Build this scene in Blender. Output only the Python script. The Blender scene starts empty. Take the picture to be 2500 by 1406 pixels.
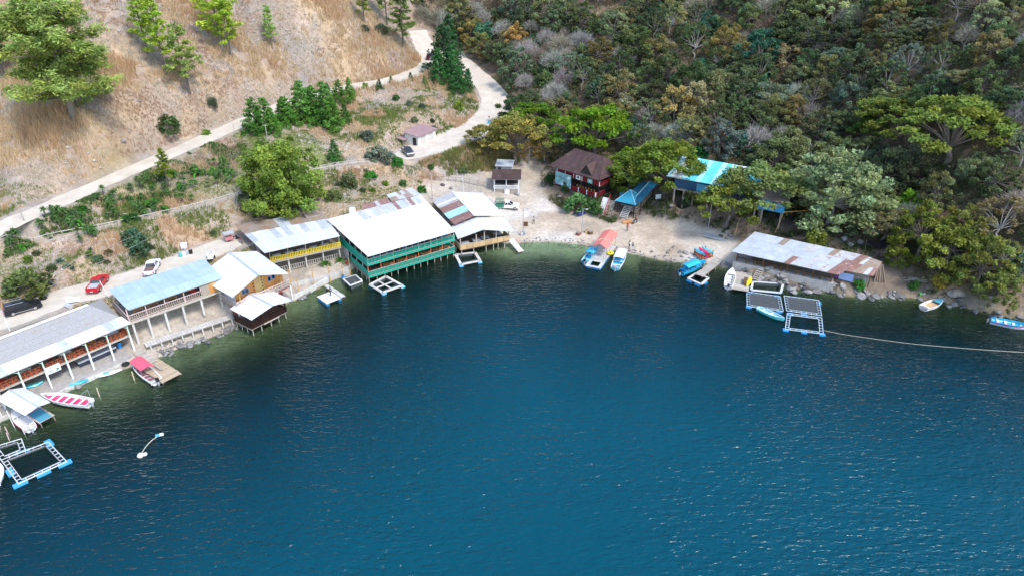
import bpy, math, random
import numpy as np
from mathutils import Vector, Matrix

# ------------------------------------------------------------------ camera, world, sun, exposure
scene = bpy.context.scene
F, PITCH, CAM_H = 1700.0, math.radians(29), 60.0
cam = bpy.data.objects.new('camera', bpy.data.cameras.new('camera'))
scene.collection.objects.link(cam)
cam.location = (0, 0, CAM_H)
cam.rotation_euler = (math.pi / 2 - PITCH, 0, 0)
cam.data.sensor_width = 36.0
cam.data.lens = F / 2500.0 * 36.0
cam.data.clip_start = 0.5
cam.data.clip_end = 2000
scene.camera = cam

SUN_EL, SUN_AZ = math.radians(54), math.radians(136)      # azimuth clockwise from +Y: the sun stands to the right, behind the camera
world = bpy.data.worlds.new('World'); scene.world = world
world.use_nodes = True
wn = world.node_tree.nodes
sky = wn.new('ShaderNodeTexSky'); sky.sky_type = 'NISHITA'; sky.sun_disc = False
sky.sun_elevation = SUN_EL; sky.sun_rotation = SUN_AZ
sky.air_density = 1.0; sky.dust_density = 1.0; sky.ozone_density = 1.0
wn['Background'].inputs['Strength'].default_value = 0.15
world.node_tree.links.new(sky.outputs[0], wn['Background'].inputs['Color'])
sun = bpy.data.objects.new('sun', bpy.data.lights.new('sun', 'SUN'))
scene.collection.objects.link(sun)
sun.data.energy = 1.25; sun.data.angle = math.radians(13); sun.data.color = (1.0, 0.95, 0.87)
sd = Vector((math.sin(SUN_AZ) * math.cos(SUN_EL), math.cos(SUN_AZ) * math.cos(SUN_EL), math.sin(SUN_EL)))
sun.rotation_euler = sd.to_track_quat('Z', 'Y').to_euler()
vs = scene.view_settings
vs.view_transform = 'Standard'; vs.look = 'None'; vs.gamma = 1; vs.use_curve_mapping = False
vs.exposure = 1.5
scene.cycles.max_bounces = 6
scene.cycles.transparent_max_bounces = 12

# ------------------------------------------------------------------ helpers
COL = scene.collection
R = random.Random(7)
NR = np.random.RandomState(11)
SP, CP = math.sin(PITCH), math.cos(PITCH)

def W(px, py, z):
    """point of the place at height z that the photograph shows at pixel (px, py)"""
    u = (px - 1250) / F; v = (py - 703) / F
    d = (CAM_H - z) / (SP + v * CP)
    return Vector((u * d, d * (CP - v * SP), z))

def proj(X, Y, Z):
    d = Y * CP + (CAM_H - Z) * SP
    d = np.maximum(d, 1.0)
    return 1250 + F * X / d, 703 + F * ((CAM_H - Z) * CP - Y * SP) / d

class MB:
    def __init__(s, dz=0.0): s.v = []; s.f = []; s.m = []; s.dz = dz
    def add(s, vs, fs, m=0):
        o = len(s.v); dz = s.dz
        s.v += [(v[0], v[1], v[2] + dz) for v in vs]
        s.f += [tuple(i + o for i in f) for f in fs]; s.m += [m] * len(fs)
        return s
    def hexa(s, p, m=0):
        return s.add(p, [(3, 2, 1, 0), (4, 5, 6, 7), (0, 1, 5, 4), (1, 2, 6, 5), (2, 3, 7, 6), (3, 0, 4, 7)], m)
    def box(s, x0, x1, y0, y1, z0, z1, m=0):
        return s.hexa([(x0, y0, z0), (x1, y0, z0), (x1, y1, z0), (x0, y1, z0), (x0, y0, z1), (x1, y0, z1), (x1, y1, z1), (x0, y1, z1)], m)
    def beam(s, p, q, w, h=None, m=0, up=(0, 0, 1)):
        h = h or w
        p = Vector(p); q = Vector(q); d = (q - p).normalized(); u = Vector(up)
        if abs(d.dot(u)) > .98: u = Vector((1, 0, 0))
        a = d.cross(u).normalized() * (w / 2); b = a.cross(d).normalized() * (h / 2)
        return s.hexa([p - a - b, p + a - b, p + a + b, p - a + b, q - a - b, q + a - b, q + a + b, q - a + b], m)
    def tube(s, p, q, r, r2=None, n=6, m=0):
        r2 = r if r2 is None else r2
        p = Vector(p); q = Vector(q); d = (q - p).normalized()
        u = Vector((0, 0, 1)) if abs(d.z) < .9 else Vector((1, 0, 0))
        a = d.cross(u).normalized(); b = d.cross(a)
        V = []
        for c, rr in ((p, r), (q, r2)):
            for k in range(n):
                t = 2 * math.pi * k / n
                V.append(c + (a * math.cos(t) + b * math.sin(t)) * rr)
        Fs = [(k, k + n, (k + 1) % n + n, (k + 1) % n) for k in range(n)] + [tuple(range(n)), tuple(range(2 * n - 1, n - 1, -1))]
        return s.add(V, Fs, m)
    def path(s, pts, r, n=5, m=0):
        for i in range(len(pts) - 1): s.tube(pts[i], pts[i + 1], r, r, n, m)
        return s
    def slab(s, pts, t, m=0):
        """polygon given counter-clockwise from above, thickness t downwards"""
        n = len(pts); V = [tuple(p) for p in pts] + [(p[0], p[1], p[2] - t) for p in pts]
        return s.add(V, [tuple(range(n)), tuple(range(2 * n - 1, n - 1, -1))] + [(i, i + n, (i + 1) % n + n, (i + 1) % n) for i in range(n)], m)
    def lathe(s, prof, c=(0, 0, 0), n=10, m=0):
        V = []; k = len(prof)
        for i in range(n):
            t = 2 * math.pi * i / n
            for r, z in prof: V.append((c[0] + r * math.cos(t), c[1] + r * math.sin(t), c[2] + z))
        Fs = []
        for i in range(n):
            j = (i + 1) % n
            for a in range(k - 1): Fs.append((i * k + a, j * k + a, j * k + a + 1, i * k + a + 1))
        Fs += [tuple(i * k for i in range(n))[::-1], tuple(i * k + k - 1 for i in range(n))]
        return s.add(V, Fs, m)
    def mesh(s, name, mats, smooth=False):
        me = bpy.data.meshes.new(name)
        me.from_pydata(s.v, [], s.f)
        for m in (mats if isinstance(mats, (list, tuple)) else [mats]): me.materials.append(m)
        me.polygons.foreach_set('material_index', s.m)
        if smooth: me.polygons.foreach_set('use_smooth', [True] * len(s.f))
        me.update()
        return me
    def build(s, name, mats, parent=None, smooth=False, **kw):
        return inst(name, s.mesh(name, mats, smooth), parent, **kw)

def inst(name, me, parent=None, loc=None, rz=0.0, rot=None, scale=None, label=None, kind=None, color=None):
    o = bpy.data.objects.new(name, me); COL.objects.link(o)
    if parent is not None: o.parent = parent
    if loc is not None: o.location = loc
    if rot is not None: o.rotation_euler = rot
    elif rz: o.rotation_euler = (0, 0, rz)
    if scale is not None: o.scale = scale if hasattr(scale, '__len__') else (scale,) * 3
    if label: o['label'] = label
    if kind: o['kind'] = kind
    if color: o.color = (*color, 1)
    return o

def tag(o, label, cat, group=None):
    o['label'] = label; o['category'] = cat
    if group: o['group'] = group
    return o

def thing(name, label, cat, loc=(0, 0, 0), rz=0.0, group=None):
    o = bpy.data.objects.new(name, None); COL.objects.link(o)
    o.empty_display_size = .2
    o.location = loc; o.rotation_euler = (0, 0, rz)
    return tag(o, label, cat, group)

def dup(o, loc, rz, label, group=None):
    r = o.copy(); COL.objects.link(r); r.location = loc; r.rotation_euler = (0, 0, rz); r['label'] = label
    if group: r['group'] = group
    for ch in list(o.children):
        c = ch.copy(); COL.objects.link(c); c.parent = r
        for g in list(ch.children):
            d = g.copy(); COL.objects.link(d); d.parent = c
    return r

# ------------------------------------------------------------------ materials
def M(name, col, col2=None, scale=3.0, rough=.8, metal=0.0, bump=0.0, bscale=None, rnd=0.0, corr=None, spec=.3, dirt=None, detail=5, stretch=None):
    m = bpy.data.materials.new(name); m.use_nodes = True
    nt = m.node_tree; N = nt.nodes; L = nt.links; b = N['Principled BSDF']
    b.inputs['Roughness'].default_value = rough; b.inputs['Metallic'].default_value = metal
    b.inputs['Specular IOR Level'].default_value = spec
    tc = N.new('ShaderNodeTexCoord'); vec = tc.outputs['Object']
    if stretch:
        mp = N.new('ShaderNodeMapping'); mp.inputs['Scale'].default_value = stretch
        L.new(vec, mp.inputs[0]); vec = mp.outputs[0]
    col2 = col2 or tuple(c * .75 for c in col)
    n = N.new('ShaderNodeTexNoise'); n.inputs['Scale'].default_value = scale; n.inputs['Detail'].default_value = detail; n.inputs['Roughness'].default_value = .65
    L.new(vec, n.inputs['Vector'])
    r = N.new('ShaderNodeValToRGB'); r.color_ramp.elements[0].position = .35; r.color_ramp.elements[1].position = .68
    r.color_ramp.elements[0].color = (*col2, 1); r.color_ramp.elements[1].color = (*col, 1)
    L.new(n.outputs['Fac'], r.inputs[0]); out = r.outputs[0]
    if dirt:
        n2 = N.new('ShaderNodeTexNoise'); n2.inputs['Scale'].default_value = dirt[1]; n2.inputs['Detail'].default_value = 6; n2.inputs['Roughness'].default_value = .7
        L.new(vec, n2.inputs['Vector'])
        r2 = N.new('ShaderNodeValToRGB'); r2.color_ramp.elements[0].position = dirt[2]; r2.color_ramp.elements[1].position = dirt[2] + .12
        L.new(n2.outputs['Fac'], r2.inputs[0])
        mx = N.new('ShaderNodeMixRGB'); L.new(r2.outputs[0], mx.inputs[0]); L.new(out, mx.inputs[1]); mx.inputs[2].default_value = (*dirt[0], 1); out = mx.outputs[0]
    if rnd:
        oi = N.new('ShaderNodeObjectInfo'); hs = N.new('ShaderNodeHueSaturation')
        mr = N.new('ShaderNodeMapRange'); mr.inputs[3].default_value = 1 - rnd; mr.inputs[4].default_value = 1 + rnd
        L.new(oi.outputs['Random'], mr.inputs[0]); L.new(mr.outputs[0], hs.inputs['Value']); L.new(out, hs.inputs['Color']); out = hs.outputs[0]
    L.new(out, b.inputs['Base Color'])
    h = None
    if bump:
        nb = N.new('ShaderNodeTexNoise'); nb.inputs['Scale'].default_value = bscale or scale * 4; nb.inputs['Detail'].default_value = 4
        L.new(vec, nb.inputs['Vector']); h = nb.outputs['Fac']
    if corr:
        wv = N.new('ShaderNodeTexWave'); wv.wave_type = 'BANDS'; wv.bands_direction = corr; wv.inputs['Scale'].default_value = 1.3; wv.inputs['Distortion'].default_value = 0
        L.new(tc.outputs['Object'], wv.inputs['Vector']); h = wv.outputs['Fac']; bump = .35
    if h is not None:
        bp = N.new('ShaderNodeBump'); bp.inputs['Strength'].default_value = bump; bp.inputs['Distance'].default_value = .08
        L.new(h, bp.inputs['Height']); L.new(bp.outputs[0], b.inputs['Normal'])
    return m

def sheetset(axis):
    k = dict(corr=axis, rough=.42, spec=.5, rnd=.05, scale=.7)
    return dict(
        white=M('white_sheet_' + axis, (.70, .71, .72), (.58, .60, .62), dirt=((.46, .45, .43), 1.6, .63), **k),
        grey=M('grey_sheet_' + axis, (.46, .49, .52), (.36, .39, .42), dirt=((.30, .26, .23), 1.1, .6), **k),
        palegrey=M('pale_grey_sheet_' + axis, (.58, .60, .62), (.52, .54, .56), dirt=((.46, .45, .44), 1.0, .62), **k),
        blue=M('bluegrey_sheet_' + axis, (.36, .46, .50), (.30, .40, .44), dirt=((.36, .36, .36), 1.2, .64), **k),
        rust=M('rusty_sheet_' + axis, (.30, .155, .125), (.21, .11, .09), dirt=((.42, .40, .40), 1.5, .56), **k),
        mixed=M('streaked_sheet_' + axis, (.50, .52, .54), (.40, .38, .37), dirt=((.30, .15, .12), 1.0, .54), **k),
        litter=M('leaf_littered_sheet_' + axis, (.30, .27, .25), (.25, .18, .13), dirt=((.30, .15, .07), 2.0, .5), **k),
        aqua=M('turquoise_sheet_' + axis, (.06, .50, .58), (.14, .58, .66), dirt=((.55, .66, .70), 1.0, .62), **k),
        palecyan=M('pale_cyan_sheet_' + axis, (.42, .68, .74), (.30, .62, .70), **k),
        pink=M('faded_red_sheet_' + axis, (.36, .23, .22), (.28, .17, .16), dirt=((.42, .33, .32), 1.2, .6), **k))
SX, SY = sheetset('X'), sheetset('Y')
WOOD = M('weathered_wood', (.36, .31, .26), (.25, .21, .17), scale=5, stretch=(1, 1, 4), bump=.3, rnd=.14)
PLANK = M('pale_planks', (.46, .42, .36), (.34, .30, .25), scale=4, bump=.3, rnd=.16)
DARKWOOD = M('dark_stained_wood', (.055, .022, .014), (.03, .014, .010), scale=5, rough=.6, bump=.3, rnd=.2)
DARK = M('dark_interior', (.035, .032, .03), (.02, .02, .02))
ORANGEWOOD = M('varnished_orange_wood', (.62, .30, .09), (.48, .20, .06), scale=4, rough=.45, rnd=.1, stretch=(1, 1, 5))
YELLOWWOOD = M('pale_varnished_wood', (.60, .42, .18), (.5, .33, .12), scale=4, rough=.5)
BAMBOO = M('bamboo_matting', (.55, .38, .20), (.42, .28, .14), scale=6, bump=.4, rnd=.12)
ORANGE = M('orange_painted_wood', (.50, .12, .045), (.38, .09, .035), scale=6, rnd=.1)
GREEN = M('sea_green_paint', (.015, .38, .27), (.012, .30, .22), scale=4, rough=.5, rnd=.08)
PALEGREEN = M('pale_green_paint', (.50, .68, .55), (.42, .6, .48))
YELLOW = M('yellow_paint', (.82, .60, .05), (.72, .52, .04), rnd=.12)
REDP = M('crimson_paint', (.38, .03, .04), (.28, .02, .03), rnd=.12)
WHITE = M('white_paint', (.78, .78, .77), (.66, .66, .65), rough=.5, rnd=.05)
PINKISH = M('pale_pink_paint', (.62, .46, .44), (.52, .38, .36), rnd=.08)
CONC = M('concrete', (.40, .38, .35), (.30, .28, .26), scale=1.5, bump=.3, dirt=((.22, .20, .17), .8, .6))
CONCLIGHT = M('light_concrete', (.55, .53, .49), (.44, .42, .38), scale=1.5, bump=.2, rnd=.08)
FLOORT = M('brown_floor', (.16, .12, .09), (.11, .08, .06), scale=2)
SHINGLE = M('grey_shingle', (.40, .39, .38), (.24, .235, .23), scale=9, bump=.6, bscale=16, detail=8, dirt=((.32, .29, .25), .5, .56))
BROWNROOF = M('dark_brown_shingle', (.085, .05, .045), (.05, .03, .028), scale=5, bump=.5, rnd=.18, dirt=((.13, .085, .06), .8, .58))
STEEL = M('galvanised_steel', (.5, .51, .52), (.4, .41, .42), rough=.4, metal=.5)
BLUEF = M('blue_float_plastic', (.03, .30, .68), (.025, .22, .55), rough=.35, spec=.5, rnd=.15)
CYANF = M('light_blue_plastic', (.20, .55, .80), (.14, .46, .72), rough=.35, spec=.5)
PVC = M('white_pipe', (.58, .60, .61), (.48, .50, .5), rough=.4)
GREYPL = M('grey_plastic', (.42, .44, .46), (.36, .38, .40), rough=.5)
NET = M('fish_net', (.10, .11, .11), (.06, .07, .07), scale=12, rough=.9)
FABW = M('white_boat_paint', (.80, .80, .80), (.70, .70, .71), rough=.28, spec=.5)
RUBBER = M('black_rubber', (.018, .018, .018), (.03, .03, .03), rough=.8)
GLASS = M('dark_glass', (.012, .014, .018), (.02, .022, .026), rough=.06, spec=.8)
CHROME = M('wheel_metal', (.6, .6, .62), (.5, .5, .52), rough=.25, metal=.9)
ROPE = M('pale_rope', (.62, .58, .46), (.5, .46, .36))
ORANGEPOLE = M('orange_pole', (.60, .25, .08), (.5, .2, .06))
WIRE = M('grey_cable', (.38, .38, .38), (.3, .3, .3))
BLACK = M('black_plastic', (.015, .015, .017), (.022, .022, .024), rough=.4)
ROCK = M('boulder_stone', (.25, .24, .225), (.12, .115, .11), scale=1.6, bump=.9, bscale=4, rnd=.4, dirt=((.36, .34, .31), 1.1, .62))
def paint(name, c, rough=.28): return M(name, c, tuple(x * .88 for x in c), scale=1.2, rough=rough, spec=.5)
C_TURQ = paint('turquoise_gelcoat', (.10, .55, .60)); C_CYAN = paint('cyan_gelcoat', (.03, .42, .66)); C_BLUE = paint('blue_gelcoat', (.03, .28, .55))
C_PINK = paint('pink_canvas', (.72, .10, .16), .7); C_CORAL = paint('coral_sheet', (.72, .20, .16), .5); C_RED = paint('red_paint', (.50, .012, .02))
C_PURPLE = paint('purple_stripe', (.20, .02, .22)); C_LIME = paint('lime_plastic', (.16, .62, .08)); C_YEL = paint('yellow_plastic', (.85, .72, .02))
C_ORNG = paint('orange_plastic', (.85, .18, .03)); C_MAG = paint('magenta_plastic', (.72, .04, .16)); C_BLACKCAR = paint('black_car_paint', (.012, .013, .018), .18)
C_MAROON = paint('maroon_car_paint', (.09, .01, .025), .2); C_WHITECAR = paint('white_car_paint', (.80, .80, .80), .22); C_NAVY = paint('navy_car_paint', (.03, .035, .06), .2)
C_GREENP = paint('green_truck_paint', (.03, .20, .12), .5); C_BEIGE = paint('beige_gelcoat', (.60, .50, .40)); C_PALEBLUE = paint('pale_blue_gelcoat', (.42, .66, .70)); C_MAT = paint('blue_mat', (.07, .30, .42), .8)
SKIN = M('skin', (.26, .13, .08)); HAIR = M('black_hair', (.012, .01, .01)); DENIM = M('dark_trousers', (.03, .035, .05)); TRED = M('red_shirt', (.45, .02, .02)); TWHITE = M('white_shirt', (.7, .7, .7)); TGREY = M('grey_shirt', (.12, .12, .13))

def leafmat(name, transl=.42):
    m = bpy.data.materials.new(name); m.use_nodes = True
    N = m.node_tree.nodes; L = m.node_tree.links; N.remove(N['Principled BSDF'])
    a = N.new('ShaderNodeVertexColor'); a.layer_name = 'Col'; oi = N.new('ShaderNodeObjectInfo')
    mx = N.new('ShaderNodeMixRGB'); mx.blend_type = 'MULTIPLY'; mx.inputs[0].default_value = 1
    L.new(a.outputs[0], mx.inputs[1]); L.new(oi.outputs['Color'], mx.inputs[2])
    d = N.new('ShaderNodeBsdfDiffuse'); t = N.new('ShaderNodeBsdfTranslucent'); s = N.new('ShaderNodeMixShader'); s.inputs[0].default_value = transl
    L.new(mx.outputs[0], d.inputs[0]); L.new(mx.outputs[0], t.inputs[0]); L.new(d.outputs[0], s.inputs[1]); L.new(t.outputs[0], s.inputs[2])
    L.new(s.outputs[0], N['Material Output'].inputs[0])
    return m
LEAF = leafmat('leaf'); TWIG = leafmat('twig', .0); GRASSM = leafmat('grass_blade', .25)
BARK = M('bark', (.20, .17, .145), (.12, .10, .085), scale=4, bump=.5, rnd=.25)
PALEBARK = M('pale_bark', (.42, .39, .36), (.30, .28, .25), scale=4, rnd=.2)

# ------------------------------------------------------------------ terrain
def vnoise(x, y, s, seed=0, oct=4):
    r = np.random.RandomState(seed); G = r.rand(64, 64); out = 0; amp = .5
    for o in range(oct):
        X = np.asarray(x) / s * 2 ** o + 7.3 * o; Y = np.asarray(y) / s * 2 ** o + 3.1 * o
        xi = np.floor(X).astype(int); yi = np.floor(Y).astype(int); fx = X - xi; fy = Y - yi
        fx = fx * fx * (3 - 2 * fx); fy = fy * fy * (3 - 2 * fy)
        a = G[xi % 64, yi % 64]; b = G[(xi + 1) % 64, yi % 64]; c = G[xi % 64, (yi + 1) % 64]; d = G[(xi + 1) % 64, (yi + 1) % 64]
        out = out + amp * ((a * (1 - fx) + b * fx) * (1 - fy) + (c * (1 - fx) + d * fx) * fy); amp *= .5
    return out / .94

SHORE_PX = [(-700, 1330), (-400, 1180), (-150, 1062), (0, 1000), (85, 966), (154, 945), (225, 925), (305, 899), (360, 884), (398, 868), (427, 854), (489, 834), (560, 808),
            (600, 786), (645, 760), (698, 743), (727, 729), (764, 711), (793, 694), (837, 671), (862, 655), (905, 632), (970, 610), (1050, 592), (1120, 585), (1200, 590), (1254, 597), (1285, 593), (1349, 592),
            (1426, 599), (1452, 604), (1503, 612), (1527, 618), (1565, 625), (1616, 637), (1680, 643), (1719, 646), (1768, 654), (1799, 661), (1840, 682), (1900, 695), (1948, 707), (2020, 714),
            (2080, 724), (2176, 726), (2218, 726), (2254, 730), (2302, 736), (2338, 746), (2387, 756), (2423, 765), (2500, 778), (2700, 812), (3000, 850), (3400, 900)]
SHORE = np.array([W(x, y, 0)[:2] for x, y in SHORE_PX])

def frame(a, b, z):
    A = W(a[0], a[1], z); B_ = W(b[0], b[1], z); d = B_ - A
    return A, math.atan2(d.y, d.x), d.length
FR = dict(B1=frame((0, 950), (313, 817), 3.1), B2=frame((326, 778), (536, 705), 5.3), B3=frame((572, 745), (696, 690), 3.7), B4=frame((615, 804), (701, 760), 1.2), B5=frame((663, 640), (833, 602), 4.0),
          B6=frame((901, 676), (1111, 613), 1.3), B7=frame((1124, 611), (1243, 587), 1.5), B8=frame((1352, 450), (1452, 483), 4.2), B9=frame((1673, 437), (1839, 468), 10.5), B10=frame((1788, 612), (2046, 668), 4.2))
def loc(k, x, y, z):
    A, a, _ = FR[k]
    return Vector((A.x + x * math.cos(a) - y * math.sin(a), A.y + x * math.sin(a) + y * math.cos(a), z))

ROADS = {  # (px, py, z, half width)
    'upper_road': [(-140, 630, 10.6, 2.6), (0, 557, 11.5, 2.6), (130, 500, 12.2, 2.5), (300, 425, 13, 2.4), (430, 370, 13.6, 2.5), (560, 313, 14.3, 2.8), (690, 260, 15.2, 3.2), (780, 231, 15.8, 3.5), (880, 210, 16.2, 3.6), (960, 197, 16.5, 4.4), (1035, 172, 17.0, 5.2), (1060, 148, 17.9, 4.6), (1042, 120, 19.6, 3.6), (1028, 95, 21.4, 3.0), (1020, 75, 23, 2.8)],
    'lower_road': [(1100, 120, 17.6, 2.8), (1128, 150, 15.8, 3.0), (1168, 188, 14.2, 3.5), (1203, 228, 12.4, 3.9), (1213, 262, 10.8, 4.6), (1190, 298, 9.7, 5.6), (1145, 325, 9.1, 6.6), (1085, 347, 8.8, 6.2), (1020, 370, 8.6, 4.6), (975, 385, 8.6, 2.6)],
    'shore_road': [(-160, 830, 5.1, 3.4), (20, 775, 5.2, 3.3), (150, 728, 5.2, 3.3), (260, 700, 5.25, 3.4), (370, 667, 5.3, 3.4), (460, 634, 5.3, 3.3), (540, 602, 5.4, 3.0), (580, 588, 5.4, 2.2)],
    'footpath': [(-60, 615, 8.5, .8), (100, 587, 8.7, .8), (250, 557, 9.0, .8), (400, 525, 9.3, .8), (520, 494, 9.6, .8), (600, 472, 9.9, .7)],
    'hill_track': [(755, 418, 9.2, .9), (830, 404, 9.2, .9), (900, 396, 9.0, 1.0), (960, 392, 8.7, 1.4)],
}
CT = [  # pixel, height
    (0, 450, 14.5), (0, 200, 27), (0, 0, 40), (250, 300, 22), (250, 130, 31), (250, 0, 40), (500, 200, 23), (500, 0, 38), (700, 130, 25), (700, 0, 37), (860, 100, 26), (860, 0, 35), (960, 60, 27), (980, 0, 32),
    (0, 745, 5.6), (100, 712, 5.6), (200, 688, 5.7), (330, 643, 5.8), (430, 608, 5.9), (540, 572, 6.0), (200, 630, 7.2), (400, 575, 7.6), (60, 650, 7.4),
    (640, 330, 14.0), (640, 420, 11.0), (700, 480, 8.0), (640, 510, 6.8), (760, 480, 7.0), (850, 345, 11.2), (830, 440, 8.2), (900, 330, 11.8), (1000, 255, 14), (1090, 235, 14), (960, 300, 12), (800, 300, 13), (1120, 195, 15.5),
    (900, 470, 6.2), (970, 440, 6.3), (1050, 420, 6.0), (1050, 455, 4.2), (1130, 440, 4.0), (1150, 400, 6.3), (1237, 478, 2.3), (1200, 420, 4.6), (1230, 360, 7.0), (1300, 400, 4.6), (1290, 437, 3.2), (1300, 470, 2.2), (1280, 330, 8.3),
    (1300, 560, .45), (1300, 520, 1.0), (1240, 520, 1.2), (1400, 530, 1.0), (1480, 545, .9), (1500, 575, .5), (1560, 575, .7), (1650, 600, .7), (1700, 590, 1.1), (1740, 610, 1.2), (1620, 555, 1.1), (1600, 530, 1.7), (1660, 520, 2.2), (1660, 485, 4.6), (1720, 545, 2.1), (1790, 560, 2.6),
    (1352, 455, 4.0), (1450, 492, 3.6), (1400, 500, 2.0), (1340, 480, 2.4), (1475, 535, 1.0), (1420, 380, 6.0), (1500, 430, 5.2), (1520, 480, 3.0), (1560, 500, 2.6), (1590, 460, 5.2), (1600, 370, 9.5), (1750, 440, 6.2), (1750, 480, 5.0), (1830, 520, 3.8),
    (1850, 560, 3.4), (2000, 578, 4.2), (2100, 605, 4.0), (2150, 690, 1.2), (2230, 700, 1.0), (2050, 700, 1.6), (1900, 660, 1.8), (1840, 655, 1.6), (2300, 705, 2.0), (2400, 735, 1.6), (2200, 640, 3.2), (2300, 640, 4.5),
    (1300, 230, 14.5), (1350, 120, 23), (1350, 0, 33), (1180, 60, 24), (1180, 0, 30), (1400, 290, 10), (1600, 250, 15), (1600, 100, 25), (1600, 0, 34), (1900, 250, 17), (1900, 400, 9), (1900, 520, 4.6), (1900, 100, 27), (1900, 0, 36),
    (2200, 560, 6.5), (2200, 400, 13), (2200, 200, 25), (2200, 0, 38), (2500, 720, 3.5), (2500, 560, 11), (2500, 400, 19), (2500, 200, 30), (2500, 0, 42)]
cp = [tuple(W(x, y, z)) for x, y, z in CT]
for k in ROADS: cp += [tuple(W(x, y, z)) for x, y, z, h in ROADS[k]]
cp += [(x, y, 0.0) for x, y in SHORE]
for x in (-8, 0, 8, 16): cp += [tuple(loc('B1', x, y, z)) for y, z in ((7.5, 5.0), (4, .85), (-1.5, .8))]
for x in (1, 5, 9, 12): cp += [tuple(loc('B2', x, y, z)) for y, z in ((5.5, 5.0), (2.5, 3.0), (-.8, 1.2))]
for x in (1, 5, 9): cp += [tuple(loc('B3', x, y, z)) for y, z in ((8, 5.2), (2.5, 3.0), (-2, .9))]
for x in (1, 6, 11): cp += [tuple(loc('B5', x, y, z)) for y, z in ((11, 6.0), (7, 4.0), (4, 1.6), (-1, 1.2), (-6.5, .7))]
for x in (3, 10, 17): cp += [tuple(loc('B6', x, y, z)) for y, z in ((14, 5.0), (17, 6.0))]
for x in (-2, 2, 6, 10, 14): cp += [tuple(loc('B9', x, y, z)) for y, z in ((.4, 5.0), (6, 6.2))]
for x in (2, 10): cp += [tuple(loc('B7', x, y, z)) for y, z in ((12, 1.6), (18, 2.4))]
cp += [(-190, 40, 22), (-160, 100, 30), (-150, 160, 46), (-120, 230, 60), (-60, 270, 62), (0, 290, 60), (60, 280, 68), (120, 240, 66), (160, 180, 58), (170, 120, 38), (170, 90, 18), (-130, 60, 10), (-110, 90, 14), (-95, 75, 8), (130, 110, 22), (0, 330, 75), (-200, 200, 70), (200, 230, 80), (200, 330, 100), (-200, 330, 95), (-210, -20, 20), (220, 60, 25)]
cp = np.array(cp)

def U(r2): return r2 * np.log(r2 + 1e-9)
n_ = len(cp); D2 = ((cp[:, None, :2] - cp[None, :, :2]) ** 2).sum(-1)
A_ = np.zeros((n_ + 3, n_ + 3)); A_[:n_, :n_] = U(D2 / 1e4) + np.eye(n_) * 2e-4
A_[:n_, n_] = 1; A_[:n_, n_ + 1:] = cp[:, :2] / 100; A_[n_:, :n_] = A_[:n_, n_:].T
wts = np.linalg.solve(A_, np.concatenate([cp[:, 2], np.zeros(3)]))
def tps(X, Y):
    X = np.asarray(X, float).ravel(); Y = np.asarray(Y, float).ravel(); out = np.empty_like(X)
    for i in range(0, len(X), 20000):
        x = X[i:i + 20000]; y = Y[i:i + 20000]
        d = (x[:, None] - cp[None, :, 0]) ** 2 + (y[:, None] - cp[None, :, 1]) ** 2
        out[i:i + 20000] = U(d / 1e4) @ wts[:n_] + wts[n_] + x / 100 * wts[n_ + 1] + y / 100 * wts[n_ + 2]
    return out

def seg_dist(X, Y, P):
    """distance to polyline P, index of nearest segment and position on it"""
    best = np.full(X.shape, 1e9); bi = np.zeros(X.shape, int); bt = np.zeros(X.shape)
    for i in range(len(P) - 1):
        ax, ay = P[i][0], P[i][1]; dx, dy = P[i + 1][0] - ax, P[i + 1][1] - ay
        t = np.clip(((X - ax) * dx + (Y - ay) * dy) / (dx * dx + dy * dy), 0, 1)
        d = np.hypot(X - ax - t * dx, Y - ay - t * dy); k = d < best
        best[k] = d[k]; bi[k] = i; bt[k] = t[k]
    return best, bi, bt

def inpoly(X, Y, poly):
    r = np.zeros(X.shape, bool); n = len(poly)
    for i in range(n):
        x0, y0 = poly[i][:2]; x1, y1 = poly[(i + 1) % n][:2]
        c = ((y0 > Y) != (y1 > Y))
        with np.errstate(divide='ignore', invalid='ignore'): r ^= c & (X < (x1 - x0) * (Y - y0) / (y1 - y0 + 1e-12) + x0)
    return r

def catmull(P, k=6):
    P = np.array(P, float); out = []
    for i in range(len(P) - 1):
        p0, p1, p2, p3 = P[max(i - 1, 0)], P[i], P[i + 1], P[min(i + 2, len(P) - 1)]
        for j in range(k):
            t = j / k
            out.append(.5 * (2 * p1 + (p2 - p0) * t + (2 * p0 - 5 * p1 + 4 * p2 - p3) * t * t + (3 * p1 - p0 - 3 * p2 + p3) * t ** 3))
    out.append(P[-1]); return np.array(out)
RD = {k: catmull([(*W(x, y, z), h) for x, y, z, h in v]) for k, v in ROADS.items()}
LAKE = [tuple(p) for p in SHORE] + [(400, SHORE[-1][1]), (400, -200), (-400, -200), (-400, SHORE[0][1])]

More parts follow.
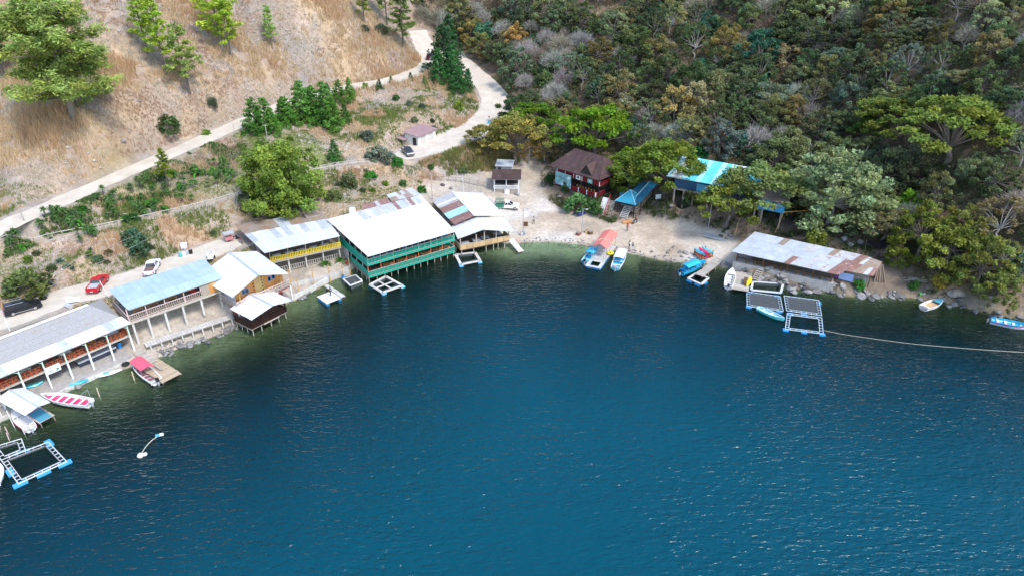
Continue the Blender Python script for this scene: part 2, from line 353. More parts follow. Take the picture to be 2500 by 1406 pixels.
xs = np.concatenate([np.arange(-220, -112, 2.5), np.arange(-112, 92, .64), np.arange(92, 226, 2.5)])
ys = np.concatenate([np.arange(-60, 56, 4.0), np.arange(56, 155, .62), np.arange(155, 262, 1.1), np.arange(262, 334, 3.0)])
GX, GY = np.meshgrid(xs, ys, indexing='ij')
Z = tps(GX, GY).reshape(GX.shape)
sdist, si, st = seg_dist(GX, GY, SHORE)
inlake = inpoly(GX, GY, LAKE)
land = np.maximum(Z, .03 + np.minimum(.12 * sdist, 1.0)) + (vnoise(GX, GY, 5, 3) - .5) * np.clip(Z - 2, 0, 8) * .16
shelf = 3.0 + 3.5 * vnoise(GX, GY, 22, 5, 2)
lpx, lpy = proj(GX, GY, GX * 0)
shelf = np.where(lpx < 420, shelf + 2.5, shelf); shelf = np.where((lpx > 1240) & (lpx < 1440), shelf + 2.0, shelf); shelf = np.where(lpx > 1560, shelf * .3, shelf)
bed = -(.03 + .12 * np.minimum(sdist, shelf) + .55 * np.maximum(sdist - shelf, 0)); bed = np.maximum(bed, -26)
Z = np.where(inlake, bed + (vnoise(GX, GY, 2.5, 9) - .5) * .25 * np.clip(sdist, 0, 2), land)
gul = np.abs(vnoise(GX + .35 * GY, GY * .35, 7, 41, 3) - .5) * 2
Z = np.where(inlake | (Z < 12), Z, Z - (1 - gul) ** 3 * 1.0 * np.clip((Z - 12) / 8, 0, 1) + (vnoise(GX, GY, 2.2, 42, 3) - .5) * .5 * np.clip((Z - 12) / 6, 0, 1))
roadmask = np.zeros(GX.shape)
for k, P in RD.items():
    d, i, t = seg_dist(GX, GY, P)
    zr = P[i, 2] * (1 - t) + P[np.minimum(i + 1, len(P) - 1), 2] * t; hw = P[i, 3] * (1 - t) + P[np.minimum(i + 1, len(P) - 1), 3] * t
    fall = 1.2 if k in ('footpath', 'hill_track') else 4.0
    w = np.clip(1 - (d - hw - .5) / fall, 0, 1); w = w * w * (3 - 2 * w)
    Z = np.where(inlake, Z, Z * (1 - w) + (zr - .06) * w)
    roadmask = np.maximum(roadmask, np.clip(1 - (d - hw) / 1.5, 0, 1))

def height(x, y):
    x = np.asarray(x, float); y = np.asarray(y, float)
    i = np.clip(np.searchsorted(xs, x) - 1, 0, len(xs) - 2); j = np.clip(np.searchsorted(ys, y) - 1, 0, len(ys) - 2)
    fx = np.clip((x - xs[i]) / (xs[i + 1] - xs[i]), 0, 1); fy = np.clip((y - ys[j]) / (ys[j + 1] - ys[j]), 0, 1)
    return (Z[i, j] * (1 - fx) + Z[i + 1, j] * fx) * (1 - fy) + (Z[i, j + 1] * (1 - fx) + Z[i + 1, j + 1] * fx) * fy

def T(px, py):
    """where the ground lies at this pixel of the photograph"""
    u = (px - 1250) / F; v = (py - 703) / F
    d = np.arange(50, 330, .25); X = u * d; Y = d * (CP - v * SP); Zr = CAM_H - d * (SP + v * CP)
    h = np.maximum(height(X, Y), 0.0); k = int(np.argmax(Zr <= h))
    return Vector((X[k], Y[k], h[k]))

FOREST_PX = [(985, -400), (1015, 40), (1090, 95), (1150, 150), (1215, 215), (1262, 270), (1240, 300), (1330, 385), (1500, 385), (1660, 385), (1850, 425), (1960, 480), (2030, 560), (2190, 620), (2200, 690), (2330, 722), (2500, 768), (2900, 830), (4200, 900), (4200, -900), (985, -900)]
BEACH_PX = [(1180, 470), (1200, 560), (1255, 640), (1500, 680), (1800, 700), (1815, 600), (1760, 560), (1640, 535), (1560, 520), (1490, 545), (1440, 525), (1370, 510), (1335, 480), (1310, 430), (1315, 385), (1268, 385), (1275, 440), (1230, 485)]
gpx, gpy = proj(GX, GY, Z)
mF = inpoly(gpx, gpy, FOREST_PX) & ~inlake
mB = inpoly(gpx, gpy, BEACH_PX) & ~inlake & (Z < 6)
def soft(m, it=2):
    a = m.astype(float)
    for _ in range(it):
        b = a.copy(); b[1:] += a[:-1]; b[:-1] += a[1:]; b[:, 1:] += a[:, :-1]; b[:, :-1] += a[:, 1:]; a = b / 5
    return a
soft_ = lambda m: soft(m, 4)
n1, n2, n3, n4 = vnoise(GX, GY, 9, 21), vnoise(GX, GY, 3.2, 22), vnoise(GX, GY, 22, 23), vnoise(GX, GY, 6, 24)
def mixc(a, b, t): return a * (1 - t[..., None]) + np.array(b) * t[..., None]
def ss(x, a, b): return np.clip((x - a) / (b - a), 0, 1)
C = np.ones(GX.shape + (3,)) * np.array((.355, .275, .215))
C = mixc(C, (.41, .30, .195), ss(n1, .48, .68)); C = mixc(C, (.29, .25, .22), ss(n4, .52, .72)); C = mixc(C, (.29, .185, .125), ss(n2, .58, .8) * .7)
C = mixc(C, (.13, .16, .06), ss(n3, .52, .72) * .55 * (Z < 17))
LUSH = [(560, 320), (640, 320), (760, 330), (830, 400), (760, 430), (600, 400)]; C = mixc(C, (.17, .22, .06), soft_(inpoly(gpx, gpy, LUSH)) * ss(n2, .3, .6) * .8)
C = mixc(C, (.40, .36, .31), np.clip(roadmask * 1.2, 0, 1) * .55)
CF = np.ones(C.shape) * np.array((.15, .115, .08)); CF = mixc(CF, (.22, .16, .11), ss(n2, .45, .7)); CF = mixc(CF, (.06, .065, .03), ss(n4, .5, .7))
a = soft(mF, 3); C = C * (1 - a[..., None]) + CF * a[..., None]
CBch = np.ones(C.shape) * np.array((.46, .38, .295)); CBch = mixc(CBch, (.35, .28, .21), ss(n4, .5, .75)); CBch = mixc(CBch, (.52, .48, .42), ss(n1, .5, .7)); CBch = mixc(CBch, (.27, .23, .18), ss(.9 - sdist, 0, .8))
a = soft(mB, 4); C = C * (1 - a[..., None]) + CBch * a[..., None]
gap = (~mB) & (~mF) & (Z < 4.5) & ~inlake & (gpx < 1330)
bank = (~mB) & (~mF) & ~inlake & (gpx >= 1330); a = soft(bank, 3) * .8; C = C * (1 - a[..., None]) + (np.array((.10, .083, .066)) * (.5 + 1.0 * n2[..., None])) * a[..., None]  # dark stony bank tone, shade under the trees put into it as well
a = soft(gap, 2) * .75; C = C * (1 - a[..., None]) + (np.array((.40, .36, .30)) * (.75 + .5 * n2[..., None])) * a[..., None]
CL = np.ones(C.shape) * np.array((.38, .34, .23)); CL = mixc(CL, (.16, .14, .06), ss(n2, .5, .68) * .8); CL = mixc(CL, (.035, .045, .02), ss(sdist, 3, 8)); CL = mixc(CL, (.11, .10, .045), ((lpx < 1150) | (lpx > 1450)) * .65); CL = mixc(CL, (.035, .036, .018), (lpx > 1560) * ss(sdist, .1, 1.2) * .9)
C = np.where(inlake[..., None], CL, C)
C = C * (.80 + .40 * vnoise(GX, GY, 1.4, 31, 3))[..., None]
C = np.where(((Z > 12) & ~inlake & ~mF)[..., None], C * (.86 + .18 * np.clip(gul * 1.6, 0, 1))[..., None], C)  # gully beds coloured darker, their crease shade put into the ground colour

def ground_material():
    m = bpy.data.materials.new('ground'); m.use_nodes = True; N = m.node_tree.nodes; L = m.node_tree.links; b = N['Principled BSDF']
    b.inputs['Roughness'].default_value = .95; b.inputs['Specular IOR Level'].default_value = .1
    a = N.new('ShaderNodeVertexColor'); a.layer_name = 'Col'; g = N.new('ShaderNodeNewGeometry')
    n = N.new('ShaderNodeTexNoise'); n.inputs['Scale'].default_value = 1.6; n.inputs['Detail'].default_value = 8; n.inputs['Roughness'].default_value = .72
    L.new(g.outputs['Position'], n.inputs['Vector'])
    r = N.new('ShaderNodeMapRange'); r.inputs[1].default_value = .3; r.inputs[2].default_value = .7; r.inputs[3].default_value = .72; r.inputs[4].default_value = 1.28
    L.new(n.outputs['Fac'], r.inputs[0])
    mx = N.new('ShaderNodeMixRGB'); mx.blend_type = 'MULTIPLY'; mx.inputs[0].default_value = 1; L.new(a.outputs[0], mx.inputs[1]); L.new(r.outputs[0], mx.inputs[2])
    L.new(mx.outputs[0], b.inputs['Base Color'])
    bp = N.new('ShaderNodeBump'); bp.inputs['Strength'].default_value = .7; bp.inputs['Distance'].default_value = .25; L.new(n.outputs['Fac'], bp.inputs['Height']); L.new(bp.outputs[0], b.inputs['Normal'])
    return m
GROUND = ground_material()
nx, ny = GX.shape; VID = np.arange(nx * ny).reshape(nx, ny)
VP = np.stack([GX, GY, Z], -1).reshape(-1, 3); VC = C.reshape(-1, 3)
quads = np.stack([VID[:-1, :-1], VID[1:, :-1], VID[1:, 1:], VID[:-1, 1:]], -1).reshape(-1, 4)
cls = np.where(inlake, 3, np.where(mF, 2, np.where(mB, 1, 0)))[:-1, :-1].ravel()

def npmesh(name, V, Fq, mat, col=None, smooth=True):
    """fast mesh from arrays; Fq is (n, 3) or (n, 4)"""
    k = Fq.shape[1]; me = bpy.data.meshes.new(name)
    me.vertices.add(len(V)); me.vertices.foreach_set('co', np.ascontiguousarray(V, np.float32).ravel())
    me.loops.add(Fq.size); me.loops.foreach_set('vertex_index', np.ascontiguousarray(Fq, np.int32).ravel())
    me.polygons.add(len(Fq)); me.polygons.foreach_set('loop_start', np.arange(0, Fq.size, k, dtype=np.int32))
    me.polygons.foreach_set('use_smooth', np.full(len(Fq), smooth))
    if col is not None:
        at = me.color_attributes.new('Col', 'FLOAT_COLOR', 'POINT'); c4 = np.ones((len(V), 4), np.float32); c4[:, :3] = col
        at.data.foreach_set('color', c4.ravel())
    me.materials.append(mat); me.update(calc_edges=True)
    return me
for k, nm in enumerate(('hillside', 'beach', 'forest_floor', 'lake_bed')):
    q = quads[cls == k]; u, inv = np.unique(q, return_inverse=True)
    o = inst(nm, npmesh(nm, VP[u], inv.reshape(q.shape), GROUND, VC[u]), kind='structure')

def road_strip(name, P, lift, mat, across=6):
    V = []; n = len(P)
    for i in range(n):
        t = P[min(i + 1, n - 1), :2] - P[max(i - 1, 0), :2]; t /= np.hypot(*t); nn = np.array((-t[1], t[0]))
        for j in range(across + 1):
            s = (j / across * 2 - 1) * P[i, 3]; e = (R.random() - .5) * .5 if j in (0, across) else 0
            p = P[i, :2] + nn * (s + e); V.append((p[0], p[1], P[i, 2] + lift - .05 * (s / P[i, 3]) ** 2))
    w = across + 1; Q = [(i * w + j, i * w + j + 1, (i + 1) * w + j + 1, (i + 1) * w + j) for i in range(n - 1) for j in range(across)]
    Q = np.array(Q)[:, ::-1]
    return inst(name, npmesh(name, np.array(V), Q, mat), kind='structure')
ROADM = M('pale_dirt', (.58, .52, .43), (.47, .41, .33), scale=.35, rough=.95, bump=.4, bscale=3, spec=.1, dirt=((.40, .35, .28), .6, .6))
PATHM = M('path_dirt', (.46, .39, .31), (.36, .29, .22), scale=.8, rough=.95, bump=.4, spec=.1)
for k, P in RD.items():
    P2 = catmull(P[::2], 4) if len(P) < 30 else P
    road_strip(k, P, .03, PATHM if k in ('footpath', 'hill_track') else ROADM)

# ------------------------------------------------------------------ water
wx = np.concatenate([np.arange(-220, -95, 5), np.arange(-95, 95, 1.0), np.arange(95, 226, 5.0)]); wy = np.concatenate([np.arange(-60, 40, 4), np.arange(40, 135, 1.0)])
WX, WY = np.meshgrid(wx, wy, indexing='ij')
dsh, _, _ = seg_dist(WX, WY, SHORE); inw = inpoly(WX, WY, LAKE)
dep = np.where(inw, np.maximum(-height(WX, WY), 0), 0)
WID = np.arange(WX.size).reshape(WX.shape); wq = np.stack([WID[:-1, :-1], WID[1:, :-1], WID[1:, 1:], WID[:-1, 1:]], -1).reshape(-1, 4)
nearw = (inw | (dsh < 2.5)).ravel(); wq = wq[nearw[wq].all(1)]
def water_material():
    m = bpy.data.materials.new('lake_water'); m.use_nodes = True; N = m.node_tree.nodes; L = m.node_tree.links; N.remove(N['Principled BSDF'])
    def math_(op, a, b=None, c=None):
        n = N.new('ShaderNodeMath'); n.operation = op
        for i, v in enumerate((a, b, c)):
            if v is None: continue
            if isinstance(v, (int, float)): n.inputs[i].default_value = v
            else: L.new(v, n.inputs[i])
        return n.outputs[0]
    at = N.new('ShaderNodeAttribute'); at.attribute_name = 'depth'; dp = at.outputs['Fac']
    g = N.new('ShaderNodeNewGeometry'); pos = g.outputs['Position']
    rp = N.new('ShaderNodeValToRGB'); e = rp.color_ramp.elements
    e[0].position = 0; e[0].color = (.014, .030, .016, 1); e[1].position = 1; e[1].color = (.0001, .051, .078, 1)
    for p_, c_ in ((.06, (.004, .018, .011)), (.2, (.0007, .010, .010)), (.45, (.0002, .023, .036)), (.8, (.0001, .042, .065))): x = e.new(p_); x.color = (*c_, 1)  # near-shore stops dark for depth, with the hill's dark reflection put in too
    L.new(math_('DIVIDE', dp, 26.0), rp.inputs[0])
    def nz(scale, vec, det=3, ro=.55, dist=0):
        n = N.new('ShaderNodeTexNoise'); n.inputs['Scale'].default_value = scale; n.inputs['Detail'].default_value = det; n.inputs['Roughness'].default_value = ro; n.inputs['Distortion'].default_value = dist
        L.new(vec, n.inputs['Vector']); return n.outputs['Fac']
    def mp(rot, sc):
        n = N.new('ShaderNodeMapping'); n.inputs['Rotation'].default_value = (0, 0, rot); n.inputs['Scale'].default_value = sc; L.new(pos, n.inputs[0]); return n.outputs[0]
    ripple = nz(1.0, mp(math.radians(8), (.6, 1.6, 1)), 2, .5, .5)
    ripple2 = nz(2.1, mp(math.radians(-18), (.65, 1.4, 1)), 2, .5, .4)
    swell = nz(.16, mp(math.radians(-28), (.5, 1.6, 1)), 2)
    gust = nz(.022, mp(math.radians(40), (1, 1, 1)), 3, .6, .8)
    h = math_('ADD', math_('MULTIPLY', ripple, 1.0), math_('ADD', math_('MULTIPLY', ripple2, .45), math_('MULTIPLY', swell, 1.2)))
    gr = N.new('ShaderNodeMapRange'); L.new(gust, gr.inputs[0]); gr.inputs[1].default_value = .38; gr.inputs[2].default_value = .62; gr.inputs[3].default_value = .5; gr.inputs[4].default_value = 1.0
    bp = N.new('ShaderNodeBump'); bp.inputs['Distance'].default_value = .48; L.new(gr.outputs[0], bp.inputs['Strength']); L.new(h, bp.inputs['Height'])
    df = N.new('ShaderNodeBsdfDiffuse'); L.new(rp.outputs[0], df.inputs[0]); L.new(bp.outputs[0], df.inputs['Normal'])
    tr = N.new('ShaderNodeBsdfTransparent'); tr.inputs[0].default_value = (.72, .92, .82, 1)
    body = N.new('ShaderNodeMixShader')
    L.new(math_('SUBTRACT', 1.0, math_('POWER', 2.718, math_('MULTIPLY', dp, -.34))), body.inputs[0]); L.new(tr.outputs[0], body.inputs[1]); L.new(df.outputs[0], body.inputs[2])
    gl = N.new('ShaderNodeBsdfGlossy'); gl.inputs['Roughness'].default_value = .13; L.new(bp.outputs[0], gl.inputs['Normal'])
    fr = N.new('ShaderNodeFresnel'); fr.inputs['IOR'].default_value = 1.33; L.new(bp.outputs[0], fr.inputs['Normal'])
    s = N.new('ShaderNodeMixShader'); L.new(math_('MULTIPLY', fr.outputs[0], .72), s.inputs[0]); L.new(body.outputs[0], s.inputs[1]); L.new(gl.outputs[0], s.inputs[2])
    L.new(s.outputs[0], N['Material Output'].inputs[0])
    return m
wme = npmesh('lake_water', np.stack([WX, WY, WX * 0], -1).reshape(-1, 3), wq, water_material())
at = wme.attributes.new('depth', 'FLOAT', 'POINT'); at.data.foreach_set('value', dep.ravel().astype(np.float32))
inst('lake_water', wme, kind='structure')

# ------------------------------------------------------------------ buildings
class Bld:
    """a thing with local axes: x along its front, y inland; heights are metres above the lake"""
    def __init__(s, name, label, cat, key=None, base=0.0, at=None, rz=0.0, group=None):
        if key: A, rz, _ = FR[key]; at = A
        s.b = base; s.t = thing(name, label, cat, (at.x, at.y, base), rz, group)
    def mb(s): return MB(-s.b)
    def put(s, name, mb, mat, parent=None, **kw): return mb.build(name, mat, parent or s.t, **kw)
    def box(s, name, mat, x0, x1, y0, y1, z0, z1, parent=None, **kw): return s.put(name, s.mb().box(x0, x1, y0, y1, z0, z1), mat, parent, **kw)
    def beam(s, name, mat, p, q, w, h=None, parent=None, **kw): return s.put(name, s.mb().beam(p, q, w, h), mat, parent, **kw)
    def posts(s, name, mat, pts, z0, z1, w, round_=False, z0f=None):
        for x, y in pts:
            a = z0 if z0f is None else z0f(x, y)
            m = s.mb()
            if round_: m.tube((x + R.uniform(-.06, .06), y + R.uniform(-.06, .06), a), (x, y, z1), w / 2, w / 2 * .85, 7)
            else: m.box(x - w / 2, x + w / 2, y - w / 2, y + w / 2, a, z1)
            s.put(name, m, mat)
    def planks(s, name, mat, x0, x1, y0, y1, z, t=.08, w=.5, along='x', parent=None):
        """deck of single boards; along = the axis the boards are counted on"""
        n = max(1, int(round(((x1 - x0) if along == 'x' else (y1 - y0)) / w)))
        for i in range(n):
            g = .02
            if along == 'x':
                a = x0 + (x1 - x0) * i / n; b = x0 + (x1 - x0) * (i + 1) / n; m = s.mb().box(a + g, b - g, y0 + R.uniform(-.04, .04), y1 + R.uniform(-.04, .04), z - t, z + R.uniform(-.01, .01))
            else:
                a = y0 + (y1 - y0) * i / n; b = y0 + (y1 - y0) * (i + 1) / n; m = s.mb().box(x0 + R.uniform(-.05, .05), x1 + R.uniform(-.05, .05), a + g, b - g, z - t, z + R.uniform(-.01, .01))
            s.put(name, m, mat, parent)
    def rail(s, mat, p, q, z, h=.95, step=.28, bw=.09, railmat=None, style='bar', name='railing', zq=None, piece='baluster', mids=0, label=None):
        """railing from p to q (x, y); the rails are the part, each baluster a sub-part"""
        zq = z if zq is None else zq
        a = Vector((p[0], p[1], z)); b = Vector((q[0], q[1], zq)); L = (b - a).length; U_ = Vector((0, 0, 1))
        m = s.mb(); m.beam(a + U_ * h, b + U_ * h, .11, .09); m.beam(a + U_ * .12, b + U_ * .12, .07, .07)
        for k in range(mids): m.beam(a + U_ * (h * (k + 1) / (mids + 1)), b + U_ * (h * (k + 1) / (mids + 1)), .07, .07)
        r = s.put(name, m, railmat or mat, label=label)
        ang = math.atan2(q[1] - p[1], q[0] - p[0])
        n = max(1, int(L / step))
        if style == 'bar':
            me = MB().box(-bw / 2, bw / 2, -.025, .025, .14, h - .04).mesh(piece, mat)
            for i in range(n + 1):
                c = a + (b - a) * (i / n); inst(piece, me, r, (c.x, c.y, c.z - s.b), ang)
        elif style == 'cross':
            n = max(1, int(round(L / step))); w = L / n; sl = math.asin(max(-1, min(1, (zq - z) / L)))
            me = MB().beam((-w / 2 + .05, 0, .14), (w / 2 - .05, 0, h - .05), .06, .06).beam((-w / 2 + .05, .01, h - .05), (w / 2 - .05, .01, .14), .06, .06).beam((-w / 2, 0, .1), (-w / 2, 0, h + .05), .1, .1).mesh(piece, mat)
            for i in range(n):
                c = a + (b - a) * ((i + .5) / n); inst(piece, me, r, (c.x, c.y, c.z - s.b), ang)
        elif style == 'panel':
            n = max(1, int(round(L / step))); w = L / n
            me = MB().box(-w / 2 + .015, w / 2 - .015, -.03, .03, .1, h - .02).mesh(piece, mat)
            for i in range(n):
                c = a + (b - a) * ((i + .5) / n); inst(piece, me, r, (c.x, c.y, c.z - s.b), ang, rot=(0, 0, ang))
        return r
    def roof(s, p00, p10, p11, p01, nx, ny, pick, name='roof', piece='roof_sheet', parent=None, under=WOOD, over=.14, jit=.02, t=.035):
        """sheeted roof plane: p00-p10 is the lower edge, p01-p11 the upper one; ny rows of nx single sheets"""
        P = [Vector(p) for p in (p00, p10, p11, p01)]
        def at(u, v): return (P[0] * (1 - u) + P[1] * u) * (1 - v) + (P[3] * (1 - u) + P[2] * u) * v
        nrm = (P[1] - P[0]).cross(P[3] - P[0]).normalized()
        m = s.mb(); k = max(2, int((P[3] - P[0]).length / 1.6))
        for i in range(k + 1):
            v = .02 + .96 * i / k; m.beam(at(0.01, v) - nrm * .1, at(.99, v) - nrm * .1, .08, .1, up=nrm)
        r = parent or s.put(name, m, under)
        if parent is not None: s.put('purlin', m, under, parent)
        for j in range(ny):
            for i in range(nx):
                u0, u1 = i / nx, (i + 1) / nx; v0 = j / ny; v1 = (j + 1) / ny
                e = .012 * (1 if (P[1] - P[0]).length > 4 else 2)
                L = (P[3] - P[0]).length; lift = nrm * (R.uniform(0, jit) + (ny - j) * 0.012); dv = (over / L if j < ny - 1 else 0)
                q = [at(u0 + .0005, v0 - R.uniform(0, .06) / L), at(u1 - .0005, v0 - R.uniform(0, .06) / L), at(u1 - .0005, v1 + dv), at(u0 + .0005, v1 + dv)]
                q[2] = q[2] - nrm * .012; q[3] = q[3] - nrm * .012
                mm = s.mb().hexa([c + lift for c in q] + [c + lift + nrm * t for c in q])
                s.put(piece, mm, pick(i, j), r)
        return r
    def ridge(s, p, q, w, mat, name='ridge_cap', parent=None):
        p = Vector(p); q = Vector(q)
        return s.put(name, s.mb().beam(p, q, w, .07), mat, parent)

def const(m): return lambda i, j: m
def wpick(pairs):
    ms = [m for m, w in pairs]; ws = [w for m, w in pairs]
    return lambda i, j: R.choices(ms, ws)[0]

def table_mesh(top, leg, L=1.5, Wd=.9):
    t = MB().box(-L / 2, L / 2, -Wd / 2, Wd / 2, .71, .76).mesh('tabletop', top)
    l = MB().box(-.04, .04, -.04, .04, 0, .71).mesh('leg', leg)
    return t, l
def table(at, rz, label, tm, group, cat='table', name='dining_table', L=1.5, Wd=.9):
    t = thing(name, label, cat, at, rz, group); inst('tabletop', tm[0], t)
    for sx in (-1, 1):
        for sy in (-1, 1): inst('leg', tm[1], t, (sx * (L / 2 - .08), sy * (Wd / 2 - .08), 0))
    return t
def chair_meshes(mat):
    return (MB().box(-.23, .23, -.22, .22, .42, .47).mesh('seat', mat), MB().box(-.23, .23, .2, .24, .47, .92).mesh('backrest', mat), MB().box(-.025, .025, -.025, .025, 0, .42).mesh('leg', mat))
def chair(at, rz, label, cm, group):
    t = thing('chair', label, 'chair', at, rz, group); inst('seat', cm[0], t); inst('backrest', cm[1], t)
    for sx in (-1, 1):
        for sy in (-1, 1): inst('leg', cm[2], t, (sx * .19, sy * .18, 0))
    return t
TW, TO, TG = table_mesh(WHITE, GREYPL), table_mesh(ORANGEWOOD, WOOD), table_mesh(GREYPL, STEEL)
CHR, CHW, CHO = chair_meshes(paint('red_chair', (.55, .03, .03))), chair_meshes(WHITE), chair_meshes(ORANGEWOOD)

# --- restaurant with grey shingled hip roof, orange lattice railings (bottom left)
b = Bld('lakeside_restaurant', 'long restaurant on white posts with grey hipped shingle roof and orange lattice railings', 'restaurant', 'B1', .75)
X0 = -9.0
posx = [16.9, 13.9, 11.0, 8.1, 5.3, 2.4, -.5, -3.4, -6.3]
b.box('deck', WOOD, X0, 17.1, 0, 8, 2.92, 3.1)
b.beam('deck_beam', PLANK, (X0, -.05, 2.95), (17.15, -.05, 2.95), .12, .3)
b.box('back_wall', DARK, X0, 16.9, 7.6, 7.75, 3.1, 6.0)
b.box('lower_wall', CONC, X0, 17.0, 4.6, 4.75, .8, 2.92)
for x in posx:
    b.put('post', b.mb().box(x - .11, x + .11, -1.25, -1.03, .75, 3.6), WHITE)
    b.put('post_head', b.mb().box(x - .08, x + .08, -1.22, -1.06, 3.6, 5.42), PALEGREEN)
    b.beam('brace', PALEGREEN, (x, -1.15, 4.9), (x - .7, -1.15, 5.4), .08)
    b.put('inner_post', b.mb().box(x - .1, x + .1, 3.4, 3.6, .75, 2.92), CONCLIGHT)
for i in range(len(posx) - 1):
    x1, x0 = posx[i] - .12, posx[i + 1] + .12
    b.rail(ORANGE if i != 6 else WHITE, (x0, -.08), (x1, -.08), 3.1, .95, .62, style='cross', piece='lattice_panel', railmat=ORANGE, mids=1)
b.rail(ORANGE, (17.05, 0), (17.05, 6.5), 3.1, .95, .62, style='cross', piece='lattice_panel', mids=1)
rf = b.put('roof', b.mb().slab([(X0, .55, 6.02), (17.0, .55, 6.02), (14.9, 5.2, 7.45), (X0 + 2, 5.2, 7.45)], .08), SHINGLE)
b.put('hip_end', b.mb().slab([(17.0, .56, 6.025), (17.9, 8.6, 5.9), (14.92, 5.2, 7.455)], .08), SHINGLE, rf)
b.put('back_slope', b.mb().slab([(17.9, 8.62, 5.9), (X0, 8.62, 5.9), (X0 + 2, 5.22, 7.45), (14.9, 5.22, 7.45)], .08), SHINGLE, rf)
for i in range(4):                                                # shingle courses standing a little proud
    for j in range(22):
        y = .6 + i * 1.15; zz = 6.05 + (y - .55) / 4.65 * 1.43; x = X0 + .6 + j * 1.15 + (i % 2) * .5
        if x + 1.1 > 17.0 - (y + 1.1 - .55) * .45: continue
        b.put('shingle_mat', b.mb().hexa([(x, y, zz - .03), (x + 1.1, y, zz - .03), (x + 1.1, y + 1.12, zz + .315), (x, y + 1.12, zz + .315), (x, y, zz + R.uniform(.01, .04)), (x + 1.1, y, zz + R.uniform(.01, .04)), (x + 1.1, y + 1.12, zz + .33), (x, y + 1.12, zz + .33)]), SHINGLE, rf)
for k in range(3): b.put('ridge_cap', b.mb().beam((X0 + 2 + k * 7.3, 5.2, 7.5 + k * .01), (X0 + 2 + (k + 1) * 7.3 - .1, 5.2, 7.5 + k * .01), .62, .06), WHITE, rf)
b.roof((X0, -1.45, 5.5), (17.5, -1.45, 5.5), (17.2, .62, 6.07), (X0, .62, 6.07), 26, 1, wpick([(SX['white'], 5), (SX['grey'], 1)]), name='eave_roof')
for x, m_, L_ in ((15.5, TW, 'white table at the right end of the orange railed deck'), (12.2, TO, 'orange wooden table behind the orange lattice railing'), (8.8, TW, 'white table in the middle of the orange railed deck'), (3.5, TW, 'white table on the orange railed deck beside green planters')):
    table(loc('B1', x, 1.2, 3.1), FR['B1'][1] + .1, L_, m_, 'tables on the orange railed deck')
for x, L_ in ((16.5, 'red chair at the right end of the orange railed deck'), (10.7, 'red chair beside the white middle table of the orange railed deck'), (7.0, 'red chair under the grey shingled roof behind the hanging banner'), (.9, 'red chair beside the red table on the orange railed deck')):
    chair(loc('B1', x, 1.9, 3.1), FR['B1'][1] + R.uniform(-.4, .4), L_, CHR, 'red chairs on the orange railed deck')
table(loc('B1', .2, .9, 3.1), FR['B1'][1], 'red table at the left end of the orange railed deck', table_mesh(paint('red_table', (.6, .05, .04)), WOOD), 'tables on the orange railed deck')
bn = tag(MB().box(-1.0, 1.0, -.015, .015, 0, 1.15).build('banner', M('white_banner', (.74, .76, .80), (.66, .70, .76)), loc=loc('B1', 6.4, -.22, 2.35), rz=FR['B1'][1]), 'white banner with blue print hung on the orange railing', 'banner')
for k in range(11):
    x = R.uniform(-.85, .6); z = R.uniform(.12, .9); MB().box(x, x + R.uniform(.12, .34), -.024, -.017, z, z + R.uniform(.05, .16)).build('print_mark', C_BLUE, bn)
walk = tag(MB().box(X0, 18.6, -2.1, 4.7, -.15, .76).build('concrete_terrace', CONC, loc=loc('B1', 0, 0, 0), rz=FR['B1'][1]), 'concrete terrace along the water under the grey shingled restaurant', 'terrace')
walk['kind'] = 'structure'
for k in ('label', 'category'): del walk[k]
for i in range(20):
    x = X0 + .1 + i * 1.38; MB().box(x, x + 1.34, -2.5, -2.12, -.2, .45 + R.uniform(-.05, .05)).build('wall_stone', CONCLIGHT, walk)
tk = thing('covered_counter', 'long grey topped counter with dark base under the orange railed deck', 'counter', loc('B1', 12.5, 1.4, .76), FR['B1'][1])
MB().box(-2.6, 2.6, -.7, .7, .1, .75).build('base', C_NAVY, tk); MB().box(-2.7, 2.7, -.8, .8, .75, .95).build('top', GREYPL, tk)
br = thing('barrel', 'blue barrel standing at the right end under the orange railed deck', 'barrel', loc('B1', 16.0, 1.6, .76))
MB().lathe([(.28, 0), (.32, .3), (.32, .65), (.28, .9)]).build('body', BLUEF, br); MB().lathe([(.2, .9), (.2, .93)]).build('lid', BLACK, br)
for k, x in enumerate((1.2, 3.6)):
    f = thing('firewood_pile', ('stacked dark firewood left of the turquoise board under the deck', 'stacked dark firewood behind the turquoise board under the deck')[k], 'firewood', loc('B1', x, 2.6, .76), FR['B1'][1], 'firewood under the restaurant')
    for j in range(9):
        z = .12 + .22 * (j // 3); MB().tube((-.7, (j % 3) * .24, z), (.7, (j % 3) * .24 + .05, z), .11).build('log', BARK, f)

# --- long open shed with blue grey metal roof
b = Bld('open_dining_deck', 'long open deck with pale blue grey metal roof and grey wooden railing on tall posts', 'building', 'B2', 1.2)
b.box('deck', WOOD, -.9, 13.6, -.6, 6, 5.12, 5.3)
b.beam('deck_beam', PLANK, (-.9, -.62, 5.1), (13.6, -.62, 5.1), .14, .34)
b.rail(WOOD, (-.8, -.5), (10.2, -.5), 5.3, 1.0, .3, railmat=PINKISH); b.rail(WOOD, (-.8, 6), (-.8, -.5), 5.3, 1.0, .3, railmat=PINKISH)
for x, zg in ((-.4, 1), (1.8, 1.0), (4.3, 1.2), (7.0, 1.6), (9.9, 2.4), (13.0, 2.6)):
    b.put('stilt', b.mb().box(x - .15, x + .15, -.55, -.25, zg - .4, 5.1), CONCLIGHT)
for x, zg in ((1.4, 2.2), (4.6, 2.6), (8.0, 2.8)): b.put('stilt', b.mb().box(x - .13, x + .13, 2.3, 2.56, zg - .6, 5.1), CONC)
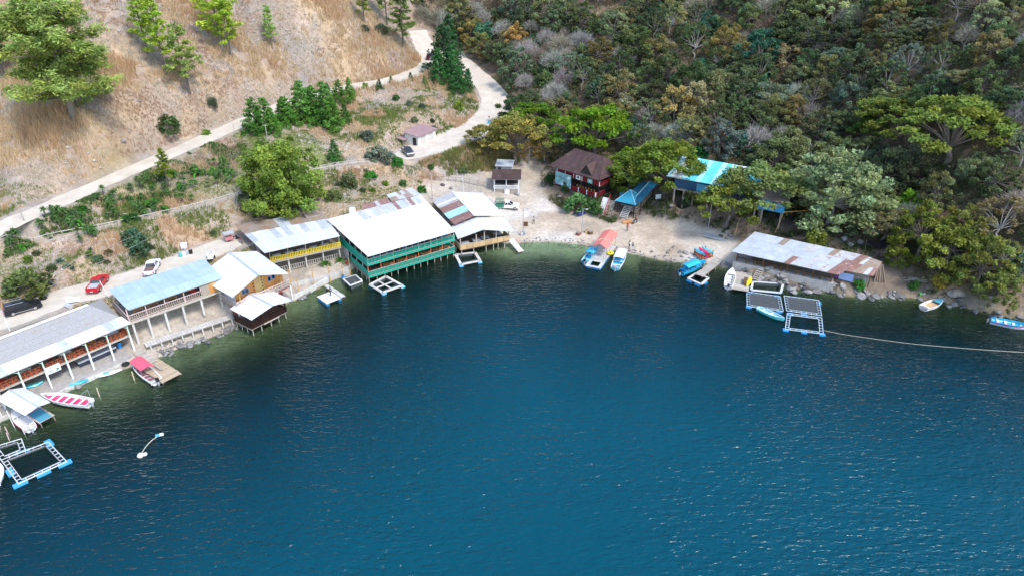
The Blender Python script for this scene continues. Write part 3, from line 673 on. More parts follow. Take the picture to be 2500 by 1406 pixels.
b.posts('post', PINKISH, [(-.7, -.45), (1.9, -.45), (4.7, -.45), (7.6, -.45), (10.2, -.45), (-.7, 5.6), (4.7, 5.6), (10.2, 5.6)], 5.3, 7.45, .13)
b.box('store_wall', WOOD, 10.3, 13.5, -.5, -.38, 5.3, 7.2)
for k in range(8): b.put('wall_board', b.mb().box(10.32 + k * .4, 10.7 + k * .4, -.55, -.51, 5.32, 7.15), ORANGEWOOD if k in (3, 4, 5) else WOOD)
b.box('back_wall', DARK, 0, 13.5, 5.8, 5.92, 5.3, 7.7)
b.box('side_wall', WOOD, 13.42, 13.5, -.4, 5.7, 5.3, 7.2)
b.box('shelf', paint('red_locker', (.5, .04, .04)), 9.2, 10.1, 1.4, 2.0, 5.3, 7.0)
b.roof((-.8, .95, 7.85), (13.7, .95, 7.85), (14.0, 6.0, 8.25), (-.9, 6.0, 8.25), 15, 2, const(SX['blue']))
b.roof((-.5, -.75, 7.3), (13.9, -.75, 7.3), (13.75, 1.05, 7.86), (-.8, 1.05, 7.86), 15, 1, const(SX['blue']), name='eave_roof')
for x in (1.2, 3.4, 6.2): table(loc('B2', x, 1.3, 5.3), FR['B2'][1], 'wooden table at the %s of the deck under the blue grey roof' % {1.2: 'left end', 3.4: 'left middle', 6.2: 'right middle'}[x], TO, 'tables under the blue grey roof')
# boardwalk
A, B_ = W(354, 842, 1.55), W(568, 771, 1.55); a = math.atan2(B_.y - A.y, B_.x - A.x); L_ = (B_ - A).length
b = Bld('boardwalk', 'narrow grey plank boardwalk on short posts along the rocky shore', 'boardwalk', at=A, rz=a, base=.4)
b.planks('plank', CONCLIGHT, 0, L_, -.55, .8, 1.55, w=.42)
b.beam('stringer', WOOD, (0, -.45, 1.4), (L_, -.45, 1.4), .12, .16); b.beam('stringer', WOOD, (0, .6, 1.4), (L_, .6, 1.4), .12, .16)
b.posts('post', CONCLIGHT, [(x, -.5) for x in np.linspace(.6, L_ - .4, 9)], .0, 1.4, .18)

# --- orange gabled house with white roof
b = Bld('gabled_house', 'two storey house with white gable roof, varnished orange front and pale balcony', 'house', 'B3', .8)
b.box('lower_storey', M('red_wall', (.36, .06, .05), (.28, .045, .04)), .5, 9.3, .9, 7.6, .8, 3.5)
b.box('balcony_floor', WOOD, -.3, 9.8, -1.3, 8.4, 3.5, 3.7)
gw = b.put('gable_wall', b.mb().add([(.5, 0, 3.7), (9.3, 0, 3.7), (9.3, 0, 6.35), (4.3, 0, 8.5), (.5, 0, 6.2), (.5, .15, 3.7), (9.3, .15, 3.7), (9.3, .15, 6.35), (4.3, .15, 8.5), (.5, .15, 6.2)], [(0, 1, 2, 3, 4), (9, 8, 7, 6, 5), (0, 5, 6, 1), (1, 6, 7, 2), (2, 7, 8, 3), (3, 8, 9, 4), (4, 9, 5, 0)]), ORANGEWOOD)
for k in range(22):                                               # vertical boards
    x = .52 + k * .4; top = min(6.2 + (x - .5) / 3.8 * 2.3, 8.5 - (x + .4 - 4.3) / 5 * 2.15) - .15
    b.put('wall_board', b.mb().box(x, x + .38, -.045, -.003, 3.72, max(4.5, min(top, 8.3))), YELLOWWOOD if 9 <= k <= 12 else ORANGEWOOD, gw)
b.box('side_wall', WHITE, .5, .62, .2, 7.5, 3.7, 6.1); b.box('side_wall', ORANGEWOOD, 9.18, 9.3, .2, 7.5, 3.7, 6.2); b.box('back_wall', WOOD, .7, 9.1, 7.5, 7.62, 3.7, 6.4)
for x, z in ((1.6, 4.9), (2.25, 4.9), (6.5, 5.2), (7.3, 5.3)):
    w = b.put('window', b.mb().box(x, x + .6, -.1, -.05, z, z + .8), C_BLUE); b.put('pane', b.mb().box(x + .08, x + .52, -.115, -.102, z + .08, z + .72), GLASS, w)
for x in (3.75, 5.35):
    for k in range(5): b.put('vent_hole', b.mb().box(x, x + .2, -.09, -.048, 4.2 + k * .55, 4.42 + k * .55), DARK, gw)
b.posts('post', WHITE, [(-.2, -1.2), (2.2, -1.2), (4.6, -1.2), (7.1, -1.2), (9.7, -1.2)], .8, 3.5, .2)
b.posts('corner_post', ORANGEWOOD, [(.55, -1.15), (8.2, -1.15)], 3.7, 6.0, .16)
b.rail(PLANK, (-.25, -1.25), (9.75, -1.25), 3.7, 1.0, .8, style='cross', piece='lattice_panel', railmat=PINKISH, mids=1); b.rail(PLANK, (-.25, 6), (-.25, -1.25), 3.7, 1.0, .8, style='cross', piece='lattice_panel', railmat=PINKISH)
b.box('canvas_sheet', C_CORAL, 6.6, 9.6, -1.1, .6, 3.1, 3.2)
b.box('door', paint('red_door', (.5, .05, .05)), 1.0, 1.9, .82, .9, .8, 2.8)
ridf, ridb = (3.2, -3.4, 8.85), (4.9, 7.4, 8.85)
b.roof((-1.0, 8.2, 6.5), (-1.2, -2.4, 6.5), ridf, ridb, 10, 1, const(SY['white']), name='roof')
b.roof((8.9, -2.6, 6.45), (10.6, 8.9, 6.45), ridb, ridf, 10, 1, const(SY['white']), name='roof')
b.ridge((3.2, -3.42, 8.9), (4.9, 7.42, 8.9), .34, SY['grey'])

# --- small brown hut on stilts
b = Bld('stilt_hut', 'small dark brown hut with white gable roof on stilts over the water', 'hut', 'B4', 0.0)
b.box('deck', WOOD, -.1, 6.8, 0, 4.6, 1.05, 1.2); b.beam('deck_beam', PLANK, (2.2, -.06, 1.08), (5.2, -.06, 1.08), .1, .16)
for k in range(4):
    z = 1.2 + k * .32; b.put('wall_board', b.mb().box(0, 6.7, .02, .08, z, z + .3), DARKWOOD); b.put('wall_board', b.mb().box(0, .06, .09, 4.5, z, z + .3), DARKWOOD)
    if k < 3: b.put('wall_board', b.mb().box(6.64, 6.7, .09, 4.5, z, z + .3), DARKWOOD)
b.rail(DARKWOOD, (.1, -.06), (2.3, -.06), 1.2, .9, .24); b.rail(DARKWOOD, (3.4, -.06), (6.7, -.06), 1.2, 1.0, .24, mids=2)
for k in range(6): b.put('gable_board', b.mb().box(1.0 + k * .35, 5.8 - k * .35, .03, .09, 2.52 + k * .2, 2.71 + k * .2), DARKWOOD)
b.posts('corner_post', DARKWOOD, [(.05, .12), (6.65, .12), (.05, 4.4), (6.65, 4.4), (3.3, .12)], 1.2, 3.6, .14)
b.posts('stilt', PLANK, [(.2, .15), (1.8, .15), (3.6, .15), (5.1, .15), (6.5, .15), (.2, 1.6), (.2, 3.0), (.2, 4.3), (6.5, 2.2), (6.5, 4.2)], -1.6, 1.08, .17, True)
b.roof((-.5, 4.2, 3.72), (-.5, -1.4, 3.68), (3.0, -2.2, 4.8), (3.2, 4.0, 4.8), 6, 1, const(SY['white'])); b.roof((7.0, -1.7, 3.68), (7.1, 4.3, 3.72), (3.2, 4.0, 4.8), (3.0, -2.2, 4.8), 6, 1, const(SY['white']))
b.ridge((3.0, -2.22, 4.85), (3.2, 4.02, 4.85), .3, SY['grey'])
table(loc('B4', 4.6, 2.2, 1.2), FR['B4'][1], 'dark table inside the brown stilt hut', table_mesh(DARKWOOD, DARKWOOD), 'tables in the stilt hut')

# --- yellow railed wing
b = Bld('yellow_railed_wing', 'low wing with grey and brown sheet roof and yellow balcony railing', 'building', 'B5', 1.0)
b.box('deck', WOOD, -.2, 12.7, 0, 7, 3.82, 4.0); b.beam('deck_beam', PLANK, (-.2, -.05, 3.86), (12.7, -.05, 3.86), .12, .3)
b.rail(YELLOW, (-.1, -.02), (12.6, -.02), 4.0, .9, .29, bw=.17, railmat=YELLOW)
b.posts('post', PLANK, [(-.1, .1), (3.1, .1), (6.3, .1), (9.4, .1), (12.5, .1)], 4.0, 6.75, .13)
b.posts('stilt', CONCLIGHT, [(0, .5), (3.0, .5), (6.1, .5), (9.3, .5), (12.4, .5)], .9, 3.84, .24)
b.posts('stilt', CONC, [(1.5, 4.5), (4.6, 4.5), (7.7, 4.5), (10.8, 4.5)], 1.0, 3.84, .24)
b.box('back_wall', WOOD, -1, 12.5, 7.2, 7.35, 2.5, 6.6); b.box('lower_wall', CONC, -.5, 12.4, 6.0, 6.15, 1.0, 3.8)
for k in range(9): b.put('wall_board', b.mb().box(-1.5 + .02 * k, -1.42 + .02 * k, 1.0 + k * .7, 1.62 + k * .7, 4.0, 6.5), WOOD)
b.rail(CONCLIGHT, (.2, .9), (12.3, .9), 1.3, .9, .4, name='lower_railing', railmat=PLANK)
def pk(i, j):
    if j == 2: return R.choices([SX['litter'], SX['grey']], [5, 1])[0]
    if j == 1: return R.choices([SX['palegrey'], SX['grey'], SX['litter']], [5, 2, .7])[0]
    return SX['palegrey']
b.roof((-1.2, -1.9, 6.8), (12.3, -1.7, 6.8), (12.3, 10.2, 7.5), (-3.4, 11.6, 7.4), 14, 3, pk)
cu = b.put('roof_hatch', b.mb().box(9.0, 11.6, 8.2, 9.7, 7.3, 7.9), WOOD); b.put('hatch_roof', b.mb().slab([(8.8, 8.0, 7.95), (11.8, 8.0, 7.95), (11.8, 9.9, 8.15), (8.8, 9.9, 8.15)], .06), SX['litter'], cu)
for k, x in enumerate((1.2, 3.4, 5.6, 7.8, 10.0)):
    table(loc('B5', x, .75, 4.0), FR['B5'][1] + .06, '%s white table behind the yellow railing' % ('leftmost', 'second from left', 'middle', 'second from right', 'rightmost')[k], TW, 'white tables behind the yellow railing')
for k, (x, y) in enumerate(((1.7, -5.2), (2.5, -7.2), (5.6, -5.4), (8.6, -5.2), (11.0, -5.0), (12.6, -4.6))):
    p = loc('B5', x, y, 0); z0 = height(p.x, p.y)
    tag(MB().tube((0, 0, -.3), (R.uniform(-.1, .1), R.uniform(-.1, .1), 3.4 + R.uniform(-.3, .3)), .09, .07, 7).build('wooden_pole', M('tan_pole%d' % k, (.55, .36, .15), (.45, .28, .1)), loc=(p.x, p.y, z0)), '%s tan pole along the walkway below the yellow railing' % ('leftmost', 'second', 'third', 'fourth', 'fifth', 'rightmost, last')[k], 'pole', 'tan poles along the walkway')
pw = tag(MB().box(0, 13.5, -.16, .16, .0, 1.25).build('garden_kerb', CONCLIGHT, loc=loc('B5', -1, -4.3, 0), rz=FR['B5'][1]), 'low pale concrete kerb of the garden below the yellow railing', 'kerb')
sw = thing('sea_wall', 'pale concrete retaining wall at the water below the yellow railed wing', 'wall', (0, 0, 0))
wl = catmull([W(x, y, .0) for x, y in ((700, 738), (727, 727), (764, 709), (793, 692), (837, 669), (866, 653))], 4)
for i in range(len(wl) - 1):
    p, q = Vector(wl[i]), Vector(wl[i + 1]); MB().beam(p + Vector((0, 0, .35)), q + Vector((0, 0, .35)), .55, 1.0 + R.uniform(-.08, .08)).build('wall_block', CONCLIGHT, sw)

# --- big green two deck building
b = Bld('green_railed_restaurant', 'big two storey waterfront restaurant with white sheet roof and sea green railings', 'restaurant', 'B6', 0.0)
b.box('lower_deck', FLOORT, 0, 18, 0, 12.5, 1.12, 1.3); b.box('upper_deck', FLOORT, 0, 18, 0, 12.5, 3.52, 3.7)
b.beam('deck_beam', GREEN, (-.05, -.06, 1.18), (18.05, -.06, 1.18), .1, .26); b.beam('deck_beam', GREEN, (-.05, -.06, 3.58), (18.05, -.06, 3.58), .1, .26)
b.beam('deck_beam', GREEN, (-.06, 0, 3.55), (-.06, 12, 3.55), .1, .4); b.beam('deck_beam', WOOD, (-.06, 0, 1.1), (-.06, 8, 1.1), .1, .4)
for z in (1.3, 3.7): b.rail(GREEN, (0, 0), (18, 0), z, 1.0, .26, bw=.14, railmat=PLANK, label='%s sea green front railing' % ('lower' if z < 2 else 'upper'))
b.rail(GREEN, (18, 0), (18, 3.2), 1.3, 1.0, .26, bw=.14, railmat=PLANK)
b.rail(GREEN, (0, 11.8), (0, 0.05), 3.7, 1.05, 1.0, style='panel', piece='rail_panel'); b.rail(GREEN, (0, 7.8), (0, .05), 1.3, 1.05, 1.0, style='panel', piece='rail_panel')
px_ = [0.08, 2.6, 5.2, 7.8, 10.3, 12.9, 15.4, 17.9]
b.posts('post', ORANGE, [(x, .25) for x in px_], 1.3, 3.55, .16); b.posts('post', PLANK, [(x, .12) for x in px_], 3.7, 5.75, .13)
b.posts('post', PLANK, [(x + 1.3, .12) for x in px_[:-1]], 3.7, 5.75, .1); b.posts('post', PLANK, [(.1, 2.5), (.1, 5), (.1, 7.5), (.1, 10)], 1.3, 6.2, .12)
b.posts('stilt', PLANK, [(x + R.uniform(-.3, .3), .2) for x in np.linspace(.1, 17.8, 13)], -2.2, 1.14, .17, True); b.posts('stilt', WOOD, [(x + R.uniform(-.3, .3), 2.6) for x in np.linspace(.3, 17.6, 9)], -1.8, 1.14, .17, True)
b.posts('stilt', CONCLIGHT, [(0.1, y) for y in (1.5, 3.5, 5.5, 7.5)], -1.0, 1.14, .2, True)
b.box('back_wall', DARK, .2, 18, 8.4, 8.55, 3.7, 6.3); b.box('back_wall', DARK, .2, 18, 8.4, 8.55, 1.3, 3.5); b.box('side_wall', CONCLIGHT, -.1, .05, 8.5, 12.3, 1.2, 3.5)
b.box('rear_wall', CONC, .2, 18.5, 15.0, 15.2, 4.2, 7.2); b.box('side_wall', WOOD, 18.2, 18.35, 4, 15, 2.0, 6.4)
b.roof((-.2, -1.0, 5.72), (17.8, -.95, 5.72), (19.0, 12.0, 7.3), (-.9, 10.6, 7.15), 18, 2, wpick([(SX['white'], 12), (SX['grey'], .4)]))
def pk(i, j): return R.choices([SX['mixed'], SX['rust'], SX['grey'], SX['white']], [3, 3, 3, 1.5])[0] if i >= 7 else R.choices([SX['white'], SX['grey']], [4, 1])[0]
b.roof((-.9, 10.5, 7.2), (18.9, 11.9, 7.35), (19.3, 14.8, 7.75), (-1.2, 14.4, 7.6), 24, 1, pk, name='rear_roof')
b.roof((6.2, 14.5, 7.65), (12.6, 14.7, 7.75), (12.6, 16.6, 7.95), (6.8, 16.4, 7.9), 8, 1, wpick([(SX['rust'], 5), (SX['mixed'], 2)]), name='rusty_roof')
b.roof((12.7, 14.7, 7.8), (19.3, 14.9, 7.8), (19.0, 18.2, 8.3), (13.0, 17.7, 8.3), 8, 2, wpick([(SX['grey'], 4), (SX['litter'], 3), (SX['mixed'], 1)]), name='rear_shed_roof')
b.box('rear_shed_wall', WOOD, 13.2, 18.8, 17.2, 17.35, 5.2, 8.1)
t = thing('water_tank', 'white water tank on the back edge of the big white roof', 'water tank', loc('B6', 4.4, 15.2, 7.25)); b.box('tank_stand', WOOD, 3.7, 5.1, 14.5, 15.9, 5.0, 7.24)
MB().lathe([(.62, 0), (.66, .25), (.62, .3), (.66, .55), (.62, .6), (.66, .9), (.45, 1.15), (.2, 1.25)], n=14).build('body', WHITE, t, smooth=True); MB().lathe([(.22, 1.22), (.2, 1.34)]).build('lid', GREYPL, t)
for k, x in enumerate((4.2, 7.2, 9.4, 12.2, 14.6, 16.4)):
    table(loc('B6', x, 1.5, 1.3), FR['B6'][1], 'orange table on the lower green deck, %s from the left' % ('first', 'second', 'third', 'fourth', 'fifth', 'sixth')[k], TO, 'orange tables on the lower green deck')
    chair(loc('B6', x + .9, 1.0, 1.3), R.uniform(0, 6), 'orange chair on the lower green deck beside the %s table from the left' % ('first', 'second', 'third', 'fourth', 'fifth', 'sixth')[k], CHO, 'orange chairs on the lower green deck')
for k, x in enumerate((2.0, 4.6, 8.0, 10.6, 14.0, 16.4)):
    table(loc('B6', x, 1.3, 3.7), FR['B6'][1], 'blue clothed table on the upper green deck, %s from the left' % ('first', 'second', 'third', 'fourth', 'fifth', 'sixth')[k], table_mesh(C_MAT, WOOD), 'blue tables on the upper green deck')

# --- white gabled restaurant with bamboo railing
b = Bld('bamboo_railed_restaurant', 'open restaurant with stepped white gable roofs and bamboo matting railing', 'restaurant', 'B7', 0.0)
b.box('deck', FLOORT, 0, 10.4, 0, 19, 1.3, 1.5)
def mat_(p, q):
    n = max(1, int(math.hypot(q[0] - p[0], q[1] - p[1]) / 1.3))
    for i in range(n):
        a_ = Vector((p[0], p[1], 1.5)).lerp(Vector((q[0], q[1], 1.5)), (i + .02) / n); c_ = Vector((p[0], p[1], 1.5)).lerp(Vector((q[0], q[1], 1.5)), (i + .98) / n)
        b.put('bamboo_panel', b.mb().beam(a_ + Vector((0, 0, .5)), c_ + Vector((0, 0, .5)), .06, 1.0 + R.uniform(-.04, .04)), BAMBOO)
    b.beam('top_rail', PLANK, (p[0], p[1], 2.55), (q[0], q[1], 2.55), .12, .08)
mat_((0, 0), (10.4, 0)); mat_((0, 6.0), (0, .1)); mat_((10.4, .1), (10.4, 3))
b.posts('post', PLANK, [(.1, .15), (3.4, .15), (5.1, .15), (7.6, .15), (10.3, .15), (.1, 6), (10.3, 6), (5.2, 6), (.3, 12), (10.6, 12), (.5, 18), (11, 18)], 1.5, 4.1, .16)
b.posts('post', PLANK, [(5.1, .15), (5.2, 6)], 4.1, 4.9, .14)
b.posts('stilt', PLANK, [(.3, .1), (2.8, .1), (5.4, .1), (7.0, .1), (8.0, .1), (9.4, .1), (.3, 3), (5, 3), (10, 2.5)], -1.6, 1.32, .17, True)
b.box('back_wall', WOOD, .4, 10.8, 18.6, 18.75, 1.6, 4.3); b.box('side_wall', WOOD, .15, .25, 6.2, 18.5, 1.5, 3.9)
W_, G_ = SY['white'], SY['grey']
b.roof((.9, 6.6, 3.72), (-.3, .3, 3.72), (4.7, -.4, 5.0), (5.7, 5.8, 5.1), 7, 1, const(W_), name='lower_roof'); b.roof((10.9, -1.2, 3.72), (11.9, 5.6, 3.8), (5.7, 5.8, 5.1), (4.7, -.4, 5.0), 7, 1, const(W_), name='lower_roof')
def pk(i, j): return (SY['rust'] if i in (11, 12, 13) else SY['palecyan'] if i in (8, 9, 10) else R.choices([SY['mixed'], SY['grey'], SY['white'], SY['rust']], [3, 2, 3, 1.5])[0])
b.roof((1.4, 19.8, 4.3), (1.0, 5.6, 4.35), (5.1, 4.9, 5.75), (5.8, 18.8, 5.8), 14, 1, pk, name='upper_roof'); b.roof((11.9, 5.5, 4.35), (12.8, 18.9, 4.3), (5.8, 18.8, 5.8), (5.1, 4.9, 5.75), 13, 1, const(W_), name='upper_roof')
b.ridge((5.1, 4.88, 5.84), (5.8, 18.82, 5.88), .3, W_)
b.posts('post', PLANK, [(3.0, 5.3), (7.6, 5.3)], 1.5, 4.9, .12)
for k, (x, y) in enumerate(((1.5, 1.2), (4.0, 1.6), (6.0, 1.9), (8.9, 2.4))):
    table(loc('B7', x, y, 1.5), FR['B7'][1] + R.uniform(-.1, .1), 'grey clothed table behind the bamboo railing, %s from the left' % ('first', 'second', 'third', 'fourth')[k], table_mesh(GREYPL, GREYPL, 1.6, 1.3), 'grey tables behind the bamboo railing')
b2 = Bld('gangplank', 'pale plank ramp sloping from the bamboo railed restaurant into the water', 'ramp', at=loc('B7', 10.9, .6, 0), rz=FR['B7'][1] - 1.45, base=0)
for k in range(3): b2.beam('plank', CONCLIGHT, (0, k * .42 - .4, 1.35), (3.8, k * .42 - .4 + .1, .15), .38, .08)
b2.posts('post', PLANK, [(1.2, 0), (3.2, 0)], -1, .5, .12, True)

# --- dark brown lodge with red and white railings
b = Bld('brown_roofed_lodge', 'two storey lodge with dark brown roof and crimson railings with white posts', 'lodge', 'B8', 3.2)
b.box('lower_deck', DARKWOOD, 0, 11.8, .1, 8, 4.0, 4.2); b.box('upper_deck', DARKWOOD, 0, 12.3, .9, 8, 6.4, 6.6)
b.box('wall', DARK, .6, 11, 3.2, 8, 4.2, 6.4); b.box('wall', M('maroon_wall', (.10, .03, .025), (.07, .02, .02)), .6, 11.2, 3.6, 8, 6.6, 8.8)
b.box('foundation', ROCK, .3, 11.6, .5, 7.8, 2.4, 4.0)
for k in range(6): b.posts('white_post', WHITE, [(k * 2.36, .12)], 4.2, 5.25, .2)
for k in range(6):
    b.posts('white_post', WHITE, [(k * 2.4 + .1, .95)], 6.6, 7.6, .2); b.posts('column', DARKWOOD, [(k * 2.36 + .15, 1.0)], 4.2, 6.4, .2); b.posts('column', DARKWOOD, [(k * 2.4 + .1, 1.15)], 6.6, 8.8, .16)
def redrail(p, q, z):
    r = b.rail(REDP, p, q, z, .95, .22, bw=.1)
for k in range(5): redrail((k * 2.36 + .12, .12), (k * 2.36 + 2.24, .12), 4.2); redrail((k * 2.4 + .2, .95), (k * 2.4 + 2.4, .95), 6.6)
redrail((11.8, .2), (11.8, 3.2), 4.2); redrail((12.2, 1.0), (12.2, 6), 6.6); redrail((0, 3.5), (0, .2), 4.2)
for k in range(7): b.put('chair_back', b.mb().box(5.4 + k * .8, 5.75 + k * .8, 1.5, 1.56, 4.6, 5.2), ORANGEWOOD)
b.roof((-.4, -1.5, 8.75), (13.5, -1.2, 8.75), (10.2, 4.2, 12.0), (2.2, 4.2, 12.0), 16, 5, const(BROWNROOF), piece='shingle_course', under=DARKWOOD)
b.roof((13.5, -1.2, 8.75), (13.2, 9.4, 8.75), (10.2, 4.25, 12.0), (10.2, 4.2, 12.0), 8, 5, const(BROWNROOF), name='hip_end', piece='shingle_course', under=DARKWOOD)
b.roof((13.2, 9.4, 8.75), (-.6, 9.4, 8.75), (2.2, 4.25, 12.0), (10.2, 4.25, 12.0), 12, 4, const(BROWNROOF), name='back_slope', piece='shingle_course', under=DARKWOOD)
dm = b.put('dormer', b.mb().slab([(8.2, -.9, 9.3), (9.7, -.95, 11.3), (9.7, 2.6, 11.4)], .1), BROWNROOF); b.put('dormer_cheek', b.mb().slab([(11.3, -.9, 9.3), (9.75, 2.6, 11.4), (9.75, -.95, 11.3)], .1), BROWNROOF, dm)
b.put('dormer_gable', b.mb().add([(8.5, -.75, 9.35), (11.0, -.75, 9.35), (9.72, -.78, 11.0), (8.5, -.65, 9.35), (11.0, -.65, 9.35), (9.72, -.68, 11.0)], [(0, 1, 2), (5, 4, 3), (0, 3, 4, 1), (1, 4, 5, 2), (2, 5, 3, 0)]), DARK, dm)
bn = tag(MB().box(0, 4.6, -.03, .03, 0, 2.9).build('banner', M('teal_photo_banner', (.30, .55, .58), (.05, .16, .17), scale=.9, dirt=((.55, .68, .70), .7, .58), rough=.5), loc=loc('B8', .5, -.15, 4.6), rz=FR['B8'][1]), 'large teal photo banner on the left front of the brown roofed lodge', 'banner')
MB().box(3.6, 4.4, -.045, -.032, 1.9, 2.4).build('print_mark', WHITE, bn); MB().box(2.4, 3.4, -.045, -.032, .3, 1.0).build('print_mark', C_NAVY, bn)
for k, (x, c) in enumerate(((5.6, WHITE), (8.9, paint('teal_sign', (.15, .5, .5))))):
    s_ = tag(MB().box(0, 1.3, -.03, .03, 0, .95).build('sign_board', c, loc=loc('B8', x, .85, 6.65), rz=FR['B8'][1]), ('white sign with a dark circle on the upper crimson railing', 'teal sign on the upper crimson railing')[k], 'sign')
    MB().lathe([(.28, -.005), (.28, .005)], n=14).build('print_mark', C_NAVY if k == 0 else WHITE, s_, loc=(.65, -.038, .5), rot=(math.pi / 2, 0, 0))
# steps
A, B_ = W(1463, 534, .9), W(1481, 484, 4.1); a = math.atan2(B_.y - A.y, B_.x - A.x); L_ = (B_.xy - A.xy).length
st = Bld('white_stairway', 'white painted stairway with crimson handrail climbing to the brown roofed lodge', 'stairs', at=A, rz=a, base=.8)
n = 13
for k in range(n): st.box('step', WHITE, L_ * k / n, L_ * (k + 1) / n + .02, -.75, .75, .6 + 3.2 * k / n, .9 + 3.25 * (k + 1) / n)
for s_ in (-.8,): st.rail(REDP, (.1, s_), (L_, s_), .95, .95, .8, zq=4.2, name='handrail')
A, B_ = W(1480, 535, .9), W(1497, 489, 3.3); a = math.atan2(B_.y - A.y, B_.x - A.x); L_ = (B_.xy - A.xy).length
st = Bld('stone_stairway', 'grey stone stairway right of the white painted stairway', 'stairs', at=A, rz=a, base=.8)
for k in range(n): st.box('step', CONC, L_ * k / n, L_ * (k + 1) / n - .12, -.6, .6, .5 + 2.4 * k / n, .85 + 2.4 * (k + 1) / n)

# --- turquoise roofed house on stilts
b = Bld('turquoise_roofed_house', 'blue house on tall stilts with wide turquoise sheet roof among the trees', 'house', 'B9', 4.0)
b.box('floor', WOOD, -3, 15, .6, 9.4, 7.6, 7.8); b.box('wall', paint('shade_darkened_blue_wall', (.012, .07, .15), .7), -2.6, 14.6, 1.4, 9.2, 7.8, 10.4)  # wall blue darkened, its shade put into the colour
b.posts('stilt', WOOD, [(x, .9) for x in (-2.2, -.2, 1.8, 5, 8, 11, 14.5)], 2.4, 7.6, .28); b.posts('stilt', WOOD, [(x, 6) for x in (-2, 2, 6, 10, 14)], 3.0, 7.6, .28)
def pk(i, j): return [SX['palecyan'], SX['white'], SX['white'], SX['palecyan'], SX['aqua'], SX['aqua'], SX['palecyan'], SX['aqua'], SX['aqua'], SX['palecyan'], SX['aqua'], SX['palecyan'], SX['palecyan'], SX['white'], SX['aqua'], SX['aqua'], SX['aqua'], SX['aqua']][i]
b.roof((-4.0, -.2, 10.35), (14.2, 0.0, 10.35), (13.6, 9.8, 11.8), (-4.2, 10.2, 11.8), 18, 1, pk)
b.roof((-4.2, 10.2, 11.78), (13.6, 9.8, 11.78), (13.6, 11.2, 11.2), (-4.2, 11.6, 11.2), 18, 1, const(SX['blue']), name='back_roof')
b.roof((14.3, -1.2, 10.1), (20.6, -1.4, 9.6), (20.4, 5.5, 10.2), (14.3, 6.0, 10.8), 6, 1, wpick([(SX['litter'], 1)]), name='side_roof'); b.box('side_wall', C_BLUE, 15, 20, 0, 5, 7.2, 9.4)
b.posts('stilt', WOOD, [(16, .3), (19.6, .3), (19.6, 4.6)], 3.0, 7.2, .28)
for k, (x0, x1, z0, z1, c, lb) in enumerate(((2.2, 4.7, 7.9, 9.5, paint('blue_sign', (.06, .32, .48)), 'blue picture sign on the wall under the turquoise roof'), (4.9, 5.9, 7.9, 9.6, paint('orange_sign', (.5, .12, .06)), 'orange red sign beside the blue picture sign'))):
    s_ = tag(MB().box(x0, x1, -.04, .04, z0, z1).build('sign_board', c, loc=loc('B9', 0, 1.25, 0), rz=FR['B9'][1]), lb, 'sign'); MB().lathe([(.3, -.005), (.3, .005)], n=12).build('print_mark', WHITE, s_, loc=(x1 - .5, -.05, z0 + 1), rot=(math.pi / 2, 0, 0))
# gazebo over the steps and covered stairway
gz = Bld('gazebo', 'small gazebo with blue pyramid roof and dark posts above wooden steps', 'gazebo', at=W(1535, 516, 1.6), rz=math.radians(-32), base=1.2)
q = 2.35
for k in range(4):
    c_ = [(-q, -q), (q, -q), (q, q), (-q, q)]; p0, p1 = c_[k], c_[(k + 1) % 4]
    gz.put('roof_face', gz.mb().slab([(*p0, 4.3), (*p1, 4.3), (0, 0, 6.5)], .06), M('gazebo_blue%d' % k, (.04, .30, .42), (.03, .24, .36), corr=None, rough=.5))
    gz.beam('hip_cap', C_PALEBLUE, (*p0, 4.34), (0, 0, 6.56), .12, .06)
gz.posts('post', DARKWOOD, [(-1.9, -1.9), (1.9, -1.9), (1.9, 1.9), (-1.9, 1.9)], 1.0, 4.3, .18); gz.box('floor', WOOD, -1.9, 1.9, -.4, 1.9, 3.0 - .15, 3.0)
for k in range(7): gz.box('step', CONCLIGHT, -.7, .7, -2.9 + k * .36, -2.6 + k * .36, 1.2 + k * .26, 1.32 + k * .26)
for s_ in (-.8, .8): gz.beam('stringer', CONCLIGHT, (s_, -2.95, 1.15), (s_, -.4, 2.95), .08, .22)
A, B_ = W(1543, 492, 4.6), W(1586, 446, 6.8); A.z = 0; a = math.atan2(B_.y - A.y, B_.x - A.x); L_ = (B_.xy - A.xy).length
cs = Bld('covered_stairway', 'long blue roofed stairway rising from the gazebo to the turquoise roofed house', 'stairs', at=A, rz=a, base=2.0)
cs.roof((0, 1.9, 4.6), (0, -1.9, 4.6), (L_, -1.9, 6.9), (L_, 1.9, 6.9), 4, 4, wpick([(M('stair_blue', (.03, .16, .26), (.025, .12, .2), rough=.5), 3), (M('stair_blue_bright', (.04, .30, .46), (.03, .24, .4), rough=.5), 1)]))
cs.posts('post', DARKWOOD, [(1, -1.6), (1, 1.6)], 1.6, 4.6, .16); cs.posts('post', DARKWOOD, [(L_ - 1, -1.6), (L_ - 1, 1.6)], 3.0, 6.5, .16); cs.beam('gutter', C_PALEBLUE, (0, 0, 4.75), (L_, 0, 7.05), .22, .1)
for k in range(12): cs.box('step', WOOD, L_ * k / 12, L_ * (k + 1) / 12, -1.2, 1.2, 2.3 + k * .22, 2.4 + k * .22)

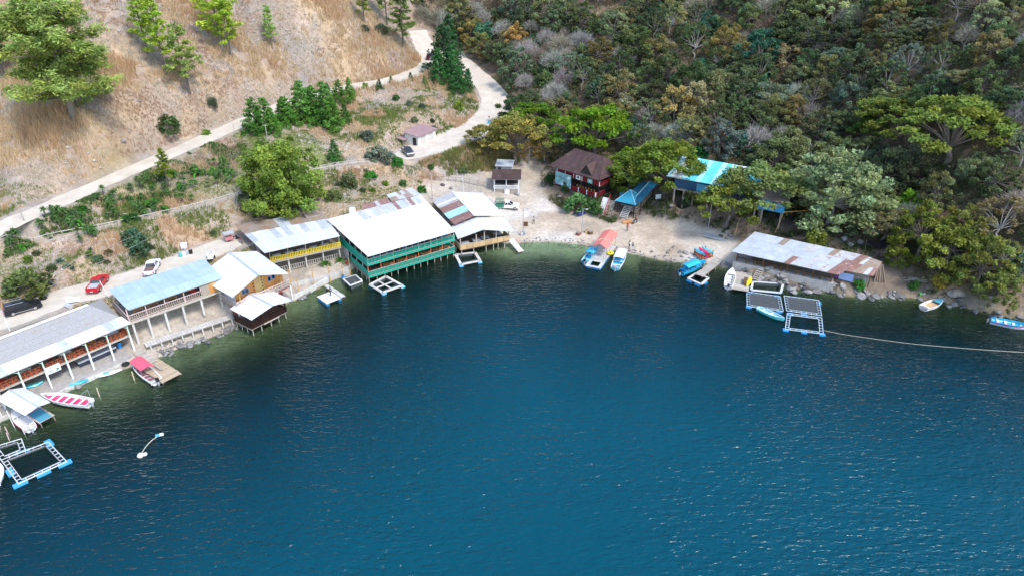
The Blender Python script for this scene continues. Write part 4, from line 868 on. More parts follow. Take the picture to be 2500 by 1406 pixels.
# --- long shed with rusty sheet roof on the right shore
b = Bld('shore_shed', 'long low open shed with grey and rusty sheet roof on brown posts', 'shed', 'B10', 1.0)
b.box('floor', CONC, .5, 17.5, 1.0, 7.5, 1.4, 1.95); b.box('back_wall', WOOD, 1, 22.5, 7.2, 7.35, 1.9, 4.9); b.box('terrace_wall', CONC, .4, 17.8, .3, 1.0, .2, 1.95)
BRN = M('brown_post', (.14, .07, .035), (.10, .05, .025), rnd=.15)
b.posts('post', BRN, [(x, .9) for x in (.9, 5.6, 9.8, 14.2, 17.2)], 1.9, 3.95, .24); b.posts('short_post', BRN, [(x, .8) for x in (2.6, 4.2, 7.6, 8.8, 11.4, 12.8, 15.4)], 1.6, 2.75, .2)
for x0, x1 in ((.9, 5.5), (6.0, 9.7), (9.9, 14.1), (14.3, 17.1)): b.beam('bench_rail', BRN, (x0, .8, 2.75), (x1, .8, 2.75), .35, .1)
def pk(i, j):
    f = i / 18
    if f < .5: return R.choices([SX['grey'], SX['litter']], [12, .3 + 4 * (j == 2)])[0]
    if f < .72: return R.choices([SX['grey'], SX['mixed'], SX['rust'], SX['palegrey']], [6, 4, .5 + .5 * (j > 0), 1.5])[0]
    return R.choices([SX['rust'], SX['mixed'], SX['litter'], SX['grey']], [3, 3, 2 + 3 * (j == 2), 2])[0]
b.roof((-.1, -.1, 3.95), (18.3, .0, 3.95), (21.8, 7.9, 5.0), (2.0, 8.0, 5.2), 18, 3, pk, jit=.05)
b.roof((18.4, 2.2, 3.9), (23.4, 3.3, 3.6), (24.2, 7.6, 4.6), (21.6, 7.8, 4.95), 6, 2, wpick([(SX['rust'], 3), (SX['litter'], 3), (SX['mixed'], 2), (SX['grey'], 1)]), name='lean_to_roof', jit=.05)
b.posts('post', BRN, [(18.6, 2.4), (23, 3.5)], 1.2, 3.7, .18); b.box('side_wall', WOOD, 19.2, 22.8, 4.0, 4.12, 1.2, 3.4)
for k in range(5): b.put('wall_board', b.mb().box(20.4 + k * .55, 20.9 + k * .55, 3.9, 3.98, 1.3, 2.6), STEEL if k % 2 else WOOD)
tag(MB().box(0, 2.3, -.03, .03, 0, 1.3).build('laundry_cloth', paint('pale_blue_cloth', (.25, .35, .60), .9), loc=loc('B10', 18.2, 2.1, 2.3), rz=FR['B10'][1] - .08), 'pale blue cloth hung under the rusty lean to roof', 'cloth')
tag(MB().box(0, .5, -.03, .03, 0, 1.5).build('laundry_cloth', C_PURPLE, loc=loc('B10', 17.6, 2.2, 2.3), rz=FR['B10'][1] - .08), 'purple cloth hung left of the pale blue cloth', 'cloth')
ld = Bld('wooden_ladder', 'wooden ladder steps from the shed down to the plank dock', 'ladder', at=loc('B10', 5.5, .9, 0), rz=FR['B10'][1] - math.pi / 2 - .1, base=.2)
for s_ in (-.55, .55): ld.beam('stringer', WOOD, (0, s_, 1.9), (3.4, s_, .45), .1, .2)
for k in range(7): ld.beam('rung', PLANK, (.3 + k * .45, -.5, 1.78 - k * .19), (.3 + k * .45, .5, 1.78 - k * .19), .28, .07)

# --- small kiosks and huts
def kiosk(name, label, cat, at, rz, w, d, h, roofmat, wallmat, railmat, base):
    k = Bld(name, label, cat, at=at, rz=rz, base=base)
    k.box('floor', WOOD, 0, w, 0, d, base + 1.05, base + 1.2)
    for i in range(10): k.put('wall_board', k.mb().box(w * i / 10 + .01, w * (i + 1) / 10 - .01, -.06, .0, base - .1, base + 1.15), wallmat)
    k.rail(railmat, (0, -.05), (w, -.05), base + 1.2, .85, .25, bw=.12); k.posts('post', WHITE, [(.08, 0), (w / 2, 0), (w - .08, 0), (.08, d), (w - .08, d)], base, base + h, .15)
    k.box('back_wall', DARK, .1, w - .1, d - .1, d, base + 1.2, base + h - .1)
    k.roof((-.5, -.6, base + h), (w + .5, -.6, base + h), (w + .5, d + .5, base + h + .7), (-.5, d + .5, base + h + .7), 6, 2, const(roofmat))
    return k
A = W(1206, 474, 2.2); a = math.radians(-2)
kiosk('white_railed_kiosk', 'small raised kiosk with dark brown roof and white railing beside the dirt plaza', 'kiosk', A, a, 5.6, 3.6, 3.7, BROWNROOF, WOOD, WHITE, 2.2)
A, a = W(1020, 358, 8.7), math.radians(62)
b = Bld('block_shed', 'white walled shed with faded red roof beside the upper parking area', 'shed', at=A, rz=a, base=8.5)
for i in range(7): b.put('wall_panel', b.mb().box(.4 + i * 1.05, 1.42 + i * 1.05, 0, .15, 8.5, 10.9), CONCLIGHT if i % 3 else WHITE)
b.box('side_wall', CONCLIGHT, .4, .55, .16, 3.9, 8.5, 11.2); b.box('side_wall', CONCLIGHT, 7.6, 7.75, .16, 3.9, 8.5, 11.2); b.box('back_wall', CONC, .6, 7.5, 3.9, 4.05, 8.5, 11.3); b.box('door', DARK, .32, .38, .6, 1.6, 8.5, 10.5)
b.roof((0, -.5, 10.95), (8.2, -.5, 10.95), (8.2, 4.5, 11.6), (0, 4.5, 11.6), 8, 1, const(SX['pink']))
b = Bld('open_lean_to', 'open lean to with faded red roof left of the white walled shed', 'shed', at=W(985, 357, 8.6), rz=a, base=8.5)
b.posts('post', WOOD, [(.2, .2), (3.6, .2), (.2, 4.6), (3.6, 4.6)], 8.4, 10.2, .14); b.box('back_wall', DARK, .2, 3.6, 4.7, 4.8, 8.5, 10.3); b.rail(WOOD, (.2, .1), (3.6, .1), 8.5, .9, .3)
b.roof((-.2, -.3, 10.0), (4.0, -.3, 10.0), (4.0, 5.1, 10.7), (-.2, 5.1, 10.7), 4, 1, const(SX['pink']))
A = T(1360, 302); b = Bld('hill_hut', 'tiny white framed hut half hidden among trees above the green acacia', 'hut', at=A, rz=.1, base=A.z)
b.posts('post', WHITE, [(0, 0), (2.4, 0), (0, 2), (2.4, 2)], A.z - .5, A.z + 2.2, .16); b.box('wall', DARK, .1, 2.3, .3, 1.9, A.z, A.z + 2.1); b.box('roof', WHITE, -.3, 2.7, -.3, 2.3, A.z + 2.2, A.z + 2.32)
A = T(1212, 428); b = Bld('roadside_hut', 'pale grey hut half hidden under the yellow leaved tree', 'hut', at=A, rz=-.15, base=A.z)
b.box('wall', CONCLIGHT, 0, 3.6, 0, 2.6, A.z - .6, A.z + 2.1); b.box('door', DARK, .3, 1.1, -.06, -.01, A.z, A.z + 1.8); b.roof((-.3, -.4, A.z + 2.15), (3.9, -.4, A.z + 2.15), (3.9, 3, A.z + 2.7), (-.3, 3, A.z + 2.7), 4, 1, const(SX['grey']))

# ------------------------------------------------------------------ vegetation meshes
def rot_frames(n, rs, up=.6):
    """random leaf orientations leaning upwards"""
    nrm = rs.normal(size=(n, 3)); nrm[:, 2] = np.abs(nrm[:, 2]) + up; nrm /= np.linalg.norm(nrm, axis=1)[:, None]
    a = rs.normal(size=(n, 3)); a -= (a * nrm).sum(1)[:, None] * nrm; a /= np.linalg.norm(a, axis=1)[:, None]
    return nrm, a, np.cross(nrm, a)
def leaf_mesh(name, clumps, lpc, size, seed, up=.6, asp=.7, shade=.35, hue=.12, surf=.55):
    """clumps: (x, y, z, radius, flatness); each gets lpc leaf sprays"""
    rs = np.random.RandomState(seed); P = []; Cc = []
    for c in clumps:
        n = max(4, int(lpc * (c[3] / np.mean([k[3] for k in clumps])) ** 1.5))
        d = rs.normal(size=(n, 3)); d /= np.linalg.norm(d, axis=1)[:, None]; r = c[3] * (surf + (1 - surf) * rs.rand(n)) * (.8 + .35 * rs.rand(n))
        p = d * r[:, None]; p[:, 2] *= c[4]; P.append(p + np.array(c[:3]))
        t = 1 + (rs.rand() - .5) * 2 * shade; h = (rs.rand() - .5) * hue * 2
        col = np.array((t * (1 + h), t, t * (1 - h)))[None, :] * (1 + (rs.rand(n, 1) - .5) * .6); Cc.append(col)
    P = np.concatenate(P); Cc = np.clip(np.concatenate(Cc), .15, 2.2); n = len(P)
    nrm, a, b = rot_frames(n, rs, up); s = size * (.6 + .8 * rs.rand(n, 1))
    V = np.stack([P - a * s - b * s * asp * .3, P - a * s * .1 - b * s * asp, P + a * s, P + b * s * asp], 1).reshape(-1, 3)
    Fq = np.arange(4 * n).reshape(-1, 4)
    return npmesh(name, V, Fq, LEAF, np.repeat(Cc, 4, 0), smooth=False)
def limb_mesh(name, h, r, clumps, seed, mat, fork=.45, every=1, bend=.25):
    rs = random.Random(seed); m = MB(); z0 = h * fork; x = y = 0; prev = Vector((0, 0, -.6)); pr = r * 1.25
    for k in range(1, 4):
        q = Vector((rs.uniform(-bend, bend) * k / 3, rs.uniform(-bend, bend) * k / 3, z0 * k / 3)); m.tube(prev, q, pr, r * (1.1 - .2 * k), 0, 7) if False else m.tube(prev, q, pr, r * (1.1 - .15 * k), 7); prev = q; pr = r * (1.1 - .15 * k)
    for i, c in enumerate(clumps):
        if i % every: continue
        e = Vector(c[:3]); mid = prev.lerp(e, .5) + Vector((rs.uniform(-.3, .3), rs.uniform(-.3, .3), rs.uniform(-.1, .5)))
        m.tube(prev, mid, pr * .55, pr * .34, 5); m.tube(mid, e, pr * .34, pr * .12, 4)
    return m.mesh(name, mat)
def dome_clumps(n, rx, h0, h1, seed, rc, flat=.7, bottom=.0, spread=1.0):
    rs = random.Random(seed); out = []
    for i in range(n):
        t = (i + .5) / n; z = bottom + (1 - bottom) * (1 - t); ang = i * 2.39996 + rs.uniform(-.4, .4); rad = math.sqrt(max(0, 1 - z * z)) * rx * spread * rs.uniform(.75, 1.08)
        out.append((rad * math.cos(ang), rad * math.sin(ang), h0 + z * (h1 - h0) + rs.uniform(-.3, .3), rc * rs.uniform(.7, 1.3), flat))
    return out
TREES = {}
def reg(kind, crown, limbs, name='crown'): TREES.setdefault(kind, []).append((crown, limbs, name))
for s in range(7):                                               # dense broadleaf, about 7 m wide
    rs = random.Random(500 + s); c = [(x * rs.uniform(.75, 1.25), y * rs.uniform(.75, 1.25), z + rs.uniform(-.9, .7), r_ * rs.uniform(.55, 1.2), f_) for x, y, z, r_, f_ in dome_clumps(58, 3.5, 2.2, 6.0 + .4 * (s % 3), 40 + s, .85, .75, -.35) if rs.random() > .16]; reg('broadleaf', leaf_mesh('crown', c, 120, .17, 60 + s, shade=.34, surf=.35), limb_mesh('trunk', 6, .22, c, s, BARK, .4, 2))
for s in range(4):                                               # loose tree with visible pale limbs
    c = dome_clumps(44, 3.6, 2.8, 7.0, 80 + s, .62, .65, -.15); reg('open_tree', leaf_mesh('crown', c, 60, .16, 90 + s, shade=.3, surf=.3), limb_mesh('trunk', 6.5, .15, c, 20 + s, PALEBARK, .35, 3, .5))
rs = random.Random(91); lob = [(rs.uniform(-1.6, 1.6), rs.uniform(-1.6, 1.6), rs.uniform(-.8, .9)) for _ in range(9)]; c = [(x * .72 + lob[i % 9][0], y * .72 + lob[i % 9][1], z * .86 + .7 + lob[i % 9][2], r_ * rs.uniform(.7, 1.1), f_) for i, (x, y, z, r_, f_) in enumerate(dome_clumps(170, 3.6, 1.7, 6.2, 77, .75, .7, -.35))]; reg('big_round', leaf_mesh('crown', c, 130, .125, 78, shade=.3), limb_mesh('trunk', 6, .24, c, 79, BARK, .35, 5))
c = [(x * q, y * q, z - (1 - q) * 2, r_, f_) for q in (1, .62) for x, y, z, r_, f_ in dome_clumps(85, 4.2, 2.2, 7.0, 67, .55, .6, -.3)]; reg('pale_tree', leaf_mesh('crown', c, 60, .14, 68, shade=.3), limb_mesh('trunk', 6.5, .16, c, 69, PALEBARK, .35, 5, .5))
for s in range(3):                                               # flat topped acacia, layered
    rs = random.Random(100 + s); c = []
    for k in range(54):
        a = k * 2.4; r_ = 4.6 * math.sqrt((k + .5) / 54) * rs.uniform(.8, 1.15); c.append((r_ * math.cos(a), r_ * math.sin(a), 5.9 - .12 * r_ * r_ + rs.uniform(-.9, .5), rs.uniform(.55, 1.1), .5))
    reg('acacia', leaf_mesh('crown', c, 125, .16, 110 + s, up=.8, shade=.3, surf=.35), limb_mesh('trunk', 5.2, .26, c, 30 + s, BARK, .3, 2, .4))
for s in range(3):                                               # bush, crown down to the ground
    c = dome_clumps(16, 1.5, .5, 2.0, 130 + s, .62, .85, -.3); reg('bush', leaf_mesh('crown', c, 70, .19, 140 + s), limb_mesh('trunk', 1.4, .06, c, 40 + s, BARK, .2, 3))
def bare_mesh(name, seed, h, mat, levels=4, spread=.75, r=.13, shrub=False):
    """forking leafless branches; the finest ones are three sided"""
    rs = random.Random(seed); m = MB()
    def grow(p, d, L, r_, k):
        q = p + d * L; m.tube(p, q, r_, r_ * .62, 5 if k > 2 else 3)
        if k == 0: return
        for i in range(rs.choice((2, 3, 3))):
            e = Vector((rs.gauss(0, 1), rs.gauss(0, 1), rs.gauss(.25, .6))).normalized(); grow(p + d * L * rs.uniform(.6, 1), (d + e * spread).normalized(), L * rs.uniform(.55, .8), r_ * .58, k - 1)
    if shrub:
        for i in range(9): grow(Vector((rs.uniform(-.3, .3), rs.uniform(-.3, .3), -.2)), Vector((rs.gauss(0, .6), rs.gauss(0, .6), 1)).normalized(), h * .38, r, levels - 1)
    else: grow(Vector((0, 0, -.5)), Vector((rs.uniform(-.15, .15), rs.uniform(-.15, .15), 1)).normalized(), h * .36, r, levels)
    return m.mesh(name, mat)
GREYBARK = M('bleached_bark', (.30, .28, .265), (.20, .185, .175), scale=3, rnd=.3)
TWIGM = M('dry_twig', (.19, .18, .155), (.12, .11, .095), scale=2, rnd=.4)
def haze_twigs(name, seed, rx, h0, h1, n=900):
    """brush of fine dead twigs, as slender triangles"""
    rs = np.random.RandomState(seed); d = rs.normal(size=(n, 3)); d /= np.linalg.norm(d, axis=1)[:, None]; d[:, 2] = np.abs(d[:, 2])
    p = d * np.array((rx, rx, h1 - h0)) * (.45 + .5 * rs.rand(n, 1)); p[:, 2] += h0
    t = d + rs.normal(size=(n, 3)) * .55; t[:, 2] += .15; t /= np.linalg.norm(t, axis=1)[:, None]; L = .45 + .75 * rs.rand(n, 1)
    s = np.cross(t, rs.normal(size=(n, 3))); s /= np.linalg.norm(s, axis=1)[:, None]
    V = np.stack([p - s * .022, p + s * .022, p + t * L], 1).reshape(-1, 3); col = np.repeat((.6 + .8 * rs.rand(n, 1)) * np.ones((1, 3)), 3, 0)
    return npmesh(name, V, np.arange(3 * n).reshape(-1, 3), TWIG, col, smooth=False)
for s in range(4): reg('bare_tree', haze_twigs('twigs', 150 + s, 2.9, 2.6, 6.0, 1500), bare_mesh('trunk', 160 + s, 6.5, GREYBARK), 'twigs')
for s in range(4): reg('thicket', haze_twigs('twigs', 170 + s, 2.1, .5, 2.6, 1900), bare_mesh('stem', 180 + s, 3.0, TWIGM, 3, .8, .06, True), 'twigs')
for s in range(4):                                               # pine with open tufted branches, 13 m
    rs = random.Random(200 + s); m = MB(); c = []; h = 13.0; m.tube((0, 0, -.8), (.1, 0, h * .5), .24, .15, 7); m.tube((.1, 0, h * .5), (0, .1, h), .15, .03, 6)
    for k in range(30):
        z = h * (.26 + .72 * k / 30); L = (1 - (z / h - .22) / .84) * (3.3 if s != 2 else 2.3) * rs.uniform(.6, 1.1) + .35; a = k * 2.4 + rs.uniform(-.5, .5); up = rs.uniform(.05, .45) * L
        e = Vector((L * math.cos(a), L * math.sin(a), z + up)); m.tube((0, 0, z - .1), e, .05, .018, 4)
        for f_ in (1.0, .72, .5)[: 3 if L > 1.4 else 2]:
            c.append((e.x * f_ + rs.uniform(-.3, .3), e.y * f_ + rs.uniform(-.3, .3), z + up * f_ + rs.uniform(0, .25), rs.uniform(.6, .95), .62))
    c.append((0, 0, h, .4, 1.2))
    reg('pine', leaf_mesh('crown', c, 62, .22, 210 + s, up=.8, asp=.42, shade=.25, surf=.1), m.mesh('trunk', BARK))
rs = random.Random(299); m = MB(); c = []; h = 12.0; m.tube((0, 0, -.8), (.25, .1, h * .5), .36, .24, 8); m.tube((.25, .1, h * .5), (-.2, 0, h * .95), .24, .05, 7)
for k in range(34):                                              # old spreading pine with heavy layered boughs
    z = h * (.14 + .80 * k / 34); L = 5.2 * (1 - .55 * (k / 34) ** 2) * rs.uniform(.62, 1.08); a = k * 2.4 + rs.uniform(-.5, .5); up = rs.uniform(-.02, .28) * L; e = Vector((L * math.cos(a), L * math.sin(a), z + up)); m.tube((0, 0, z), e, .11, .03, 5)
    for f_ in (1.0, .86, .7, .52, .36)[: 5 if L > 2.5 else 3]:
        for j in range(2): c.append((e.x * f_ + rs.uniform(-.8, .8), e.y * f_ + rs.uniform(-.8, .8), z + up * f_ + rs.uniform(-.2, .8), rs.uniform(.55, 1.0), .68))
c += [(x * .8 + rs.uniform(-.5, .5), y * .75 + rs.uniform(-.6, .6), z + rs.uniform(-.6, .6), r_ * .9, f_) for x, y, z, r_, f_ in c[::2]]
reg('big_pine', leaf_mesh('crown', c, 85, .17, 298, up=.8, asp=.4, shade=.3, surf=.1), m.mesh('trunk', BARK))
for s in range(3):                                               # cypress like conifer with drooping layers, 7 m
    rs = random.Random(230 + s); m = MB(); m.tube((0, 0, -.4), (0, 0, 6.6), .14, .02, 6); c = []
    for k in range(46):
        z = .35 + 6.3 * k / 46; L = (1 - k / 48) ** .8 * 2.45 * rs.uniform(.7, 1.2) + .12; a = k * 2.4 + rs.uniform(-.4, .4)
        for f_ in (1.0, .6): c.append((L * f_ * math.cos(a), L * f_ * math.sin(a), z - .18 * L * f_ + .15, .24 + .20 * L, .55))
    reg('conifer', leaf_mesh('crown', c, 34, .21, 240 + s, up=.35, asp=.45, shade=.4), m.mesh('trunk', BARK))
def strap_plant(name, seed, heads, n, L, w, arch, col=(1, 1, 1)):
    rs = np.random.RandomState(seed); V = []; Cc = []
    for hx, hy, hz in heads:
        for i in range(n):
            a = rs.rand() * 6.283; el = math.radians(rs.uniform(5, 80)); l = L * rs.uniform(.7, 1.1); d = np.array((math.cos(a) * math.cos(el), math.sin(a) * math.cos(el), math.sin(el))); s = np.array((-math.sin(a), math.cos(a), 0)) * w
            p = np.array((hx, hy, hz)); mid = p + d * l * .55; tip = p + d * l + np.array((0, 0, -arch * l)); t = rs.uniform(.6, 1.4)
            V += [p - s * .6, p + s * .6, mid + s, mid - s, mid - s, mid + s, tip + s * .1, tip - s * .1]; Cc += [np.array(col) * t] * 8
    return npmesh(name, np.array(V), np.arange(len(V)).reshape(-1, 4), LEAF, np.array(Cc), smooth=False)
for s in range(4):
    rs = random.Random(250 + s); hd = [(rs.uniform(-.3, .3) * k, rs.uniform(-.3, .3) * k, 1.0 - .3 * k + rs.uniform(-.2, .3)) for k in range(1 + s % 3)]
    m = MB()
    for q in hd: m.tube((q[0] * .2, q[1] * .2, -.2), q, .09, .07, 5)
    reg('yucca', strap_plant('leaf_rosette', 260 + s, hd, 60, 1.0, .075, .4), m.mesh('stem', BARK), 'leaf_rosette')
for s in range(3): reg('agave', strap_plant('leaf_rosette', 270 + s, [(0, 0, .1)], 34, .95, .075, .15), None, 'leaf_rosette')
for s in range(2): reg('banana', strap_plant('leaf_rosette', 280 + s, [(0, 0, .5), (.5, .2, .3)], 14, 1.7, .22, .5), None, 'leaf_rosette')

NV = {}
def plant(kind, at, scale, color, label, cat, group, name=None, rz=None, v=None, sz=None, trunkcol=None):
    o = TREES[kind]; i = (NV.get(kind, 0) if v is None else v) % len(o); NV[kind] = NV.get(kind, 0) + 1
    cr, tr, nm = o[i]; t = thing(name or kind, label, cat, (at.x, at.y, at.z), R.uniform(0, 6.28) if rz is None else rz, group); t.scale = (scale * R.uniform(.82, 1.2), scale * R.uniform(.82, 1.2), scale * (sz or R.uniform(.9, 1.12)))
    inst(nm, cr, t, color=tuple(x * 1.65 for x in color))
    if tr: inst('trunk' if kind not in ('bush', 'thicket', 'yucca') else 'stem', tr, t)
    return t
def vary(c, k=.2): f = 1 + R.uniform(-k, k); return tuple(max(.003, x * f * (1 + R.uniform(-.1, .1))) for x in c)
G_PINE = (.20, .255, .07); G_PINE2 = (.23, .31, .04); G_CON = (.026, .085, .028); G_BRO = (.125, .178, .034); G_ACA = (.095, .150, .022); G_DARK = (.070, .095, .045); G_MID = (.098, .128, .054); G_OLIVE = (.145, .140, .062)
G_YELL = (.23, .18, .06); G_TEAL = (.045, .11, .065); G_SAGE = (.11, .14, .095); G_DRY = (.24, .19, .13); G_LIME = (.13, .22, .03); G_TWIG = (.20, .195, .17); G_BROWNT = (.135, .11, .08); G_PALE = (.19, .215, .115); G_YUC = (.075, .135, .045)

# --- named single trees
def P_(px, py): return T(px, py)
plant('big_round', T(700, 530), 1.95, G_BRO, 'big round bright green tree standing behind the yellow railed wing', 'tree', None, 'broadleaf_tree', v=0, sz=1.08)
plant('broadleaf', T(640, 520), .95, vary(G_MID), 'dark leafy tree tucked left of the big round bright green tree', 'tree', None, 'broadleaf_tree', v=1, sz=1.0)
plant('big_pine', T(180, 290), 1.85, G_PINE, 'largest spreading pine on the dry hillside at upper left', 'pine tree', None, 'pine_tree', v=0, rz=1.0, sz=1.0)
plant('pine', T(405, 185), 1.35, G_PINE2, 'tall slim pine right of the largest spreading pine, leftmost of the trio', 'pine tree', None, 'pine_tree', v=2)
plant('pine', T(362, 135), 1.15, G_PINE2, 'thin pine just behind the slim trio on the dry hillside', 'pine tree', None, 'pine_tree', v=2)
plant('pine', T(464, 232), 1.3, G_PINE, 'pine nearest the road in the trio on the dry hillside', 'pine tree', None, 'pine_tree', v=1)
plant('pine', T(545, 130), 1.5, G_PINE2, 'bright yellow green pine at the top edge of the dry hillside', 'pine tree', None, 'pine_tree', v=3)
plant('pine', T(566, 145), 1.15, G_PINE2, 'smaller pine touching the bright yellow green pine at the top edge', 'pine tree', None, 'pine_tree', v=0)
plant('pine', T(12, 190), 1.15, (.05, .075, .03), 'dark pine, shade put into its colour, at the left edge behind the largest pine', 'pine tree', None, 'pine_tree', v=1)  # crown colour darkened to stand in for the shade there
plant('pine', T(120, 40), 1.3, G_PINE, 'pine behind the top of the largest spreading pine', 'pine tree', None, 'pine_tree', v=3)
plant('pine', T(945, 62), 1.25, G_PINE, 'pine left of the road where it enters the valley', 'pine tree', None, 'pine_tree', v=3)
plant('pine', T(985, 118), 1.4, (.10, .15, .035), 'leaning pale green pine beside the upper road', 'pine tree', None, 'pine_tree', v=1, sz=.8)
plant('pine', T(665, 120), .8, vary(G_PINE), 'faint thin pine in the middle of the dry hillside', 'pine tree', None, 'pine_tree', v=2)
plant('pine', T(890, 60), .9, (.13, .17, .03), 'yellowish young pine at the top of the dry hillside near the valley', 'pine tree', None, 'pine_tree', v=2)
plant('pine', T(412, 455), .62, (.13, .17, .02), 'bushy yellow green pine between the road and the footpath', 'pine tree', None, 'pine_tree', v=0, sz=.95)
for k, (x, y, s_, v_) in enumerate(((1085, 178, 2.1, 0), (1108, 205, 1.45, 1), (1072, 202, 1.25, 2), (1118, 228, 1.0, 0), (1143, 220, .8, 1), (1098, 130, 1.8, 2))):
    plant('conifer', T(x, y), s_, vary((.036, .082, .034) if k in (0, 5) else (.04, .11, .034), .12), '%s dark conifer on the point between the two roads' % ('tallest', 'middle sized', 'leftmost small', 'lower right', 'rightmost little', 'rear')[k], 'conifer', 'conifers between the two roads', 'conifer_tree')
for k, (x, y, s_) in enumerate(((625, 325, .95), (652, 318, .85), (668, 330, .7), (702, 305, .8), (742, 300, 1.15), (770, 300, 1.0), (800, 308, 1.1), (815, 315, .8), (845, 302, .55), (830, 252, .65), (855, 242, .55), (690, 298, .6), (755, 285, .85))):
    plant('conifer', T(x, y), s_ * 1.3, vary((.075, .165, .034), .15), 'bright conifer in the row below the upper road, %s from the left' % ('one', 'two', 'three', 'five', 'seven', 'eight', 'nine', 'ten', 'twelve', 'eleven on the bank', 'last on the bank', 'four', 'six')[k], 'conifer', 'conifers below the upper road', 'conifer_tree')
for k, (x, y, s_, kd, c_) in enumerate(((892, 216, .6, 'bush', G_LIME), (927, 220, .42, 'conifer', G_CON), (955, 205, .32, 'conifer', (.06, .12, .04)), (1003, 198, .36, 'conifer', (.05, .1, .04)), (1037, 210, .4, 'conifer', (.10, .17, .05)), (818, 393, .65, 'conifer', (.045, .13, .03)), (800, 225, .35, 'conifer', G_CON))):
    plant(kd, T(x, y), s_, c_, ('round lime green sapling on the edge of the upper road', 'dark green conical sapling beside the round lime sapling', 'thin pale sapling at the roadside', 'slim grey green sapling nearest the road bend', 'light green sapling below the road bend', 'slim bright conifer above the hill track fence', 'small sapling above the conifer row')[k], 'sapling', None, 'young_tree')
for k, (x, y, s_, c_, lb) in enumerate(((415, 322, 1.65, (.055, .085, .03), 'large dark green bush on the dry hillside above the road'), (520, 262, .8, (.08, .10, .06), 'grey green bush on the dry slope right of the large dark bush'), (75, 722, 1.75, (.085, .11, .035), 'large rounded green bush above the shore road near the black car'), (322, 545, .85, (.03, .085, .02), 'dark green bush below the footpath fence'), (330, 600, 1.25, (.055, .10, .055), 'dusty green bush above the white pickup'), (345, 622, .95, (.055, .10, .055), 'lower half of the dusty green shrubs above the white pickup'), (895, 340, .95, (.09, .11, .08), 'grey green bush above the pale scarp'), (1000, 258, .5, G_SAGE, 'pale grey bush right of the mid slope dark shrub'), (1030, 265, .5, (.05, .085, .055), 'dark grey green shrub on the mid slope'), (968, 245, .6, (.04, .10, .03), 'dark green shrub on the slope below the road bend'), (1012, 300, .5, G_MID, 'green bush above the white walled shed'), (1120, 268, .85, (.16, .20, .03), 'yellow green bush at the inner edge of the lower road'), (1052, 415, .5, (.03, .10, .03), 'dark green shrub at the end of the track fence'), (1130, 425, .6, G_MID, 'green bush above the post fence'), (930, 85, 1.1, (.06, .08, .05), 'dark grey green bush at the top right of the dry hillside'), (890, 78, .8, (.07, .09, .06), 'dusty bush beside the dark grey green bush on the hilltop'), (240, 640, .5, (.08, .12, .06), 'little bush above the red pickup'), (505, 330, .5, G_LIME, 'small bright bush beside the leaning roadside post'), (970, 405, .8, (.03, .14, .02), 'vivid green bush below the hill track'), (905, 440, .75, (.035, .15, .02), 'vivid green bush in the hollow behind the big white roof'), (1030, 470, .55, (.04, .14, .02), 'small vivid bush at the corner of the grey rear roof'), (985, 455, .6, (.05, .12, .03), 'vivid green shrub left of the grey rear roof'), (855, 455, 1.1, (.10, .125, .055), 'olive shrub with a dark trunk behind the water tank'), (815, 490, 1.0, (.11, .14, .05), 'yellowish shrub left of the water tank'), (925, 390, 1.35, (.12, .145, .10), 'pale feathery tree beside the dark pickup on the upper parking'), (950, 400, 1.0, (.12, .14, .10), 'pale feathery shrub just below the dark pickup'))):
    plant('bush', T(x, y), s_, c_, lb, 'bush', None, 'bush')
for k in range(46):                                               # low green growth on the slopes
    zone = R.choice(((0, 560, 560, 640), (590, 800, 340, 440), (760, 1160, 230, 330), (820, 1000, 400, 470), (0, 420, 600, 700))); x = R.uniform(zone[0], zone[1]); y = R.uniform(zone[2], zone[3]); p = T(x, y)
    if float(seg_dist(np.array([p.x]), np.array([p.y]), RD['shore_road'])[0][0]) < 4 or float(seg_dist(np.array([p.x]), np.array([p.y]), RD['upper_road'])[0][0]) < 4 or float(seg_dist(np.array([p.x]), np.array([p.y]), RD['lower_road'])[0][0]) < 6 or p.z < 5.6: continue
    tag(inst('low_shrub', TREES['bush'][k % 3][0], None, p - Vector((0, 0, .25)), rot=(0, 0, R.uniform(0, 6)), scale=R.uniform(.22, .48), color=vary(R.choice((G_MID, G_SAGE, G_LIME, (.10, .12, .05))))), 'low shrub among the dry grass', 'shrub')['group'] = 'low shrubs on the dry slopes'

_lab = [((120, 650), 'on the slope left of the red pickup'), ((300, 640), 'on the slope above the white pickup'), ((60, 590), 'below the left end of the footpath'), ((400, 590), 'below the footpath right of the dark bush'), ((540, 575), 'on the slope near the cargo tricycle'), ((620, 390), 'left of the big round tree'), ((700, 360), 'below the conifer row'), ((780, 370), 'beside the slim bright conifer'), ((830, 280), 'at the right end of the conifer row'), ((950, 260), 'on the slope below the road bend'), ((1060, 260), 'on the slope inside the lower road'), ((880, 420), 'below the hill track'), ((970, 440), 'behind the grey rear roof'), ((850, 460), 'behind the water tank')]
def label_near(pref, objs_, fmt):
    g_ = {}
    for t in objs_: px, py = [float(q) for q in proj(t.location.x, t.location.y, t.location.z)]; g_.setdefault(min(range(len(_lab)), key=lambda i: (_lab[i][0][0] - px) ** 2 + (_lab[i][0][1] - py) ** 2), []).append(t)
    for k, L_ in g_.items():
        L_.sort(key=lambda t: float(proj(t.location.x, t.location.y, t.location.z)[0]))
        for i, t in enumerate(L_): t['label'] = fmt % ('' if len(L_) == 1 else 'leftmost ' if i == 0 else 'rightmost ' if i == len(L_) - 1 else ('second', 'third', 'fourth', 'fifth', 'sixth', 'seventh', 'eighth')[i - 1] + ' from left ', _lab[k][1])
label_near('', [o for o in COL.objects if o.name.startswith('low_shrub')], '%slow shrub %s')
YUC = []
rs_ = random.Random(5)
